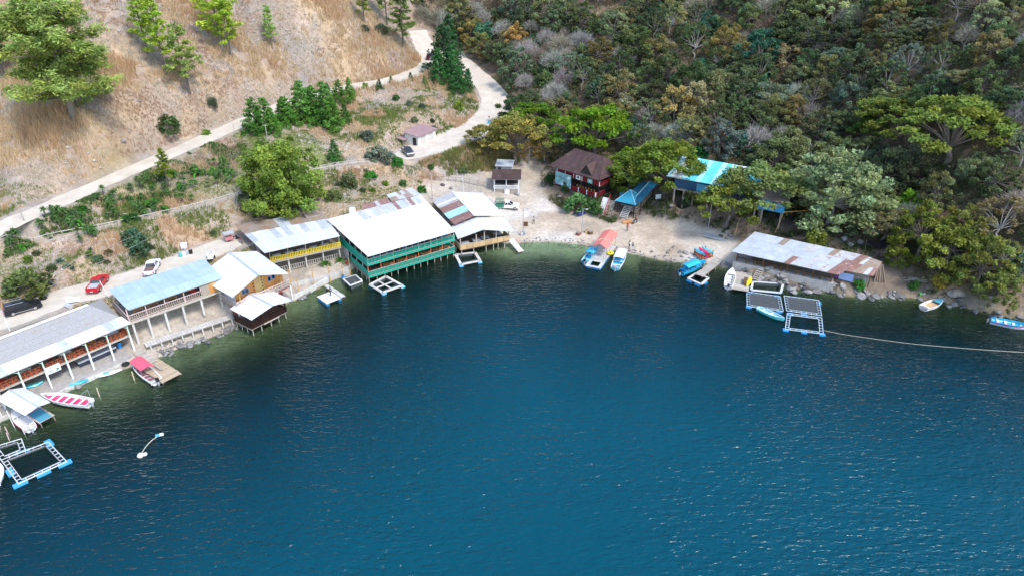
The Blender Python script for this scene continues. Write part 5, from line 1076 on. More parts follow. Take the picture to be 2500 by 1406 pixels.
for k in range(150):
    t = rs_.random(); x = 25 + 545 * t; yb = 560 - 205 * t * 1.0 if x < 430 else 560 - 205 * t + 25; y = yb + rs_.uniform(3, 62 + 40 * (0.3 < t < .9)); p = T(x, y)
    d1 = float(seg_dist(np.array([p.x]), np.array([p.y]), RD['upper_road'])[0][0]); d2 = float(seg_dist(np.array([p.x]), np.array([p.y]), RD['footpath'])[0][0])
    if d1 < 3.2 or d2 < 1.4 or any((p - q).length < .75 for q in YUC): continue
    YUC.append(p); plant('yucca' if k % 7 else 'banana', p, rs_.uniform(.75, 1.25), vary(G_YUC if k % 7 else (.05, .14, .025), .3), '', 'yucca', 'yuccas between the upper road and the footpath', 'yucca_plant')
for k, (x, y, s_) in enumerate(((215, 628, 1.0), (222, 612, .8), (148, 640, 1.2), (165, 655, .9), (180, 662, 1.0), (125, 585, .7), (68, 592, .9), (505, 575, .6), (1140, 395, .8), (1000, 300, .7))):
    plant('agave', T(x, y), s_, vary((.08, .14, .09)), '', 'agave', 'agaves on the dry slope', 'agave_plant')
for k, (x, y) in enumerate(((790, 650), (830, 642))): plant('banana', T(x, y), .8, (.05, .14, .025), ('spiky green garden plant below the yellow railing', 'green garden plant beside the steps of the green building')[k], 'plant', None, 'garden_plant')

# --- trees round the buildings on the right
FEAT = [('acacia', 1300, 335, 1.4, (.085, .145, .02), 'green flat topped acacia overhanging the lower road'), ('acacia', 1450, 390, 1.9, (.095, .165, .016), 'bright green layered acacia behind the brown roofed lodge'), ('acacia', 1560, 470, 1.5, (.115, .155, .028), 'wide yellow green acacia right of the brown roofed lodge'), ('broadleaf', 1535, 468, 1.2, (.10, .145, .028), 'round leafy tree hanging over the covered stairway'), ('acacia', 1622, 474, 1.75, (.115, .155, .028), 'yellow green acacia touching the left of the turquoise roof'),
        ('acacia', 1258, 402, 1.75, (.18, .165, .045), 'yellow leaved spreading tree beside the roadside hut'), ('open_tree', 1290, 400, .85, (.22, .16, .05), 'thin yellow tree over the dirt lane'), ('acacia', 1190, 375, 1.1, (.18, .165, .05), 'small yellow tree at the corner of the upper parking'), ('open_tree', 1330, 395, .85, (.16, .135, .06), 'half bare tree between the lane and the brown lodge'),
        ('acacia', 1772, 556, 1.45, (.13, .16, .032), 'low spreading tree in front of the turquoise roof'), ('acacia', 1852, 530, 1.7, (.12, .155, .05), 'feathery tree over the right end of the turquoise roof'), ('pale_tree', 2020, 550, 2.15, (.16, .20, .095), 'tall pale green tree with white limbs above the long shed'), ('acacia', 2310, 400, 2.2, (.13, .165, .035), 'largest flat topped tree on the right hillside'), ('acacia', 2165, 345, 1.6, (.12, .15, .035), 'spreading tree left of the largest flat topped tree'), ('acacia', 2120, 360, .9, (.075, .125, .025), 'green spreading tree above the tall pale tree'),
        ('broadleaf', 2240, 625, 1.25, (.13, .155, .03), 'yellow green tree behind the right end of the long shed'), ('broadleaf', 2310, 650, 1.3, (.14, .165, .035), 'broad yellow green tree on the right shore slope'), ('broadleaf', 2380, 700, 1.15, (.14, .16, .04), 'yellow green tree above the right shore stones'), ('broadleaf', 2430, 735, .8, (.13, .15, .045), 'bushy tree at the waterline near the right launch'), ('broadleaf', 2190, 650, .55, (.12, .15, .025), 'small rounded tree over the planks at the shed end'), ('broadleaf', 2340, 600, 1.15, (.15, .15, .04), 'yellowish tree higher on the right shore slope'), ('open_tree', 2440, 660, .8, (.15, .16, .055), 'sparse tree on the right shore slope near the edge'),
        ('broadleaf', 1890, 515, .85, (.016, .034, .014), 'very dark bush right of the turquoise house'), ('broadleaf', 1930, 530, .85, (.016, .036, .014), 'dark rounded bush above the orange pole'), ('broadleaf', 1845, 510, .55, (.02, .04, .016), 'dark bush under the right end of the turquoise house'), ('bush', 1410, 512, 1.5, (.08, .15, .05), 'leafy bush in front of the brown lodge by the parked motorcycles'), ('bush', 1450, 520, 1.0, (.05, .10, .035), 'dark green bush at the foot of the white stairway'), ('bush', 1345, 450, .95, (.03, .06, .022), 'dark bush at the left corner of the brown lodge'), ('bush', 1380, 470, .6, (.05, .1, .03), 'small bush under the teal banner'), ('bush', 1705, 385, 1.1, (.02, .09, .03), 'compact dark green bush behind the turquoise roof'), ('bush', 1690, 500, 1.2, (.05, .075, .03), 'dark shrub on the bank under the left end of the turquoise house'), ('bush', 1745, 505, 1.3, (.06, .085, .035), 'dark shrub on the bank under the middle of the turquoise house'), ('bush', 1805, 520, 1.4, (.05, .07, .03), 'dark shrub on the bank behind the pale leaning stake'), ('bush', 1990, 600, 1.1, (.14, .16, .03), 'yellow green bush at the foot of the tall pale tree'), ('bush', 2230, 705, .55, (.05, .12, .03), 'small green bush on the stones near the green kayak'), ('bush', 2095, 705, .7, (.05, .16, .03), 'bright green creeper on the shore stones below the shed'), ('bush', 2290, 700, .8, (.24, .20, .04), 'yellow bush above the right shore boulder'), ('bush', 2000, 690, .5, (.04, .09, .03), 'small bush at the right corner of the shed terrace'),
        ('bush', 2220, 505, 1.3, (.16, .28, .03), 'lime green vine clump on the dark right slope'), ('bush', 2175, 520, 1.0, (.15, .27, .03), 'second lime green vine clump left of the first on the dark right slope'), ('broadleaf', 1245, 150, .7, (.11, .15, .11), 'pale silvery green tree right of the lower road'), ('bare_tree', 1160, 60, 1.3, None, 'tall bleached bare tree above the conifers'), ('bare_tree', 1230, 110, 1.2, None, 'bleached bare tree on the slope right of the conifers'), ('bare_tree', 1350, 190, 1.2, None, 'arching bare tree left of the dark forest'), ('thicket', 1480, 285, .9, (.45, .42, .38), 'pale flowering thicket above the bright acacia')]
FXY = []
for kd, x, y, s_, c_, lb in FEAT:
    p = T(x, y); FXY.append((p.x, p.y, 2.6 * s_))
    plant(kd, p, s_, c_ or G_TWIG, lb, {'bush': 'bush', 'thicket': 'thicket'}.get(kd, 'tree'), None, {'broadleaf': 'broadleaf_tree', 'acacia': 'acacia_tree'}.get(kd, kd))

# --- forest on the right hill: every tree is placed on its own
LAND = [((1150, 120), 'by the bend of the lower road'), ((1300, 130), 'on the grey slope right of the lower road'), ((1330, 30), 'at the top of the grey slope'), ((1460, 120), 'in the middle of the forest'), ((1480, 30), 'at the upper edge over the middle forest'), ((1500, 240), 'above the bright green acacia'), ((1650, 300), 'above the turquoise roof'), ((1640, 140), 'in the dark hollow over the turquoise roof'), ((1680, 30), 'at the upper edge over the dark hollow'), ((1830, 330), 'right above the turquoise roof'), ((1850, 180), 'in the shaded forest right of the hollow'), ((1880, 40), 'at the upper edge of the shaded forest'), ((2000, 400), 'behind the tall pale tree'), ((2040, 250), 'uphill of the tall pale tree'), ((2080, 80), 'high above the tall pale tree'), ((2200, 470), 'below the largest flat topped tree'), ((2250, 200), 'above the largest flat topped tree'), ((2270, 60), 'high over the largest flat topped tree'), ((2420, 120), 'at the upper right corner'), ((2430, 300), 'right of the largest flat topped tree'), ((2430, 470), 'on the right slope below the largest flat topped tree'), ((2440, 620), 'on the right slope over the shore trees'), ((2300, 540), 'on the slope over the long shed end'), ((2120, 590), 'among the boulders behind the long shed')]
KN = dict(broadleaf=('round leafy tree', 'tree'), open_tree=('loose open tree', 'tree'), acacia=('flat spreading tree', 'tree'), bush=('low leafy bush', 'bush'), bare_tree=('bare grey tree', 'tree'), thicket=('brown twiggy thicket', 'thicket'))
CN = [('dark green', G_DARK), ('mid green', G_MID), ('olive', G_OLIVE), ('pale olive', G_PALE), ('teal green', G_TEAL), ('yellow', G_YELL), ('sage', G_SAGE)]
pts = []; rs = random.Random(77); FOR = []
tries = 0
while len(pts) < 300 and tries < 30000:
    tries += 1; x = rs.uniform(-40, 135); y = rs.uniform(95, 262); z = float(height(x, y)); ux, uy = proj(x, y, z)
    if not (-5 < uy < 800 and 900 < ux < 2560): continue
    if not bool(inpoly(np.array([float(ux)]), np.array([float(uy)]), FOREST_PX)[0]): continue
    if z < 3.0 or any((x - a) ** 2 + (y - c) ** 2 < r_ * r_ for a, c, r_ in FXY): continue
    if any(abs(z - 0) < 0 for _ in ()): continue
    if any((x - a) ** 2 + (y - c) ** 2 < 3.4 ** 2 for a, c in pts): continue
    dR = min(float(seg_dist(np.array([x]), np.array([y]), RD[k])[0][0]) for k in ('upper_road', 'lower_road'))
    if dR < 6.5: continue
    inb = False
    for kk, (x0, x1, y0, y1) in dict(B8=(-2, 14, -3, 11), B9=(-6, 22, -5, 12), B10=(-3, 26, -3, 10)).items():
        A, a_, _ = FR[kk]; dx, dy = x - A.x, y - A.y; lx = dx * math.cos(a_) + dy * math.sin(a_); ly = -dx * math.sin(a_) + dy * math.cos(a_)
        if x0 < lx < x1 and y0 < ly < y1: inb = True
    if inb: continue
    pts.append((x, y)); FOR.append((x, y, z, float(ux), float(uy)))
for x, y, z, ux, uy in FOR:
    q = rs.random(); dry = float(vnoise(np.array([x]), np.array([y]), 30, 55)[0]); grey = ux < 1500 and uy < 260
    if grey: kd = rs.choices(('bare_tree', 'broadleaf', 'open_tree', 'thicket', 'bush'), (2.2, 4.2, 1.8, 1.8, 1.8))[0]
    elif dry > .5: kd = rs.choices(('broadleaf', 'open_tree', 'thicket', 'bush', 'bare_tree', 'acacia'), (4, 2.0, 2.6, 1.6, .5, 1.0))[0]
    else: kd = rs.choices(('broadleaf', 'open_tree', 'acacia', 'thicket', 'bush', 'bare_tree'), (6, 1.8, 1.2, 1.8, 1.2, .3))[0]
    if kd in ('bare_tree', 'thicket'): cn, c_ = '', vary(rs.choice((G_TWIG, G_BROWNT, G_TWIG, (.17, .16, .125))), .25)
    else: cn, c_ = rs.choices(CN, (5.0, 4.5, 3 + 2.5 * (ux > 1800), 1.4 + 1.5 * (ux > 1800 and uy < 260), 1.1 * (ux < 1900), .35, .9))[0]; c_ = vary(c_, .25)
    s_ = dict(broadleaf=rs.uniform(.75, 1.4), open_tree=rs.uniform(.75, 1.25), acacia=rs.uniform(.6, 1.0), thicket=rs.uniform(1.2, 2.0), bush=rs.uniform(1.2, 2.1), bare_tree=rs.uniform(.8, 1.3))[kd]
    t = plant(kd, Vector((x, y, z)), s_, c_, '', KN[kd][1], 'trees and thickets of the hillside forest', {'broadleaf': 'broadleaf_tree', 'acacia': 'acacia_tree'}.get(kd, kd))
    t['tmp'] = (cn + ' ' + KN[kd][0]).strip(); t['px'] = ux; t['py'] = uy

ORD = ['first', 'second', 'third', 'fourth', 'fifth', 'sixth', 'seventh', 'eighth', 'ninth', 'tenth', 'eleventh', 'twelfth', 'thirteenth', 'fourteenth', 'fifteenth', 'sixteenth', 'seventeenth', 'eighteenth', 'nineteenth', 'twentieth', 'twenty first', 'twenty second', 'twenty third', 'twenty fourth', 'twenty fifth', 'twenty sixth', 'twenty seventh', 'twenty eighth', 'twenty ninth', 'thirtieth', 'thirty first', 'thirty second', 'thirty third', 'thirty fourth']
def name_row(objs, fmt):
    """labels that tell members of a row apart by their order from the left in the photograph"""
    o = sorted(objs, key=lambda t: float(proj(t.location.x, t.location.y, t.location.z)[0]))
    for i, t in enumerate(o): t['label'] = fmt(i, len(o), t)
def nth(i, n): return '' if n == 1 else 'leftmost ' if i == 0 else 'rightmost ' if i == n - 1 else ('middle ' if n == 3 else ORD[i] + ' from left ')
reg_ = {}
for t in [o for o in COL.objects if 'tmp' in o]:
    px, py = t['px'], t['py']; k = min(range(len(LAND)), key=lambda i: (LAND[i][0][0] - px) ** 2 + (1.6 * (LAND[i][0][1] - py)) ** 2); reg_.setdefault((k, t['tmp']), []).append(t)
for (k, nm), L_ in reg_.items():
    name_row(L_, lambda i, n, t: ((nth(i, n) + nm + ' ' + LAND[k][1]).replace(' from left', '', 1 if len((nth(i, n) + nm + ' ' + LAND[k][1]).split()) > 16 else 0)))
for t in [o for o in COL.objects if 'tmp' in o]: del t['tmp'], t['px'], t['py']
yl = [o for o in COL.objects if o.name.startswith('yucca_plant')]
yl.sort(key=lambda t: float(proj(t.location.x, t.location.y, t.location.z)[0])); secs = ['at the left picture edge', 'left of the leaning utility pole', 'right of the leaning utility pole', 'left of the bushy pine', 'below the bushy pine', 'right of the bushy pine', 'before the big round tree']
n = len(yl)
for j in range(7):
    g = yl[j * n // 7:(j + 1) * n // 7]
    for i, t in enumerate(g): t['label'] = '%sspiky yucca in the roadside strip %s' % (nth(i, len(g)), secs[j])
name_row([o for o in COL.objects if o.name.startswith('agave_plant')], lambda i, n, t: '%sgrey green agave on the dry slopes' % nth(i, n))

# --- grass, undergrowth and gravel (nobody could count them)
def scatter(n, accept, xr, yr, seed):
    rs = np.random.RandomState(seed); x = rs.uniform(*xr, n); y = rs.uniform(*yr, n); z = height(x, y); px, py = proj(x, y, z)
    k = accept(x, y, z, px, py) & (px > -60) & (px < 2560) & (py > -60); return x[k], y[k], z[k], px[k], py[k]
def roaddist(x, y): return np.min([seg_dist(x, y, RD[k])[0] - np.mean(RD[k][:, 3]) for k in RD], 0)
def build_grass(name, x, y, z, h, col, seed, blades=5, w=.05, spread=.28, lean=.5):
    rs = np.random.RandomState(seed); n = len(x); V = []; Cc = []
    for k in range(blades):
        a = rs.rand(n) * 6.283; r_ = spread * rs.rand(n); bx = x + r_ * np.cos(a); by = y + r_ * np.sin(a); hh = h * (.55 + .75 * rs.rand(n)); la = rs.rand(n) * 6.283; ll = hh * lean * rs.rand(n); s = rs.rand(n) * 3.1416
        sx, sy = np.cos(s) * w, np.sin(s) * w; b0 = z - .05
        V.append(np.stack([np.stack([bx - sx, by - sy, b0], -1), np.stack([bx + sx, by + sy, b0], -1), np.stack([bx + ll * np.cos(la), by + ll * np.sin(la), z + hh], -1)], 1)); Cc.append(np.repeat((col * (.7 + .6 * rs.rand(n, 1)))[:, None, :], 3, 1))
    V = np.concatenate(V).reshape(-1, 3); Cc = np.concatenate(Cc).reshape(-1, 3)
    return inst(name, npmesh(name, V, np.arange(len(V)).reshape(-1, 3), GRASSM, Cc, smooth=False), kind='stuff')
def left(x, y, z, px, py):
    zz = np.zeros(x.shape); return ~inpoly(px, py, FOREST_PX) & ~inpoly(px, py, BEACH_PX) & (z > 4.8) & (roaddist(x, y) > .6) & ~inpoly(x, y, LAKE) & (px < 1330)
x, y, z, px, py = scatter(200000, left, (-135, 15), (92, 262), 301)
m1, m2, m3, m4 = vnoise(x, y, 11, 61), vnoise(x, y, 5, 62), vnoise(x, y, 20, 63), vnoise(x, y, 2.5, 64)
hill = (z > 15) | ((px < 600) & (py < 420))
pal = np.array([(.56, .42, .26), (.54, .37, .22), (.44, .38, .32), (.40, .28, .19), (.52, .45, .35), (.18, .22, .065)])
pi = np.where(m1 > .62, 1, np.where(m1 > .47, 0, np.where(m2 > .58, 2, np.where(m3 > .55, 3, 4)))); pi = np.where(~hill & (m2 > .50), 5, pi); pi = np.where(inpoly(px, py, LUSH) & (m2 > .34), 5, pi)
keep = (m4 > .30); hgt = (.5 + 1.3 * ss(m1, .42, .7)) * np.where(hill, 1, .55)
build_grass('dry_grass', x[keep], y[keep], z[keep], hgt[keep], pal[pi][keep], 302, 5, .06, .4)
def under(x, y, z, px, py): return inpoly(px, py, FOREST_PX) & (z > 1.5) & (roaddist(x, y) > 1.5)
x, y, z, px, py = scatter(60000, under, (-40, 135), (95, 262), 311)
m1, m2 = vnoise(x, y, 8, 71), vnoise(x, y, 3.5, 72)
pal = np.array([(.25, .185, .13), (.20, .15, .105), (.10, .12, .05), (.28, .235, .18), (.34, .25, .14)]); pi = np.where(m1 > .6, 2, np.where(m2 > .6, 3, np.where(m2 > .5, 0, np.where(m1 < .36, 4, 1))))
build_grass('forest_undergrowth', x, y, z, .3 + 1.1 * m2, pal[pi], 312, 6, .05, .5, .9)
def cover(name, x, y, z, rad, col, seed, n=26, size=.2):
    rs = np.random.RandomState(seed); k = len(x); d = rs.normal(size=(k, n, 3)); d /= np.linalg.norm(d, axis=2)[:, :, None]; d[:, :, 2] = np.abs(d[:, :, 2]) * .9
    P = (np.stack([x, y, z - .1], -1)[:, None] + d * rad[:, None, None] * (.6 + .5 * rs.rand(k, n, 1))).reshape(-1, 3); c = np.repeat((col * (.75 + .5 * rs.rand(k, 1)))[:, None], n, 1).reshape(-1, 3) * (.65 + .7 * rs.rand(k * n, 1))
    nr, a, b_ = rot_frames(len(P), rs, .5); s = size * (.6 + .8 * rs.rand(len(P), 1)); V = np.stack([P - a * s, P - b_ * s * .7, P + a * s, P + b_ * s * .7], 1).reshape(-1, 3)
    return inst(name, npmesh(name, V, np.arange(len(V)).reshape(-1, 4), GRASSM, np.repeat(c, 4, 0), smooth=False), kind='stuff')
x, y, z, px, py = scatter(16000, under, (-40, 135), (95, 262), 331); m1, m2, m3 = vnoise(x, y, 9, 91), vnoise(x, y, 4, 92), vnoise(x, y, 2.2, 93); k = (m3 > .44); pal = np.array([(.10, .125, .055), (.17, .155, .07), (.22, .185, .13), (.08, .10, .045), (.26, .205, .12)]); pi = np.where(m1 > .58, 0, np.where(m2 > .56, 1, np.where(m2 > .47, 2, np.where(m1 < .42, 4, 3))))
cover('shrub_layer', x[k], y[k], z[k], (.5 + 1.1 * m2)[k], pal[pi][k], 332, 24, .21)
def bankz(x, y, z, px, py): return ~inpoly(px, py, FOREST_PX) & ~inpoly(px, py, BEACH_PX) & (px > 1320) & (z > .9) & ~inpoly(x, y, LAKE) & ~inpoly(px, py, [(1780, 600), (2060, 660), (2200, 650), (2200, 700), (1800, 700)])
x, y, z, px, py = scatter(26000, bankz, (0, 95), (95, 175), 341); m2 = vnoise(x, y, 3, 94); k = m2 > .42; x, y, z, m2 = x[k], y[k], z[k], m2[k]; pal = np.array([(.20, .16, .10), (.08, .10, .04), (.14, .12, .09)]); pi = np.where(m2 > .6, 1, np.where(m2 > .5, 0, 2))
build_grass('bank_weeds', x, y, z, .25 + .7 * m2, pal[pi], 342, 6, .06, .4, .8)
k = m2 > .60; cover('bank_shrubs', x[k], y[k], z[k], .3 + .5 * m2[k], np.array([(.07, .09, .04)]) * (.7 + .9 * np.random.RandomState(3).rand(k.sum(), 1)), 343, 16, .16)
def yz(x, y, z, px, py): return (px > 10) & (px < 600) & (seg_dist(x, y, RD['upper_road'])[0] > 3) & (seg_dist(x, y, RD['upper_road'])[0] < 12) & (seg_dist(x, y, RD['footpath'])[0] > 1.3) & (z < 14) & (z > 8.8) & (py > 571 - .435 * px)
x, y, z, px, py = scatter(60000, yz, (-100, -40), (95, 165), 351); k = vnoise(x, y, 3, 95) > .53; cover('green_ground_cover', x[k], y[k], z[k], np.full(k.sum(), .42), np.array([(.09, .145, .045)]) * (.6 + .9 * np.random.RandomState(4).rand(k.sum(), 1)), 352, 14, .16)
def verge(x, y, z, px, py): return inpoly(px, py, [(1020, 400), (1100, 372), (1190, 340), (1230, 330), (1260, 380), (1200, 420), (1100, 420)])
x, y, z, px, py = scatter(20000, verge, (-40, 10), (140, 185), 321)
build_grass('tall_weeds', x, y, z, np.full(x.shape, 1.1), np.array([(.22, .20, .07)]) * np.ones((len(x), 1)) * (.6 + .8 * vnoise(x, y, 2, 73))[:, None], 322, 6, .06, .3, .6)

# ------------------------------------------------------------------ boats
def hull_bm(L, B, H, floor=.22, bow=.55, trans=.82, sheer=.28, n=14, draft=.12, pinch=2.2):
    """open hull, stern at x = 0, bow at x = L; returns outer shell, gunwale and floor as three builders"""
    o, g, f = MB(), MB(), MB(); st = []
    for i in range(n + 1):
        t = i / n; tt = max(0, (t - (1 - bow)) / bow); w = B / 2 * (trans + (1 - trans) * min(1, t / .35)) * (1 - tt ** pinch) + .015; z = H + sheer * t ** 2.4; st.append((t * L + .12 * H * 0, w, z, tt))
    V = []
    for x, w, z, tt in st: V += [(x, -w, z), (x - .25 * tt * 0, -w * .86, z * .45), (x * (1 - .02 * tt), -w * .55, -draft + .3 * tt * tt), (x * (1 - .02 * tt), w * .55, -draft + .3 * tt * tt), (x, w * .86, z * .45), (x, w, z)]
    Fs = []
    for i in range(n):
        for k in range(5): Fs.append((i * 6 + k, (i + 1) * 6 + k, (i + 1) * 6 + k + 1, i * 6 + k + 1))
    Fs.append((0, 1, 2, 3, 4, 5)); o.add(V, Fs)
    V = []
    for x, w, z, tt in st:
        a = max(.0, w - .1); V += [(x, -w - .02, z), (x, -w - .02, z + .05), (x, -a, z + .05), (x, -a, floor + .3 * tt), (x, a, floor + .3 * tt), (x, a, z + .05), (x, w + .02, z + .05), (x, w + .02, z)]
    Fs = []
    for i in range(n):
        for k in (0, 1, 2, 4, 5, 6): Fs.append((i * 8 + k, i * 8 + k + 1, (i + 1) * 8 + k + 1, (i + 1) * 8 + k))
    g.add(V, Fs)
    V = []
    for x, w, z, tt in st: a = max(.0, w - .1); V += [(x, -a, floor + .3 * tt + .002), (x, a, floor + .3 * tt + .002)]
    f.add(V, [(i * 2, i * 2 + 2, i * 2 + 3, i * 2 + 1) for i in range(n)])
    tz = st[0][2]; tw = st[0][1]; g.box(0, .08, -tw + .02, tw - .02, floor, tz + .06)
    return o, g, f, st
def boat(label, at, rz, L=6.5, B=1.7, H=.62, hull=FABW, inside=WHITE, floor=None, seat=None, seats=4, motor=True, stripe=None, canopy=None, cat='boat', name='launch', group=None, bow=.55, sheer=.28, foredeck=None, trans=.82, consol=None):
    t = thing(name, label, cat, at, rz, group); o, g, f, st = hull_bm(L, B, H, bow=bow, sheer=sheer, trans=trans)
    o.build('hull', hull, t, smooth=False); g.build('gunwale', inside, t); f.build('floor', floor or inside, t)
    wid = lambda x: np.interp(x, [s_[0] for s_ in st], [s_[1] for s_ in st])
    for k in range(seats):
        x = L * (.16 + .6 * k / max(1, seats - 1)); w = wid(x) - .08; MB().box(x, x + .34, -w, w, H * .62, H * .62 + .05).build('seat', seat or inside, t)
    if stripe:
        m = MB()
        for s_ in (-1, 1):
            for i in range(len(st) - 1): a, b_ = st[i], st[i + 1]; m.beam((a[0], s_ * (a[1] + .02), a[2] - .1), (b_[0], s_ * (b_[1] + .02), b_[2] - .1), .04, .16)
        m.build('stripe', stripe, t)
    if foredeck:
        x0 = L * .66; w = wid(x0) - .05; z = H + .12; MB().slab([(x0, -w, z), (L * .84, -wid(L * .84) + .05, z + .06), (L - .1, 0, z + .2), (L * .84, wid(L * .84) - .05, z + .06), (x0, w, z)], .04).build('foredeck', foredeck, t)
    if motor:
        mo = MB().box(-.55, -.1, -.2, .2, H + .12, H + .55).build('outboard_motor', BLACK if motor is True else motor, t); MB().box(-.42, -.2, -.08, .08, -.35, H + .12).build('motor_leg', GREYPL, mo); MB().beam((-.1, 0, H + .35), (.35, 0, H + .4), .05).build('tiller', BLACK, mo)
    if canopy:
        x0, x1, z, c = canopy; w = B / 2 * .92; n = 4; V = []
        for i in range(n + 1):
            u = i / n * 2 - 1; V += [(x0, u * w, z + .22 * (1 - u * u)), (x1, u * w, z + .30 * (1 - u * u))]
        m = MB(); m.add(V, [(i * 2, i * 2 + 1, i * 2 + 3, i * 2 + 2) for i in range(n)]); m.add([(a, b_, c_ - .03) for a, b_, c_ in V], [(i * 2, i * 2 + 2, i * 2 + 3, i * 2 + 1) for i in range(n)]); cn = m.build('canopy', c, t)
        for x in (x0 + .1, (x0 + x1) / 2, x1 - .1):
            for s_ in (-1, 1): MB().tube((x, s_ * w * .97, H), (x, s_ * w * .97, z + .02), .03, n=5).build('canopy_pole', STEEL, t)
    return t
def rzof(a, b): return math.atan2(b.y - a.y, b.x - a.x)
def wl(px, py, z=0.02): return W(px, py, z)
def along(a, b, **k):
    """boat with its stern at pixel a and bow at pixel b"""
    A, B_ = wl(*a), wl(*b); return boat(at=A, rz=rzof(A, B_), L=(B_ - A).length, **k)
along((385, 937), (326, 889), label='white launch with pink canopy moored by the plank dock at left', hull=FABW, inside=WHITE, floor=GREYPL, seat=paint('maroon_seat', (.30, .10, .12)), seats=6, B=2.0, canopy=(2.3, 5.9, 1.65, C_PINK), motor=True)
along((222, 990), (103, 973), label='white launch with pink floor and tall steel frame near the grey restaurant', hull=FABW, inside=WHITE, floor=C_MAG, seat=WHITE, seats=5, B=2.0, motor=WHITE)
along((78, 1052), (36, 1012), label='white and pink boat moored under the white canopy dock', hull=FABW, inside=WHITE, floor=WHITE, seats=2, B=1.7, stripe=C_MAG, motor=WHITE, foredeck=FABW)
along((1428, 645), (1459, 612), label='blue launch with light blue canopy on the left of the red roofed pontoon', hull=C_BLUE, inside=C_PALEBLUE, floor=C_CYAN, seats=3, B=1.9, canopy=(1.9, 4.2, 1.5, C_CYAN))
along((1502, 660), (1523, 616), label='cyan launch with long white canopy on the right of the red roofed pontoon', hull=C_CYAN, inside=WHITE, floor=C_CYAN, seats=4, B=2.1, canopy=(2.2, 6.0, 1.5, FABW), motor=GREYPL)
along((1662, 671), (1722, 645), label='bright blue launch with blue canopy beside the long plank jetty', hull=C_CYAN, inside=C_CYAN, floor=C_BLUE, seat=C_CYAN, seats=4, B=1.9, canopy=(.9, 4.4, 1.5, C_CYAN))
along((1690, 637), (1694, 616), label='small pale blue rowing boat hauled up beside the kayak rack', hull=C_PALEBLUE, inside=C_PALEBLUE, floor=C_PALEBLUE, seats=2, B=1.3, H=.5, motor=False, name='rowing_boat')
along((1777, 706), (1787, 664), label='white motor boat with bench rows beside the short plank dock', hull=FABW, inside=WHITE, floor=WHITE, seat=WHITE, seats=5, B=1.8, motor=C_NAVY, foredeck=FABW)
along((1849, 756), (1914, 786), label='slender pale turquoise skiff moored under the net cages', hull=C_TURQ, inside=C_PALEBLUE, floor=C_PALEBLUE, seat=WHITE, seats=3, B=1.35, H=.5, motor=False, name='skiff', trans=.7)
along((2252, 757), (2298, 740), label='beige speedboat with blue foredeck drifting near the right shore', hull=C_BEIGE, inside=FABW, floor=BAMBOO, seats=1, B=1.9, foredeck=C_MAT, motor=False, name='speedboat', sheer=.15)
along((2416, 786), (2512, 806), label='long cyan and white launch with purple stripe at the right edge', hull=FABW, inside=C_CYAN, floor=C_CYAN, seat=WHITE, seats=4, B=1.8, stripe=C_PURPLE, motor=C_NAVY)
along((-12, 1192), (1, 1140), label='white boat cut off by the left edge beside the fish cage', hull=FABW, inside=WHITE, floor=WHITE, seats=2, B=1.6, motor=False)
fr_ = [o for o in COL.objects if o.get('label', '').startswith('white launch with pink floor')][0]
MB().path([(.5, -.8, .6), (.5, -.8, 2.1), (.5, .8, 2.1), (.5, .8, .6)], .035).path([(.5, -.8, 2.1), (1.5, -.8, .6)], .025).build('steel_frame', STEEL, fr_)

def kayak(label, at, rz, L=3.2, B=.78, mat=C_CYAN, deck=None, pitch=0.0, roll=0.0, cockpits=1, group=None, flat=False):
    t = thing('kayak' if not flat else 'paddle_board', label, 'kayak' if not flat else 'board', at, rz, group); t.rotation_euler = (roll, pitch, rz); n = 10; V = []; h = .30 if not flat else .12
    for i in range(n + 1):
        u = i / n * 2 - 1; w = B / 2 * max(.04, (1 - abs(u) ** 2.3)); zb = .09 * u * u; zt = h + .10 * u * u if not flat else h
        V += [(u * L / 2, -w, zb + h * .5), (u * L / 2, -w * .6, zb), (u * L / 2, w * .6, zb), (u * L / 2, w, zb + h * .5), (u * L / 2, w * .7, zt), (u * L / 2, -w * .7, zt)]
    Fs = [tuple(range(6))[::-1], tuple(range(n * 6, n * 6 + 6))]
    for i in range(n):
        for k in range(6): Fs.append((i * 6 + k, (i + 1) * 6 + k, (i + 1) * 6 + (k + 1) % 6, i * 6 + (k + 1) % 6))
    MB().add(V, Fs).build('hull', mat, t, smooth=False)
    for k in range(cockpits):
        x = (-.25 if cockpits == 1 else (-.75 if k else .45)); MB().box(x - .32, x + .32, -B * .28, B * .28, h - .01, h + .03).build('seat_well', deck or BLACK, t); MB().box(x - .4, x - .32, -B * .26, B * .26, h, h + .24).build('seat_back', deck or BLACK, t)
    return t
def kay2(a, b, label, z=0.03, **k):
    A, B_ = W(*a, z), W(*b, z); return kayak(label, (A + B_) / 2, rzof(A, B_), L=max(2.2, (B_ - A).length), **k)
kay2((64, 948), (104, 935), 'turquoise kayak lying on the terrace under the grey restaurant', z=.8, mat=C_TURQ, deck=C_TURQ)
kay2((159, 945), (217, 929), 'cyan kayak at the water edge of the terrace', z=.3, mat=C_CYAN, deck=C_TURQ)
kay2((234, 923), (299, 904), 'white and turquoise kayak floating beside the terrace wall', z=.03, mat=FABW, deck=C_TURQ)
g_ = kay2((2247, 723), (2248, 703), 'lime green kayak standing on the right shore stones', z=.5, mat=C_LIME, deck=C_GREENP, cockpits=2)
kay2((1822, 700), (1834, 679), 'yellow kayak lying on the short plank dock', z=.75, mat=C_YEL, deck=C_YEL, cockpits=2)
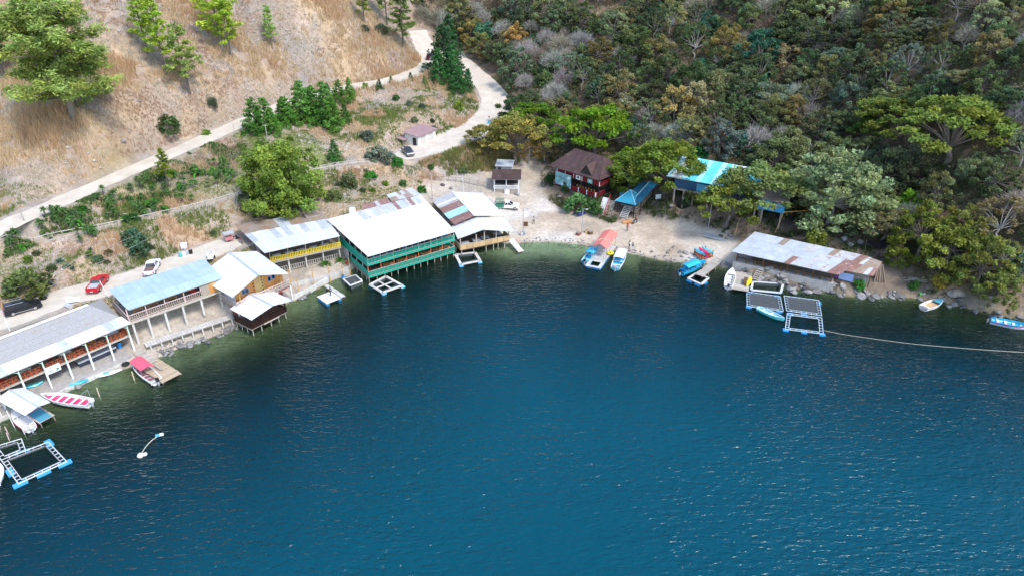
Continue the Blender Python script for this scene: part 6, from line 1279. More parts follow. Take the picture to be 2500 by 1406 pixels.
# kayak rack
A = W(1712, 637, .45); rk = Bld('kayak_rack', 'brown timber rack stacked with bright kayaks', 'rack', at=A, rz=.45, base=.3)
rk.posts('post', BRN, [(0, 0), (0, 2.2), (2.6, 0), (2.6, 2.2)], .1, 2.0, .12)
for y in (0, 2.2):
    for z in (.75, 1.45): rk.beam('crossbar', BRN, (-.2, y, z), (2.8, y, z), .08)
for k, (x, z, m_, lb) in enumerate(((.35, .85, C_ORNG, 'orange kayak on the lower left of the rack'), (1.2, .85, C_MAG, 'pink red kayak on the lower middle of the rack'), (2.1, .85, C_ORNG, 'orange kayak on the lower right of the rack'), (.3, 1.55, C_CYAN, 'cyan kayak on the upper left of the rack'), (1.3, 1.55, C_MAG, 'magenta kayak on the top middle of the rack'), (2.2, 1.55, C_TURQ, 'turquoise kayak on the upper right of the rack'))):
    q = Matrix.Rotation(.45, 3, 'Z') @ Vector((x, 1.1, 0)); kayak(lb, (A.x + q.x, A.y + q.y, z), .45 + math.pi / 2 + R.uniform(-.08, .08), L=3.1, mat=m_, deck=m_, group='kayaks on the rack')
tag(MB().slab([(-.9, -2.3, 0), (.9, -2.3, 0), (.9, 2.3, 0), (-.9, 2.3, 0)], .03).build('roof_panel', SX['grey'], loc=T(1748, 582) + Vector((0, 0, .12)), rz=.98), 'loose grey metal sheet lying on the dirt beside the shed', 'metal sheet')
hl = thing('dugout_canoe', 'old wooden dugout canoe pulled up on the shore sand', 'canoe', T(1630, 621) + Vector((0, 0, .05)), math.radians(58)); o, g, f, st_ = hull_bm(3.6, .7, .35, floor=.12, bow=.4, trans=.5, sheer=.08); o.build('hull', WOOD, hl); g.build('gunwale', PLANK, hl); f.build('floor', BARK, hl)

# ------------------------------------------------------------------ docks, pontoons and fish cages
def dock(label, a, b, width, z, mat=PLANK, name='plank_dock', posts=True, base=-.3, step=.36, float_=None, cat='dock'):
    A, B_ = W(*a, z), W(*b, z); L = (B_ - A).length; d = Bld(name, label, cat, at=A, rz=rzof(A, B_), base=0.0)
    d.planks('plank', mat, 0, L, -width / 2, width / 2, z, w=step); d.beam('stringer', WOOD, (0, -width / 2 + .1, z - .16), (L, -width / 2 + .1, z - .16), .12, .16); d.beam('stringer', WOOD, (0, width / 2 - .1, z - .16), (L, width / 2 - .1, z - .16), .12, .16)
    if posts:
        for x in np.arange(.3, L, max(1.5, L / 3)): d.posts('post', PLANK, [(x, -width / 2 + .1), (x, width / 2 - .1)], -1.2, z + .15, .13, True)
    if float_:
        for s_ in (-1, 1): d.put('float', d.mb().box(.1, L - .1, s_ * (width / 2 - .3) - .28, s_ * (width / 2 - .3) + .28, -.25, z - .24), float_)
    return d, L
d, L = dock('wide tan plank dock with a bench beside the pink canopied launch', (362, 885), (420, 922), 2.9, .65, M('tan_planks', (.46, .36, .25), (.36, .28, .19), scale=4, rnd=.15)); d.box('bench', WOOD, 1.2, 3.6, -.1, .25, .85, .95)
dock('pale gangway leading down from the restaurant to the tan dock', (333, 853), (372, 884), 1.5, .85)
d, L = dock('white square raft with blue side floats and a person on it', (792, 717), (816, 734), 2.9, .5, WHITE, 'swim_raft', False, float_=BLUEF, cat='raft')
dock('narrow pale gangway plank from the shore to the white square raft', (795, 695), (838, 724), .8, .7, CONCLIGHT, 'gangway', cat='gangway')
d, L = dock('long pale plank jetty running out from the kayak rack', (1758, 632), (1706, 672), 1.6, .85, PLANK, 'jetty', cat='jetty')
dock('short plank dock under the wooden ladder of the long shed', (1812, 665), (1806, 708), 3.0, .65)
tag(MB().box(-1.1, 1.1, -.3, .3, 0, .55).build('storage_box', BRN, loc=W(1819, 690, .68), rz=1.2), 'brown wooden box beside the yellow kayak', 'box')
# red roofed pontoon
A, B_ = W(1447, 652, .5), W(1487, 598, .5); L = (B_ - A).length; rp = Bld('red_roofed_pontoon', 'floating pontoon with coral red gabled roof between two launches', 'pontoon', at=A, rz=rzof(A, B_), base=0)
rp.planks('plank', CONCLIGHT, 2.4, L, -1.5, 1.5, .5, w=.42)
for x0, x1, y0, y1 in ((0, 2.4, -1.5, -.85), (0, 2.4, .85, 1.5), (0, .6, -.85, .85)): rp.box('frame_board', CONCLIGHT, x0, x1, y0, y1, .4, .5)
for k in range(6): rp.put('float', rp.mb().tube((.15, -1.3 + k * .5, .15), (1.0, -1.3 + k * .5, .15), .22, n=9), BLUEF)
for s_ in (-1.2, 1.2): rp.put('float', rp.mb().box(1.2, L - 3, s_ - .25, s_ + .25, -.2, .36), BLUEF)
for x0, x1 in ((4.0, 6.6), (6.7, L + .6)):
    z = 2.75 + (.18 if x0 > 5 else 0); rp.put('roof', rp.mb().slab([(x0, -1.5, z), (x1, -1.5, z), (x1, 0, z + .75), (x0, 0, z + .75)], .05), C_CORAL); rp.put('roof', rp.mb().slab([(x0, 0.005, z + .75), (x1, 0.005, z + .75), (x1, 1.5, z), (x0, 1.5, z)], .05), C_CORAL)
rp.posts('post', STEEL, [(4.1, -1.3), (4.1, 1.3), (6.6, -1.3), (6.6, 1.3), (L - .2, -1.3), (L - .2, 1.3)], .5, 2.8, .08); rp.put('hoop', rp.mb().path([(2.7, -1.2, .5), (2.7, -1.2, 2.3), (2.7, 1.2, 2.3), (2.7, 1.2, .5)], .04), STEEL)
tr_ = thing('inflatable_ring', 'yellow inflatable ring on the red roofed pontoon', 'ring', W(1490, 620, .62)); V = []; n, k_ = 14, 7
for i in range(n):
    for j in range(k_): a, c_ = 6.283 * i / n, 6.283 * j / k_; V.append(((.5 + .2 * math.cos(c_)) * math.cos(a), (.5 + .2 * math.cos(c_)) * math.sin(a), .2 + .2 * math.sin(c_)))
MB().add(V, [(i * k_ + j, ((i + 1) % n) * k_ + j, ((i + 1) % n) * k_ + (j + 1) % k_, i * k_ + (j + 1) % k_) for i in range(n) for j in range(k_)]).build('tube', C_YEL, tr_, smooth=True)
# canopy dock at left
A, B_ = W(10, 987, .9), W(87, 1037, .9); L = (B_ - A).length; cd = Bld('canopy_dock', 'stilt dock with white ridged canopy and blue mat at lower left', 'dock', at=A, rz=rzof(A, B_), base=0)
cd.planks('plank', PLANK, 0, L, .55, 2.4, .9, w=.45); cd.box('blue_mat', C_MAT, L - 3.0, L - .05, .6, 2.1, .915, .94); cd.beam('edge_beam', PINKISH, (0, .5, .85), (L, .5, .85), .12, .2)
cd.posts('post', WOOD, [(x, y) for x in (.4, 2.6, 5, L - .2) for y in (.65, 2.3)], -1.4, .9, .14, True); cd.posts('canopy_post', WHITE, [(1.7, -1.2), (4.6, -1.3), (7.2, -1.3), (1.8, 2.2), (4.8, 2.2)], -.9, 2.75, .12, True)
cd.posts('mooring_post', PINKISH, [(3.0, -2.2), (3.6, -2.5), (5.4, -2.4), (6.8, -2.9)], -1.2, 1.2, .14, True); cd.beam('boom', PLANK, (1.6, -2.6, 1.6), (2.4, -.4, 2.6), .09)
cd.roof((1.2, -.9, 2.85), (7.9, -.6, 2.85), (8.4, .85, 3.45), (1.5, .75, 3.45), 6, 1, const(SX['white'])); cd.roof((7.9, 2.5, 2.85), (1.6, 2.3, 2.85), (1.5, .76, 3.45), (8.4, .86, 3.45), 6, 1, const(SX['white'])); cd.ridge((1.5, .75, 3.52), (8.45, .86, 3.52), .22, SX['grey'])
# cages: pipe frames with floats and nets hanging inside
def cage(label, c4, z=.25, w=.5, ladder=True, floats=(), fm=BLUEF, bar=PVC, net=.9, netmat=NET, group=None, cover=False, fs=.9, board=False):
    """c4: four corner pixels in order"""
    P = [W(x, y, z) for x, y in c4]; c = sum(P, Vector()) / 4; t = thing('fish_cage', label, 'fish cage', (c.x, c.y, 0), 0, group); Q = [p - Vector((c.x, c.y, 0)) for p in P]; cen = Vector((0, 0, z))
    for i in range(4):
        a, b_ = Q[i], Q[(i + 1) % 4]; d_ = (b_ - a).normalized(); nn = Vector((-d_.y, d_.x, 0)); nn = nn if nn.dot(cen - (a + b_) / 2) > 0 else -nn
        if board: MB().beam(a, b_, w, .14).build('frame_board', bar, t)
        else:
            r = MB().tube(a, b_, .07, n=6).tube(a + nn * w + d_ * w, b_ + nn * w - d_ * w, .06, n=6).build('frame_pipe', bar, t); k_ = max(3, int((b_ - a).length / .75))
            me = MB().box(-.04, .04, 0, w, -.035, .035).mesh('rung', bar); an = math.atan2(d_.y, d_.x); flip = Vector((-d_.y, d_.x, 0)).dot(nn) > 0
            for j in range(1, k_): p = a + (b_ - a) * (j / k_); inst('rung', me, r, p, an if flip else an + math.pi)
        if net: q0, q1 = a + nn * w * 1.05 + d_ * w, b_ + nn * w * 1.05 - d_ * w; MB().hexa([q0 + Vector((0, 0, -z - 1.2)), q1 + Vector((0, 0, -z - 1.2)), q1 + nn * .02 + Vector((0, 0, -z - 1.2)), q0 + nn * .02 + Vector((0, 0, -z - 1.2)), q0 + Vector((0, 0, .12)), q1 + Vector((0, 0, .12)), q1 + nn * .02 + Vector((0, 0, .12)), q0 + nn * .02 + Vector((0, 0, .12))]).build('net_wall', netmat, t)
    if cover:
        ins = [q + (cen - q) * .1 + Vector((0, 0, .06)) for q in Q]; m = MB(); nn_ = 4
        for k in range(nn_ + 1): u = k / nn_; m.tube(ins[0].lerp(ins[1], u), ins[3].lerp(ins[2], u), .008, n=3).tube(ins[0].lerp(ins[3], u), ins[1].lerp(ins[2], u), .008, n=3)
        m.build('cover_net', NET, t)
        NETSHEET = bpy.data.materials.get('net_sheet')
        if not NETSHEET:
            NETSHEET = bpy.data.materials.new('net_sheet'); NETSHEET.use_nodes = True; n_t = NETSHEET.node_tree; b0 = n_t.nodes['Principled BSDF']; b0.inputs['Base Color'].default_value = (.10, .11, .115, 1); b0.inputs['Alpha'].default_value = .6; b0.inputs['Roughness'].default_value = .8
        MB().add([q - Vector((0, 0, .03)) for q in ins], [(0, 1, 2, 3)]).build('net_sheet', NETSHEET, t)
    for i, u in floats:
        p = Q[i].lerp(Q[(i + 1) % 4], u); d_ = (Q[(i + 1) % 4] - Q[i]); an = math.atan2(d_.y, d_.x); MB().box(-fs / 2, fs / 2, -.36, .36, -.3, .2).build('float', fm, t, loc=p - Vector((0, 0, z)), rz=an)
    return t
LB = M('bright_blue_float', (.06, .36, .68), (.05, .29, .58), rough=.35, spec=.5)
cage('large square fish cage with bright blue corner floats at lower left', ((118, 1078), (163, 1126), (45, 1180), (3, 1122)), floats=((0, .02), (1, .05), (1, .5), (1, .97), (2, .5), (3, .45)), fm=LB, fs=1.5)
cage('smaller fish cage behind the large square cage at lower left', ((52, 1070), (62, 1098), (3, 1122), (-20, 1092)), floats=((1, .2),), fm=LB, fs=1.2)
cage('netted fish cage nearest the short plank dock on the right', ((1823, 712), (1905, 724), (1912, 760), (1824, 747)), floats=((2, .1), (2, .5), (2, .95), (0, .9), (0, .1)), cover=True, bar=M('pale_blue_pipe', (.44, .53, .58), (.36, .45, .5)))
cage('netted fish cage right of the first, under the shore stones', ((1914, 722), (1999, 733), (2006, 770), (1920, 758)), floats=((2, .5), (1, .15)), cover=True, bar=bpy.data.materials['pale_blue_pipe'])
cage('open fish cage lowest of the three right hand cages', ((1922, 764), (2006, 775), (2010, 815), (1917, 803)), floats=((2, .02), (2, .5), (2, .98), (0, .1)), bar=bpy.data.materials['pale_blue_pipe'], net=0)
cage('white boarded fish pen behind the short plank dock', ((1838, 688), (1912, 693), (1906, 715), (1834, 708)), z=.45, board=True, w=.4, floats=((0, .85), (0, .3)), fs=1.2)
cage('white framed square fish pen at the corner of the green restaurant', ((942, 675), (982, 697), (934, 714), (903, 695)), z=.35, board=True, w=.5, floats=((1, .0), (1, .95), (3, .1)), fm=CYANF, fs=.8, bar=CONCLIGHT)
fp = [o for o in COL.objects if o.get('label', '').startswith('white framed square fish pen')][0]; q0 = fp.location
a_, b2_, c_, d_ = [W(x, y, .42) - q0 for x, y in ((918, 703), (965, 685), (922, 685), (958, 706))]
MB().beam(a_, b2_, .3, .1).build('frame_board', CONCLIGHT, fp); MB().beam(c_, d_, .3, .08).build('frame_board', CONCLIGHT, fp)
cage('white framed square fish pen under the bamboo railed restaurant', ((1112, 622), (1160, 617), (1172, 637), (1125, 646)), z=.35, board=True, w=.55, floats=((2, .02), (2, .98), (0, .1)), fm=CYANF, fs=.8, bar=CONCLIGHT, netmat=NET)
cage('raised white framed holding net on posts by the green restaurant', ((868, 672), (884, 686), (855, 697), (838, 681)), z=.9, board=True, w=.2, floats=(), bar=WHITE, netmat=NET, cover=True)
cage('white bordered fish pen at the end of the long plank jetty', ((1700, 667), (1730, 679), (1712, 694), (1680, 680)), z=.4, board=True, w=.4, floats=((2, .25), (2, .85), (1, .5)), bar=CONCLIGHT, netmat=BLACK, fs=1.1)
for k, (x, y) in enumerate(((841, 691), (868, 700), (884, 692))):
    tag(MB().tube((0, 0, -1), (0, 0, 1.0), .09, n=6).build('net_post', PLANK, loc=W(x, y, 0)), '%s post carrying the raised holding net' % ('left', 'front', 'right')[k], 'post', 'posts of the holding net')
br = thing('barrel', 'blue drum beside the raised holding net', 'barrel', W(838, 683, .15)); MB().lathe([(.28, 0), (.32, .3), (.32, .6), (.28, .9)]).build('body', BLUEF, br); MB().lathe([(.2, .9), (.2, .94)]).build('lid', BLACK, br)

# buoys and ropes
b1, b2 = W(343, 1112, .05), W(388, 1063, .05)
t = thing('buoy', 'white foam buoy at the lower end of the floating rope', 'buoy', b1); MB().lathe([(.05, -.25), (.35, -.1), (.4, .1), (.25, .3), (.05, .36)]).build('float', WHITE, t, smooth=True); MB().lathe([(.05, -.2), (.26, -.05), (.26, .15), (.05, .26)]).build('small_float', WHITE, t, loc=(.45, .25, 0), smooth=True)
t = thing('buoy', 'blue drum buoy at the upper end of the floating rope', 'buoy', b2, .3); MB().tube((-.38, 0, .08), (.38, 0, .08), .2, n=10).build('drum', LB, t); MB().tube((.1, 0, .1), (.55, .02, .12), .2, n=9).build('small_float', WHITE, t)
def sag(a, b_, s_, n=14): return [a.lerp(b_, i / n) - Vector((0, 0, s_ * 4 * (i / n) * (1 - i / n))) for i in range(n + 1)]
m = MB().path([b1.lerp(b2, i / 8) + Vector((-.9 * 4 * (i / 8) * (1 - i / 8) * .4, .35 * 4 * (i / 8) * (1 - i / 8), 0)) for i in range(9)], .05); tag(m.build('rope', ROPE), 'pale floating rope strung between the two buoys', 'rope')
m = MB(); pts_ = [W(x, y, .04) for x, y in ((2012, 806), (2060, 816), (2130, 826), (2220, 838), (2330, 848), (2440, 856), (2540, 862))]; tag(m.path([Vector(p) for p in catmull([tuple(p) for p in pts_], 4)], .028).build('rope', ROPE), 'long mooring rope running from the right hand cages to the right edge', 'rope')
for k, (x, y) in enumerate(((328, 928), (243, 968))): tag(MB().tube((0, 0, -.8), (0, .05, 1.5), .08, n=6).build('mooring_post', M('cream_post%d' % k, (.62, .52, .36), (.5, .4, .28)), loc=W(x, y, 0)), ('cream mooring post beside the pink canopied launch', 'cream mooring post near the tall steel frame launch')[k], 'post')

# ------------------------------------------------------------------ vehicles
def wheels(t, xs_, tw, r=.36):
    for x in xs_:
        for s_ in (-1, 1):
            y = s_ * tw; w = MB().tube((x, y - .12, r), (x, y + .12, r), r, n=14).build('wheel', RUBBER, t); MB().tube((x, y + s_ * .121, r), (x, y + s_ * .135, r), r * .62, n=12).build('rim', CHROME, w)
def car(kind, label, at, rz, mat, name, cat='pickup truck', cargo=None):
    """nose towards +x, centred on its wheels"""
    t = thing(name, label, cat, at, rz); L, Wd = (4.9, .92) if kind == 'suv' else (5.2, .9)
    def prism(prof, w0, w1=None):
        w1 = w0 if w1 is None else w1; m = MB(); n = len(prof); zs = [p[1] for p in prof]; lo, hi = min(zs), max(zs); W_ = lambda z: w0 + (w1 - w0) * (z - lo) / (hi - lo)
        V = [(x, -W_(z), z) for x, z in prof] + [(x, W_(z), z) for x, z in prof]; m.add(V, [tuple(range(n)), tuple(range(2 * n - 1, n - 1, -1))] + [(i, i + n, (i + 1) % n + n, (i + 1) % n) for i in range(n)]); return m
    h = L / 2
    if kind == 'suv':
        prism([(-h, .45), (-h + .05, .75), (-h + .08, 1.02), (1.0, 1.05), (h - .15, .92), (h, .78), (h, .45), (h - .3, .3), (-h + .3, .3)], Wd, Wd - .04).build('body', mat, t)
        prism([(-h + .12, 1.03), (-h + .32, 1.66), (.2, 1.70), (.62, 1.62), (1.15, 1.06)], Wd - .05, Wd - .2).build('cabin', GLASS, t)
        MB().slab([(-h + .3, -.72, 1.73), (.55, -.72, 1.68), (.55, .72, 1.68), (-h + .3, .72, 1.73)], .06).build('roof_panel', mat, t)
        for s_ in (-1, 1):
            for x0, x1 in ((-h + .16, -h + .34), (-.95, -.9), (.1, .16)): MB().beam((x0, s_ * (Wd - .045), 1.04), (x1, s_ * (Wd - .19), 1.66), .07, .05).build('pillar', mat, t)
            MB().beam((-h + .5, s_ * .66, 1.78), (.3, s_ * .66, 1.76), .05).build('roof_rail', STEEL, t); MB().box(-1.5, 1.4, s_ * Wd - .05, s_ * Wd + .05, .36, .44).build('running_board', STEEL, t)
    else:
        cab = (-.55, 1.15)
        prism([(-h, .55), (-h, .98), (-.6, .98), (-.55, 1.02), (1.2, 1.04), (h - .1, .94), (h, .8), (h, .42), (h - .3, .34), (-h + .2, .45)], Wd, Wd - .03).build('body', mat, t)
        prism([(-.62, 1.0), (-.45, 1.55), (.45, 1.58), (1.2, 1.03)], Wd - .06, Wd - .2).build('cabin', GLASS, t)
        MB().slab([(-.5, -.7, 1.62), (.5, -.7, 1.62), (.5, .7, 1.62), (-.5, .7, 1.62)], .07).build('roof_panel', mat, t)
        for s_ in (-1, 1):
            MB().box(-h, -.62, s_ * (Wd - .06) - .04, s_ * (Wd - .06) + .04, .98, 1.12).build('bed_side', mat, t)
            for a, b_ in (((-.6, 1.02), (-.46, 1.56)), ((.1, 1.02), (.06, 1.58)), ((1.18, 1.03), (.48, 1.57))): MB().beam((a[0], s_ * (Wd - .07), a[1]), (b_[0], s_ * (Wd - .2), b_[1]), .07, .05).build('pillar', mat, t)
        MB().box(-h + .02, -h + .1, -Wd + .1, Wd - .1, .8, 1.12).build('tailgate', mat, t); MB().box(-h + .12, -.64, -Wd + .12, Wd - .12, .985, 1.0).build('bed_floor', cargo or RUBBER, t)
    for s_ in (-1, 1):
        MB().box(h - .06, h + .01, s_ * .68 - .17, s_ * .68 + .17, .68, .84).build('headlight', CHROME, t); MB().box(-h - .015, -h + .04, s_ * .78 - .08, s_ * .78 + .08, .62, .95).build('tail_light', C_RED, t); MB().box(.95, 1.12, s_ * (Wd + .1) - .08, s_ * (Wd + .1) + .08, 1.02, 1.16).build('mirror', mat, t)
    MB().box(h - .05, h + .06, -.8, .8, .4, .58).build('bumper', CHROME if kind != 'suv' else mat, t); MB().box(-h - .08, -h + .03, -.8, .8, .45, .6).build('bumper', CHROME if mat is not C_RED else mat, t); MB().box(-h - .095, -h - .082, -.22, .22, .47, .6).build('number_plate', WHITE, t)
    wheels(t, (-h + 1.05, h - .95), Wd - .12); return t
def carat(a, b, z, **k):
    A, B_ = W(*a, z), W(*b, z); c = (A + B_) / 2; zz = float(height(c.x, c.y)) + .09; return car(at=(c.x, c.y, zz), rz=rzof(A, B_), **k)
carat((20, 768), (95, 747), 5.3, kind='suv', label='black sport utility vehicle parked at the left end of the shore road', mat=C_BLACKCAR, name='black_car', cat='car')
carat((230, 714), (252, 686), 5.3, kind='pickup', label='red pickup truck parked on the shore road', mat=C_RED, name='red_pickup', cargo=GREYPL)
carat((365, 677), (381, 645), 5.3, kind='pickup', label='white pickup truck parked on the shore road', mat=C_WHITECAR, name='white_pickup', cargo=M('rusty_bed', (.2, .12, .1), (.12, .07, .06)))
carat((986, 366), (1006, 386), 8.7, kind='pickup', label='dark navy pickup truck on the upper parking area below the shed', mat=C_NAVY, name='dark_pickup', cargo=GREYPL)
carat((1048, 148), (1073, 147), 17.8, kind='suv', label='maroon car half hidden by the dark conifers on the upper road', mat=C_MAROON, name='maroon_car', cat='car')
# stake truck, drawn as a pickup with a green slatted bed
A = W(1239, 508, 1.6); c = Vector((A.x, A.y, float(height(A.x, A.y)) + .05)); t = car('pickup', 'white truck with green slatted cargo bed parked beside the kiosk', c, -.05, C_WHITECAR, 'stake_truck', 'truck')
for s_ in (-1, 1):
    for z in (1.2, 1.55, 1.9): MB().box(-2.65, -.75, s_ * .92 - .03, s_ * .92 + .03, z - .08, z + .08).build('bed_slat', C_GREENP, t)
    for x in (-2.6, -1.7, -.8): MB().box(x - .04, x + .04, s_ * .92 - .05, s_ * .92 + .05, .7, 2.05).build('stake', C_GREENP, t)
    MB().box(-2.66, -.72, s_ * .93 - .04, s_ * .93 + .04, .6, 1.08).build('bed_panel', C_GREENP, t)
for z in (1.2, 1.55, 1.9): MB().box(-.8, -.74, -.9, .9, z - .08, z + .08).build('bed_slat', YELLOWWOOD, t)
def motorbike(label, at, rz, mat, group='parked motorcycles'):
    t = thing('motorcycle', label, 'motorcycle', at, rz, group)
    for x in (-.62, .65): w = MB().tube((x, -.06, .3), (x, .06, .3), .3, n=14).build('wheel', RUBBER, t); MB().tube((x, -.065, .3), (x, .065, .3), .18, n=10).build('rim', CHROME, w)
    MB().beam((-.3, 0, .5), (.35, 0, .5), .24, .28).build('engine', GREYPL, t); MB().beam((-.05, 0, .78), (.4, 0, .84), .26, .2).build('fuel_tank', mat, t); MB().beam((-.75, 0, .8), (-.05, 0, .76), .26, .1).build('seat', BLACK, t)
    MB().tube((.65, 0, .3), (.42, 0, .98), .04, n=5).build('fork', CHROME, t); MB().tube((.42, -.34, 1.02), (.42, .34, 1.02), .025, n=5).build('handlebar', BLACK, t); MB().lathe([(.09, 0), (.09, .08)], n=8).build('headlight', CHROME, t, loc=(.52, 0, .88), rot=(0, math.pi / 2, 0)); return t
motorbike('black motorcycle parked beside the blue covered bike near the leafy bush', T(1408, 523) + Vector((0, 0, .02)), .5, C_BLACKCAR)
t = thing('covered_motorcycle', 'motorcycle under a dark blue tarpaulin near the leafy bush', 'motorcycle', T(1419, 526), .3)
MB().add([(-.9, -.35, 0), (.9, -.35, 0), (.9, .35, 0), (-.9, .35, 0), (-.6, -.2, .9), (.5, -.25, 1.1), (.5, .25, 1.1), (-.6, .2, .9)], [(3, 2, 1, 0), (4, 5, 6, 7), (0, 1, 5, 4), (1, 2, 6, 5), (2, 3, 7, 6), (3, 0, 4, 7)]).build('tarpaulin', paint('navy_tarp', (.02, .04, .16), .7), t)
for x in (-.55, .55): MB().tube((x, -.05, .24), (x, .05, .24), .26, n=10).build('wheel', RUBBER, t)
motorbike('motorcycle ridden by the red shirted rider below the gazebo', T(1550, 547) + Vector((0, 0, .02)), .9, C_NAVY)
motorbike('red motorcycle parked at the corner of the yellow railed wing', T(588, 594) + Vector((0, 0, .02)), -.9, C_RED)
t = thing('cargo_tricycle', 'cluttered cargo tricycle with grey canopy parked at the slope foot', 'tricycle', T(568, 588) + Vector((0, 0, .02)), .6)
for x, y in ((.9, 0), (-.7, -.5), (-.7, .5)): MB().tube((x, y - .06, .28), (x, y + .06, .28), .28, n=12).build('wheel', RUBBER, t)
MB().box(-1.3, .1, -.6, .6, .4, .9).build('cargo_box', paint('pink_box', (.5, .18, .2)), t); MB().slab([(-1.4, -.7, 1.75), (.4, -.7, 1.7), (.4, .7, 1.7), (-1.4, .7, 1.75)], .05).build('canopy', GREYPL, t); MB().beam((.1, 0, .6), (.9, 0, .7), .2, .25).build('frame', BLACK, t)
for x, y in ((-1.3, -.6), (-1.3, .6), (.3, -.6), (.3, .6)): MB().tube((x, y, .5), (x, y, 1.7), .03, n=5).build('canopy_pole', STEEL, t)
t = thing('boat_trailer', 'white jet ski on a trailer behind the white gabled house', 'jet ski', T(516, 636) + Vector((0, 0, .02)), -1.35)
MB().box(-1.2, 1.2, -.45, .45, .35, .5).build('trailer_frame', BLACK, t); MB().tube((1.2, 0, .42), (2.1, 0, .4), .05).build('drawbar', BLACK, t)
for s_ in (-1, 1): MB().tube((-.3, s_ * .6 - .08, .28), (-.3, s_ * .6 + .08, .28), .28, n=12).build('wheel', RUBBER, t)
MB().add([(-1.3, -.5, .5), (.8, -.5, .5), (1.5, 0, .75), (.8, .5, .5), (-1.3, .5, .5), (-1.2, -.4, .95), (.6, -.35, 1.0), (1.3, 0, .95), (.6, .35, 1.0), (-1.2, .4, .95)], [(4, 3, 2, 1, 0), (5, 6, 7, 8, 9), (0, 1, 6, 5), (1, 2, 7, 6), (2, 3, 8, 7), (3, 4, 9, 8), (4, 0, 5, 9)]).build('hull', FABW, t); MB().box(-1.0, .0, -.2, .2, .95, 1.15).build('seat', GREYPL, t)

# ------------------------------------------------------------------ people
def person(label, at, rz, shirt, trousers, stride=.18, arm=.25, sit=False, bag=None, hat=None):
    """one continuous skinned body, cloth assigned by height, five fingers on each hand"""
    V = [(0, 0, .95), (0, 0, 1.15), (0, .0, 1.38), (0, 0, 1.50), (0, .02, 1.60), (0, .03, 1.70)]; Rd = [.135, .125, .155, .06, .095, .085]; E = [(0, 1), (1, 2), (2, 3), (3, 4), (4, 5)]
    def add(p, r_, par): V.append(p); Rd.append(r_); E.append((par, len(V) - 1)); return len(V) - 1
    for s_ in (-1, 1):
        if sit: k = add((s_ * .12, .1, .92), .1, 0); k = add((s_ * .2, .45, .80), .075, k); k = add((s_ * .2, .35, .42), .05, k); add((s_ * .2, .5, .38), .04, k)
        else: k = add((s_ * .10, 0, .86), .1, 0); k = add((s_ * .11, s_ * stride * .5 + .03, .48), .068, k); k = add((s_ * .11, s_ * stride - .02, .08), .045, k); add((s_ * .12, s_ * stride + .15, .04), .038, k)
        k = add((s_ * .20, 0, 1.42), .065, 2)
        if sit: k = add((s_ * .27, .2, 1.2), .045, k); k = add((s_ * .26, .46, 1.14), .034, k); hd = Vector((0, 1, -.1))
        else: k = add((s_ * .27, -s_ * arm * .3, 1.14), .046, k); k = add((s_ * .28, -s_ * arm * .5 + .12, .90), .034, k); hd = Vector((0, .15, -1)).normalized()
        w_ = Vector(V[k]); pm = w_ + hd * .07; kp = add(tuple(pm), .030, k)
        for f_ in range(4): b0 = pm + Vector((0, (f_ - 1.5) * .02, 0)); q = add(tuple(b0 + hd * .05), .010, kp); add(tuple(b0 + hd * (.085 - abs(f_ - 1.4) * .01) + Vector((-s_ * .015, 0, 0))), .008, q)
        th = add(tuple(w_ + hd * .04 + Vector((-s_ * .01, .045, 0))), .011, kp); add(tuple(w_ + hd * .075 + Vector((-s_ * .015, .06, 0))), .009, th)
    me = bpy.data.meshes.new('body'); me.from_pydata(V, E, []); tmp = bpy.data.objects.new('body_tmp', me); COL.objects.link(tmp)
    sk = tmp.modifiers.new('skin', 'SKIN'); sk.use_smooth_shade = True; sk.branch_smoothing = .3
    for i, v in enumerate(me.skin_vertices[0].data): v.radius = (Rd[i], Rd[i] * (.75 if i in (0, 1, 2) else 1)); v.use_root = (i == 0)
    tmp.modifiers.new('sub', 'SUBSURF').levels = 1
    ev = tmp.evaluated_get(bpy.context.evaluated_depsgraph_get()); bm_ = bpy.data.meshes.new_from_object(ev); bpy.data.objects.remove(tmp)
    bm_.materials.clear(); [bm_.materials.append(m_) for m_ in (SKIN, shirt, trousers, BLACK)]
    for p in bm_.polygons:
        c = p.center; ax = abs(c.x); p.material_index = 0 if c.z > 1.47 else (3 if c.z < .11 and not sit else (1 if c.z > .98 and not (ax > .24 and c.z < 1.2) else (0 if (ax > .21 and c.z > .7 and not sit) or (sit and c.y > .3 and c.z > 1.0) else 2)))
    bm_.name = 'body'; t = thing('person', label, 'person', at, rz); inst('body', bm_, t)
    MB().lathe([(.02, -.02), (.105, 0), (.112, .06), (.085, .12), (.02, .145)], n=10).build('hair', hat or HAIR, t, loc=(0, .01, 1.655), smooth=True)
    MB().lathe([(.018, 0), (.008, .04)], n=5).build('nose', SKIN, t, loc=(0, .1, 1.625), rot=(-math.pi / 2, 0, 0))
    for s_ in (-1, 1): MB().lathe([(.012, 0), (.012, .006)], n=6).build('eye', BLACK, t, loc=(s_ * .035, .098, 1.66), rot=(-math.pi / 2, 0, 0)); MB().box(s_ * .098 - .012, s_ * .098 + .012, .0, .04, 1.60, 1.67).build('ear', SKIN, t)
    MB().box(-.03, .03, .098, .108, 1.572, 1.582).build('mouth', paint('lip%d' % len(COL.objects), (.2, .06, .05), .6), t)
    if bag: MB().box(-.15, .15, -.28, -.14, 1.08, 1.42).build('backpack', bag, t)
    return t
g = lambda x, y: T(x, y)
person('person in white shirt and dark trousers walking on the dirt plaza', g(1303, 548), 2.6, TWHITE, DENIM, bag=DENIM)
person('person in red shirt standing on the dirt below the gazebo', g(1531, 566), 3.0, TRED, TGREY)
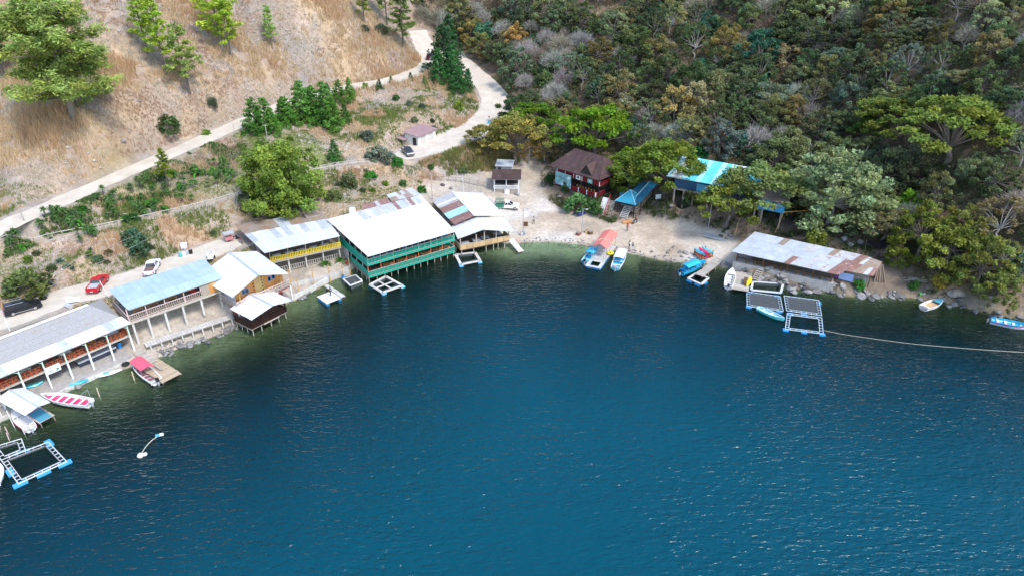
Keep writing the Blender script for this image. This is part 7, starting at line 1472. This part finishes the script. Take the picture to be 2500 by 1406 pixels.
p = g(1550, 547); person('person in red shirt astride the motorcycle below the gazebo', Vector((p.x, p.y, p.z - .08)), .9 - math.pi / 2, TRED, DENIM, sit=True)
person('person in dark clothes at the water edge, left of the pair', g(1536, 608), .4, TGREY, DENIM, bag=WHITE)
person('person in pale trousers at the water edge, right of the pair', g(1544, 613), -.5, TGREY, TWHITE)
person('person in dark clothes standing on the white square raft', W(808, 722, .5), 1.0, TGREY, DENIM)
person('person in grey shirt sitting on the long plank jetty', W(1714, 664, .15), 2.0, TGREY, DENIM, sit=True)

# ------------------------------------------------------------------ poles, wires, fences, bins
def pole(label, px, py, h, r=.11, mat=WOOD, lean=(0, 0), arm=False, name='utility_pole', cat='pole', lamp=False, board=False):
    p = T(px, py); t = thing(name, label, cat, p); top = Vector((lean[0], lean[1], h)); MB().tube((0, 0, -.4), top, r, r * .75, 7).build('shaft', mat, t)
    if arm: MB().beam(top + Vector((-.6, 0, -.3)), top + Vector((.6, 0, -.3)), .1).build('crossarm', WOOD, t)
    if lamp: a = MB().tube(top, top + Vector((.7, -.3, .12)), .04, n=5).build('lamp_arm', STEEL, t); MB().box(.5, 1.0, -.5, -.2, h + .02, h + .16).build('lamp_head', GREYPL, t, loc=(lean[0], lean[1], 0))
    if board: MB().box(.1, .95, -.3, -.22, h * .38, h * .38 + 1.0).build('sign_board', BRN, t)
    return p + top
tops = []
pA = pole('grey utility pole on the verge near the yuccas at left', 66, 552, 4.6, arm=True, lean=(-.5, 0))
pB = pole('thin grey utility pole below the conifer row', 655, 352, 4.3, mat=PALEBARK, arm=True); pole('thin grey pole in the middle of the dry slope', 901, 276, 3.6, .07, PALEBARK); pole('thin leaning pole left of the conifer row', 578, 352, 4.2, .06, PALEBARK)
pC = pole('grey utility pole behind the white gabled restaurant', 1056, 489, 6.0, mat=PALEBARK, arm=True)
pole('thin white pole on the stone bank behind the white gabled restaurant', 1131, 470, 4.2, .06, WHITE); pole('lamp post with a brown board beside the plaza shore', 1277, 578, 6.2, .08, STEEL, lamp=True, board=True, name='lamp_post', cat='lamp post'); pole('tall lamp post on the shore in front of the brown lodge', 1420, 572, 5.4, .08, STEEL, lamp=True, name='lamp_post', cat='lamp post')
pole('tall grey pole standing before the brown lodge front', 1418, 470, 5.8, .08, STEEL); pole('slim steel pole below the low spreading tree', 1729, 558, 6.2, .08, STEEL); pole('pale bamboo stake beside the white boulders', 1795, 577, 2.8, .06, BAMBOO); pole('leaning bamboo stake behind the roof of the shed', 1891, 570, 4.4, .07, BAMBOO, lean=(1.1, .3)); pole('pale leaning stake above the white boulders', 1800, 545, 2.2, .05, BAMBOO, lean=(1.2, .4))
pD = pole('white pole at the left edge of the shore road', 24, 808, 2.4, .09, WHITE, name='white_post', cat='post'); pE = pole('white pole beside the red pickup', 269, 728, 3.0, .07, WHITE, lean=(-.8, 0), name='white_post', cat='post'); pF = pole('white pole beside the jet ski trailer', 508, 634, 2.6, .08, WHITE, name='white_post', cat='post')
for k, (x, y) in enumerate(((170, 752), (182, 742))): s_ = T(x, y); tag(MB().slab([(-.9, -.35, 0), (.9, -.35, 0), (.9, .35, 0), (-.9, .35, 0)], .06).build('road_sign_panel', GREYPL if k == 0 else WHITE, loc=s_ + Vector((0, 0, .35 + .4 * k)), rot=(.5 + .5 * k, .1, -.5 + k)), ('grey board lying at the roadside behind the shingled roof', 'white leaning board at the roadside behind the shingled roof')[k], 'board')
def wire(label, a, b_, s_=1.0, r=.022): tag(MB().path(sag(Vector(a), Vector(b_), s_), r, 3).build('power_line', WIRE), label, 'cable')
far = Vector(pC) + Vector((-34, -8, 1.5))
wire('upper cable from the pole behind the white gabled restaurant toward the round tree', pC + Vector((0, 0, -.1)), T(770, 455) + Vector((0, 0, 6.5)), 1.2); wire('lower cable from the pole behind the white gabled restaurant toward the round tree', pC + Vector((.3, 0, -1.2)), T(780, 470) + Vector((0, 0, 4.8)), 1.0)
a0 = T(575, 490) + Vector((0, 0, 5)); wire('upper cable crossing the slope from the big tree down to the shore road', a0, T(205, 672) + Vector((0, 0, 3.2)), 1.6, .028); wire('lower cable crossing the slope from the big tree down to the shore road', a0 + Vector((.4, -.3, -.3)), T(220, 690) + Vector((0, 0, 2.6)), 1.6, .028)
wire('upper cable along the shore road toward the left edge', T(205, 672) + Vector((0, 0, 3.2)), T(20, 745) + Vector((0, 0, 2.6)), 1.0, .028); wire('lower cable along the shore road toward the left edge', T(220, 690) + Vector((0, 0, 2.6)), T(-30, 770) + Vector((0, 0, 2.0)), 1.0, .028)
wire('cable from the big tree down to the white gabled house', T(598, 470) + Vector((0, 0, 5)), loc('B3', 4.9, 7.4, 8.9), .5); wire('cable from the white gabled house up to the yellow railed wing roof', loc('B3', 4.9, 7.4, 8.9), loc('B5', -1, 4, 7.0), .4)
tag(MB().tube(T(1891, 570) + Vector((1.1, .3, 4.3)), T(2020, 540) + Vector((0, 0, 2.5)), .09, n=6).build('orange_pole', ORANGEPOLE), 'long orange pole lashed from the leaning stake to the pale tree', 'pole')
def fence(name, label, pts_, h, step, post, rail_, rails=2, off=(0, 0)):
    P = catmull([tuple(T(x, y)) for x, y in pts_], 6); P = [Vector((p[0], p[1], float(height(p[0], p[1])))) for p in P]; cum = [0]
    for i in range(1, len(P)): cum.append(cum[-1] + (P[i] - P[i - 1]).length)
    t = thing(name, label, 'fence', P[0]); n = int(cum[-1] / step); Q = []
    for k in range(n + 1): d_ = cum[-1] * k / n; q = Vector((float(np.interp(d_, cum, [p.x for p in P])), float(np.interp(d_, cum, [p.y for p in P])), 0)); q.z = float(height(q.x, q.y)); Q.append(q - P[0])
    for q in Q: MB().tube((0, 0, -.3), (R.uniform(-.04, .04), R.uniform(-.04, .04), h + .08), .085, .075, 6).build('post', post, t, loc=q)
    for k in range(n):
        for r_ in range(rails): z = h - .05 - r_ * h * .45; MB().tube(Q[k] + Vector((0, 0, z)), Q[k + 1] + Vector((0, 0, z)), .06, n=5).build('rail', rail_, t)
    return t
fence('path_fence', 'long pale wooden rail fence beside the sloping footpath', ((-40, 617), (100, 592), (250, 562), (400, 530), (520, 500), (585, 482)), 1.1, 2.1, WOOD, CONCLIGHT, 1)
fence('track_fence', 'pale wooden rail fence along the hill track above the round tree', ((757, 422), (830, 408), (900, 400)), 1.1, 1.9, PLANK, CONCLIGHT, 2)
fence('post_fence', 'grey wooden post and rail fence on the stone bank left of the kiosk', ((1060, 442), (1120, 446), (1165, 455), (1198, 462)), 1.2, 1.5, WOOD, WOOD, 2); fence('post_fence', 'upper grey rail fence below the tall weeds', ((985, 408), (1030, 422), (1065, 436)), 1.1, 1.6, WOOD, PLANK, 2)
for k, (x, y, m_, lb) in enumerate(((442, 628, paint('teal_drum', (.12, .45, .45), .5), 'teal barrel, leftmost of the row above the shore road'), (450, 626, WHITE, 'white barrel second in the row above the shore road'), (458, 624, GREYPL, 'grey barrel third in the row above the shore road'), (467, 621, BLACK, 'black barrel at the right end of the row above the shore road'), (846, 646, paint('red_drum', (.5, .06, .03), .5), 'small red drum beside the green restaurant side wall'), (1194, 304, C_CYAN, 'blue drum with a stick on the lower road corner'))):
    p = T(x, y); t = thing('barrel', lb, 'barrel', p, 0, 'barrels above the shore road' if k < 4 else None); s_ = 1 if k != 4 else .8
    MB().lathe([(.27 * s_, 0), (.32 * s_, .3), (.32 * s_, .62), (.27 * s_, .92 * s_)], n=10).build('body', m_, t); MB().lathe([(.22 * s_, .9 * s_), (.2 * s_, .95 * s_)]).build('lid', GREYPL, t)
    if k == 5: MB().tube((0, 0, .5), (0, 0, 2.0), .05).build('stick', WOOD, t); MB().box(-.25, .25, -.03, .03, 1.7, 2.0).build('small_board', BRN, t)
t = thing('water_cube', 'white water container standing above the row of barrels', 'container', T(451, 607), .3); MB().box(-.5, .5, -.45, .45, .1, 1.0).build('tank', FABW, t); MB().box(-.55, .55, -.5, .5, 0, .1).build('pallet', WOOD, t)
for k, (x, y) in enumerate(((1274, 577), (1282, 575))):
    t = thing('rubbish_bin', ('white rubbish bin at the foot of the brown board lamp post', 'grey rubbish bin at the foot of the brown board lamp post')[k], 'bin', T(x, y)); MB().lathe([(.24, 0), (.3, .85)], n=10).build('body', (WHITE, GREYPL)[k], t); MB().lathe([(.31, .85), (.2, .95)], n=10).build('lid', GREYPL, t)
for k, (x, y, m_) in enumerate(((1433, 569, YELLOWWOOD), (1441, 573, BRN), (1412, 575, paint('rust_can', (.25, .08, .05), .6)))):
    t = thing('crate', ('pale wooden crate on the shore beside the lodge lamp post', 'brown crate on the shore right of the pale crate', 'rust coloured crate on the shore left of the lodge lamp post')[k], 'crate', T(x, y), .4 * k); MB().box(-.4, .4, -.35, .35, 0, .6).build('box', m_, t); MB().box(-.42, .42, -.37, .37, .6, .66).build('lid', WOOD, t)
t = thing('log_pile', 'pile of cut logs at the foot of the gazebo steps', 'logs', T(1528, 545)); [MB().tube((R.uniform(-1.2, .2), R.uniform(-.6, .6), .1 + .12 * (k % 3)), (R.uniform(.3, 1.4), R.uniform(-.6, .6), .12 + .12 * (k % 3)), .12).build('log', ORANGEWOOD if k % 2 else BARK, t) for k in range(8)]
t = thing('plank_stack', 'bundle of long brown poles leaning under the small rounded tree', 'poles', T(2146, 690)); [MB().tube((-.9 + k * .25, R.uniform(-.2, .2), 0), (-.2 + k * .08, 1.2, 3.0), .07).build('pole', BRN if k % 2 else WOOD, t) for k in range(9)]
t = thing('timber_heap', 'heap of grey scrap timber on the right shore above the green kayak', 'timber', T(2235, 690), -.2); [MB().beam((R.uniform(-2.5, 0), R.uniform(-.9, .9), .1 + .06 * k), (R.uniform(.5, 3), R.uniform(-.9, .9), .1 + .06 * k), .14, .08).build('board', WOOD if k % 3 else STEEL, t) for k in range(11)]
t = thing('black_tarpaulin', 'torn black tarpaulin hanging among the boulders behind the long shed', 'tarpaulin', T(2140, 612)); V = []; 
for i in range(9):
    for j in range(4): V.append((-2.2 + i * .55 + R.uniform(-.1, .1), -.6 + j * .5 + R.uniform(-.1, .1), 1.3 - .9 * math.sin(math.pi * i / 8) * (1 - .2 * j) + R.uniform(-.12, .12) + j * .15))
MB().add(V, [(i * 4 + j, (i + 1) * 4 + j, (i + 1) * 4 + j + 1, i * 4 + j + 1) for i in range(8) for j in range(3)]).build('sheet', BLACK, t)
for p in ((-2.2, 0, 0), (2.2, 0, 0)): MB().tube(p, (p[0], .2, 1.9), .06).build('pole', BARK, t)
for k, (x, y) in enumerate(((85, 737), (107, 731), (308, 893))):
    t = thing('old_tyre', ('black tyre left of the pair beside the black car', 'black tyre right of the pair beside the black car', 'black tyre floating beside the pink canopied launch')[k], 'tyre', T(x, y) + Vector((0, 0, .08)), k); V = []
    for i in range(12):
        for j in range(6): a, c_ = 6.283 * i / 12, 6.283 * j / 6; V.append(((.42 + .16 * math.cos(c_)) * math.cos(a), (.42 + .16 * math.cos(c_)) * math.sin(a), .14 + .14 * math.sin(c_)))
    MB().add(V, [(i * 6 + j, ((i + 1) % 12) * 6 + j, ((i + 1) % 12) * 6 + (j + 1) % 6, i * 6 + (j + 1) % 6) for i in range(12) for j in range(6)]).build('tread', RUBBER, t, smooth=True); MB().lathe([(.3, .1), (.3, .16)], n=10).build('inner_rim', BLACK, t)
tag(MB().box(-.6, .6, -.04, .04, 0, 1.0).build('notice_board', M('pale_notice', (.55, .62, .66)), loc=T(1606, 492) + Vector((0, 0, .5)), rz=.2), 'pale notice board on the bank under the turquoise house', 'sign')
tag(MB().box(-.55, .55, -.04, .04, 0, 1.1).build('notice_board', C_BLUE, loc=T(1518, 490) + Vector((0, 0, .8)), rz=-.3), 'blue notice board behind the gazebo roof', 'sign')
tag(MB().box(-.55, .55, -.04, .04, 0, 1.1).build('notice_board', WHITE, loc=loc('B8', 0, 0, 0) * 0 + W(1238, 475, 2.3), rz=0), 'white notice board on the front of the white railed kiosk', 'sign')

# parking marks on the upper parking, shore stones, boulders
for k, (a, b_) in enumerate((((1138, 288), (1156, 301)), ((1120, 298), (1143, 310)), ((1106, 305), (1129, 317)), ((1089, 311), (1114, 322)), ((1075, 318), (1100, 330)), ((1046, 372), (1052, 378)), ((1070, 366), (1078, 373)), ((1095, 358), (1104, 366)))):
    A, B_ = T(*a), T(*b_); MB().slab([A + Vector((0, .12, .075)), A + Vector((0, -.12, .075)), B_ + Vector((0, -.12, .075)), B_ + Vector((0, .12, .075))], .01).build('parking_line', WHITE, kind='structure')
def rock_mesh(seed, n=2):
    import bmesh
    bm = bmesh.new(); bmesh.ops.create_icosphere(bm, subdivisions=n, radius=1); rs = random.Random(seed); ax = [Vector((rs.gauss(0, 1), rs.gauss(0, 1), rs.gauss(0, 1))).normalized() for _ in range(12)]; cut = [rs.uniform(.42, .8) for _ in ax]
    for v in bm.verts:
        for a, c in zip(ax, cut):
            d_ = v.co.dot(a)
            if d_ > c: v.co -= a * (d_ - c) * .9
        v.co *= rs.uniform(.94, 1.06); v.co.z *= .75
    me = bpy.data.meshes.new('boulder'); bm.to_mesh(me); bm.free(); me.materials.append(ROCK); return me
RK = [rock_mesh(400 + k) for k in range(7)]
def rock(px, py, s_, label, sink=.25, z=None): p = T(px, py) if z is None else W(px, py, z); o = inst('boulder', RK[R.randrange(7)], None, p + Vector((0, 0, s_ * (.5 - sink))), rot=(R.uniform(-.3, .3), R.uniform(-.3, .3), R.uniform(0, 6.3)), scale=(s_ * R.uniform(.8, 1.25), s_ * R.uniform(.8, 1.2), s_ * R.uniform(.75, 1.05))); tag(o, label, 'boulder', 'boulders along the shore and bank'); return o
BIG = [((2330, 722), 1.9, 'largest dark flat boulder on the right shore near the speedboat'), ((2340, 735), 1.0, 'grey boulder touching the largest flat boulder on the right shore'), ((1660, 618), .8, 'rounded pale boulder left of the rowing boat'), ((1674, 620), .95, 'long pale boulder beside the rowing boat'), ((1590, 617), .7, 'pale boulder left of the dugout canoe'), ((1664, 629), .5, 'small pale boulder at the waterline left of the rowing boat'), ((1760, 578), .8, 'whitish block left of the bamboo stake'), ((1772, 584), .8, 'whitish block in front of the bamboo stake'), ((1783, 578), .75, 'whitish block right of the bamboo stake'), ((1776, 570), .9, 'tallest whitish block behind the others by the bamboo stake'), ((1910, 680), 1.9, 'huge pale rock face below the shed posts'), ((1876, 660), 1.3, 'grey rock right of the wooden ladder'), ((190, 945), .9, 'pale boulder under the cyan kayak'), ((1215, 462), .9, 'pale boulder beside the kiosk truck'), ((1262, 478), .9, 'grey boulder at the right corner of the kiosk'), ((1080, 455), 1.0, 'pale rock outcrop left of the post fence'), ((1100, 462), .8, 'pale rock below the post fence'), ((1365, 482), 1.0, 'pale rock left of the leafy bush'), ((1385, 492), .8, 'pale rock behind the leafy bush'), ((2040, 560), 1.6, 'grey boulder at the foot of the tall pale tree'), ((2060, 585), 1.4, 'dark boulder in the cluster behind the rusty roof, left'), ((2085, 575), 1.3, 'dark boulder in the cluster behind the rusty roof, top'), ((2100, 595), 1.2, 'dark boulder in the cluster behind the rusty roof, right'), ((2075, 600), 1.1, 'pale flat boulder in the cluster behind the rusty roof, bottom'), ((2130, 570), 1.5, 'dark boulder above the black tarpaulin'), ((1640, 505), .9, 'rock on the bank below the turquoise house stilts'), ((300, 350), 1.0, 'pale rock on the dry slope above the upper road'), ((340, 250), .7, 'small pale rock high on the dry slope')]
for (x, y), s_, lb in BIG: rock(x, y, s_ * .72, lb)
SR = []
def row(pts_, n, smin, smax, jit):
    P = catmull([tuple(W(x, y, 0)) for x, y in pts_], 6)
    for k in range(n): q = P[int(R.random() * (len(P) - 1))]; x, y = q[0] + R.uniform(-jit, jit), q[1] + R.uniform(-jit, jit); s_ = R.uniform(smin, smax); o = inst('shore_stone', RK[R.randrange(7)], None, (x, y, float(height(x, y)) + s_ * .15), rot=(R.uniform(-.4, .4), R.uniform(-.4, .4), R.uniform(0, 6.3)), scale=(s_ * R.uniform(.8, 1.3), s_, s_ * .8)); tag(o, '', 'stone'); SR.append(o)
row(((1800, 662), (1840, 683), (1900, 694), (1948, 706), (2020, 713)), 34, .5, 1.15, 1.1); row(((2020, 713), (2080, 723), (2176, 725), (2218, 725)), 34, .45, 1.0, 1.0); row(((2254, 730), (2338, 746), (2423, 764), (2500, 778)), 30, .3, .8, 1.0)
row(((398, 867), (427, 853), (489, 833), (560, 807), (610, 785)), 34, .25, .7, .8); row(((700, 741), (727, 729), (750, 718)), 12, .3, .7, .6); row(((1500, 611), (1565, 624), (1640, 638), (1719, 645)), 16, .2, .45, .8); row(((1270, 592), (1349, 590), (1426, 597)), 8, .12, .28, .8); row(((1770, 650), (1795, 655), (1800, 660)), 8, .4, .8, .7)
SECT = [(330, 'left end'), (420, 'rocks left of the boardwalk'), (470, 'boardwalk'), (540, 'boardwalk and the hut'), (640, 'brown stilt hut'), (760, 'pale retaining wall'), (1300, 'beach by the gangplank'), (1400, 'beach lamp posts'), (1520, 'red roofed pontoon'), (1620, 'dugout canoe'), (1720, 'kayak rack'), (1800, 'short plank dock'), (1860, 'wooden ladder'), (1920, 'middle of the shed'), (1980, 'right hand cages'), (2050, 'laundry cloth'), (2130, 'leaning poles'), (2220, 'green kayak'), (2300, 'speedboat'), (2370, 'largest flat boulder'), (2440, 'waterline bushy tree'), (2520, 'right launch')]
sg = {}
for o in SR: px = float(proj(o.location.x, o.location.y, o.location.z)[0]); k = min(range(len(SECT)), key=lambda i: abs(SECT[i][0] - px)); sg.setdefault(k, []).append(o)
for k, L_ in sg.items():
    name_row(L_, lambda i, n, t: '%sgrey shore stone near the %s' % (nth(i, n), SECT[k][1]))
    for o in L_: o['group'] = 'stones along the shore'
x, y, z, px, py = scatter(60000, lambda x, y, z, px, py: (np.abs(z) < 1.2) & (seg_dist(x, y, SHORE)[0] < 2.0) & ~((px > 700) & (px < 1250)), (-75, 95), (60, 130), 401)
k = vnoise(x, y, 4, 81) > .42; x, y, z = x[k][:6000], y[k][:6000], z[k][:6000]; rs2 = np.random.RandomState(402); n = len(x); s_ = .06 + .16 * rs2.rand(n) ** 2; base = np.array([(-1, -1, 0), (1, -1, 0), (1, 1, 0), (-1, 1, 0), (0, 0, 1.0)]) * .9
V = (base[None] * (s_[:, None, None] * (.7 + .6 * rs2.rand(n, 5, 1))) + np.stack([x, y, z - .02], -1)[:, None, :]).reshape(-1, 3); Fq = (np.array([(0, 1, 4), (1, 2, 4), (2, 3, 4), (3, 0, 4)])[None] + (np.arange(n) * 5)[:, None, None]).reshape(-1, 3)
GV = lambda nm, V, Fq: inst(nm, npmesh(nm, V, Fq, ROCKP, smooth=False), kind='stuff'); ROCKP = M('pale_stone', (.44, .40, .35), (.30, .27, .23), scale=2)
inst('gravel', npmesh('gravel', V, Fq, ROCK, smooth=False), kind='stuff')
x, y, z, px, py = scatter(60000, lambda x, y, z, px, py: left(x, y, z, px, py) & (vnoise(x, y, 6, 83) > .5), (-110, 10), (92, 255), 411)
x, y, z = x[:7000], y[:7000], z[:7000]; n = len(x); s_ = .07 + .30 * rs2.rand(n) ** 4
V = (base[None] * (s_[:, None, None] * (.6 + .8 * rs2.rand(n, 5, 1))) + np.stack([x, y, z - .02], -1)[:, None, :]).reshape(-1, 3); Fq = (np.array([(0, 1, 4), (1, 2, 4), (2, 3, 4), (3, 0, 4)])[None] + (np.arange(n) * 5)[:, None, None]).reshape(-1, 3)
GV('hill_stones', V, Fq)
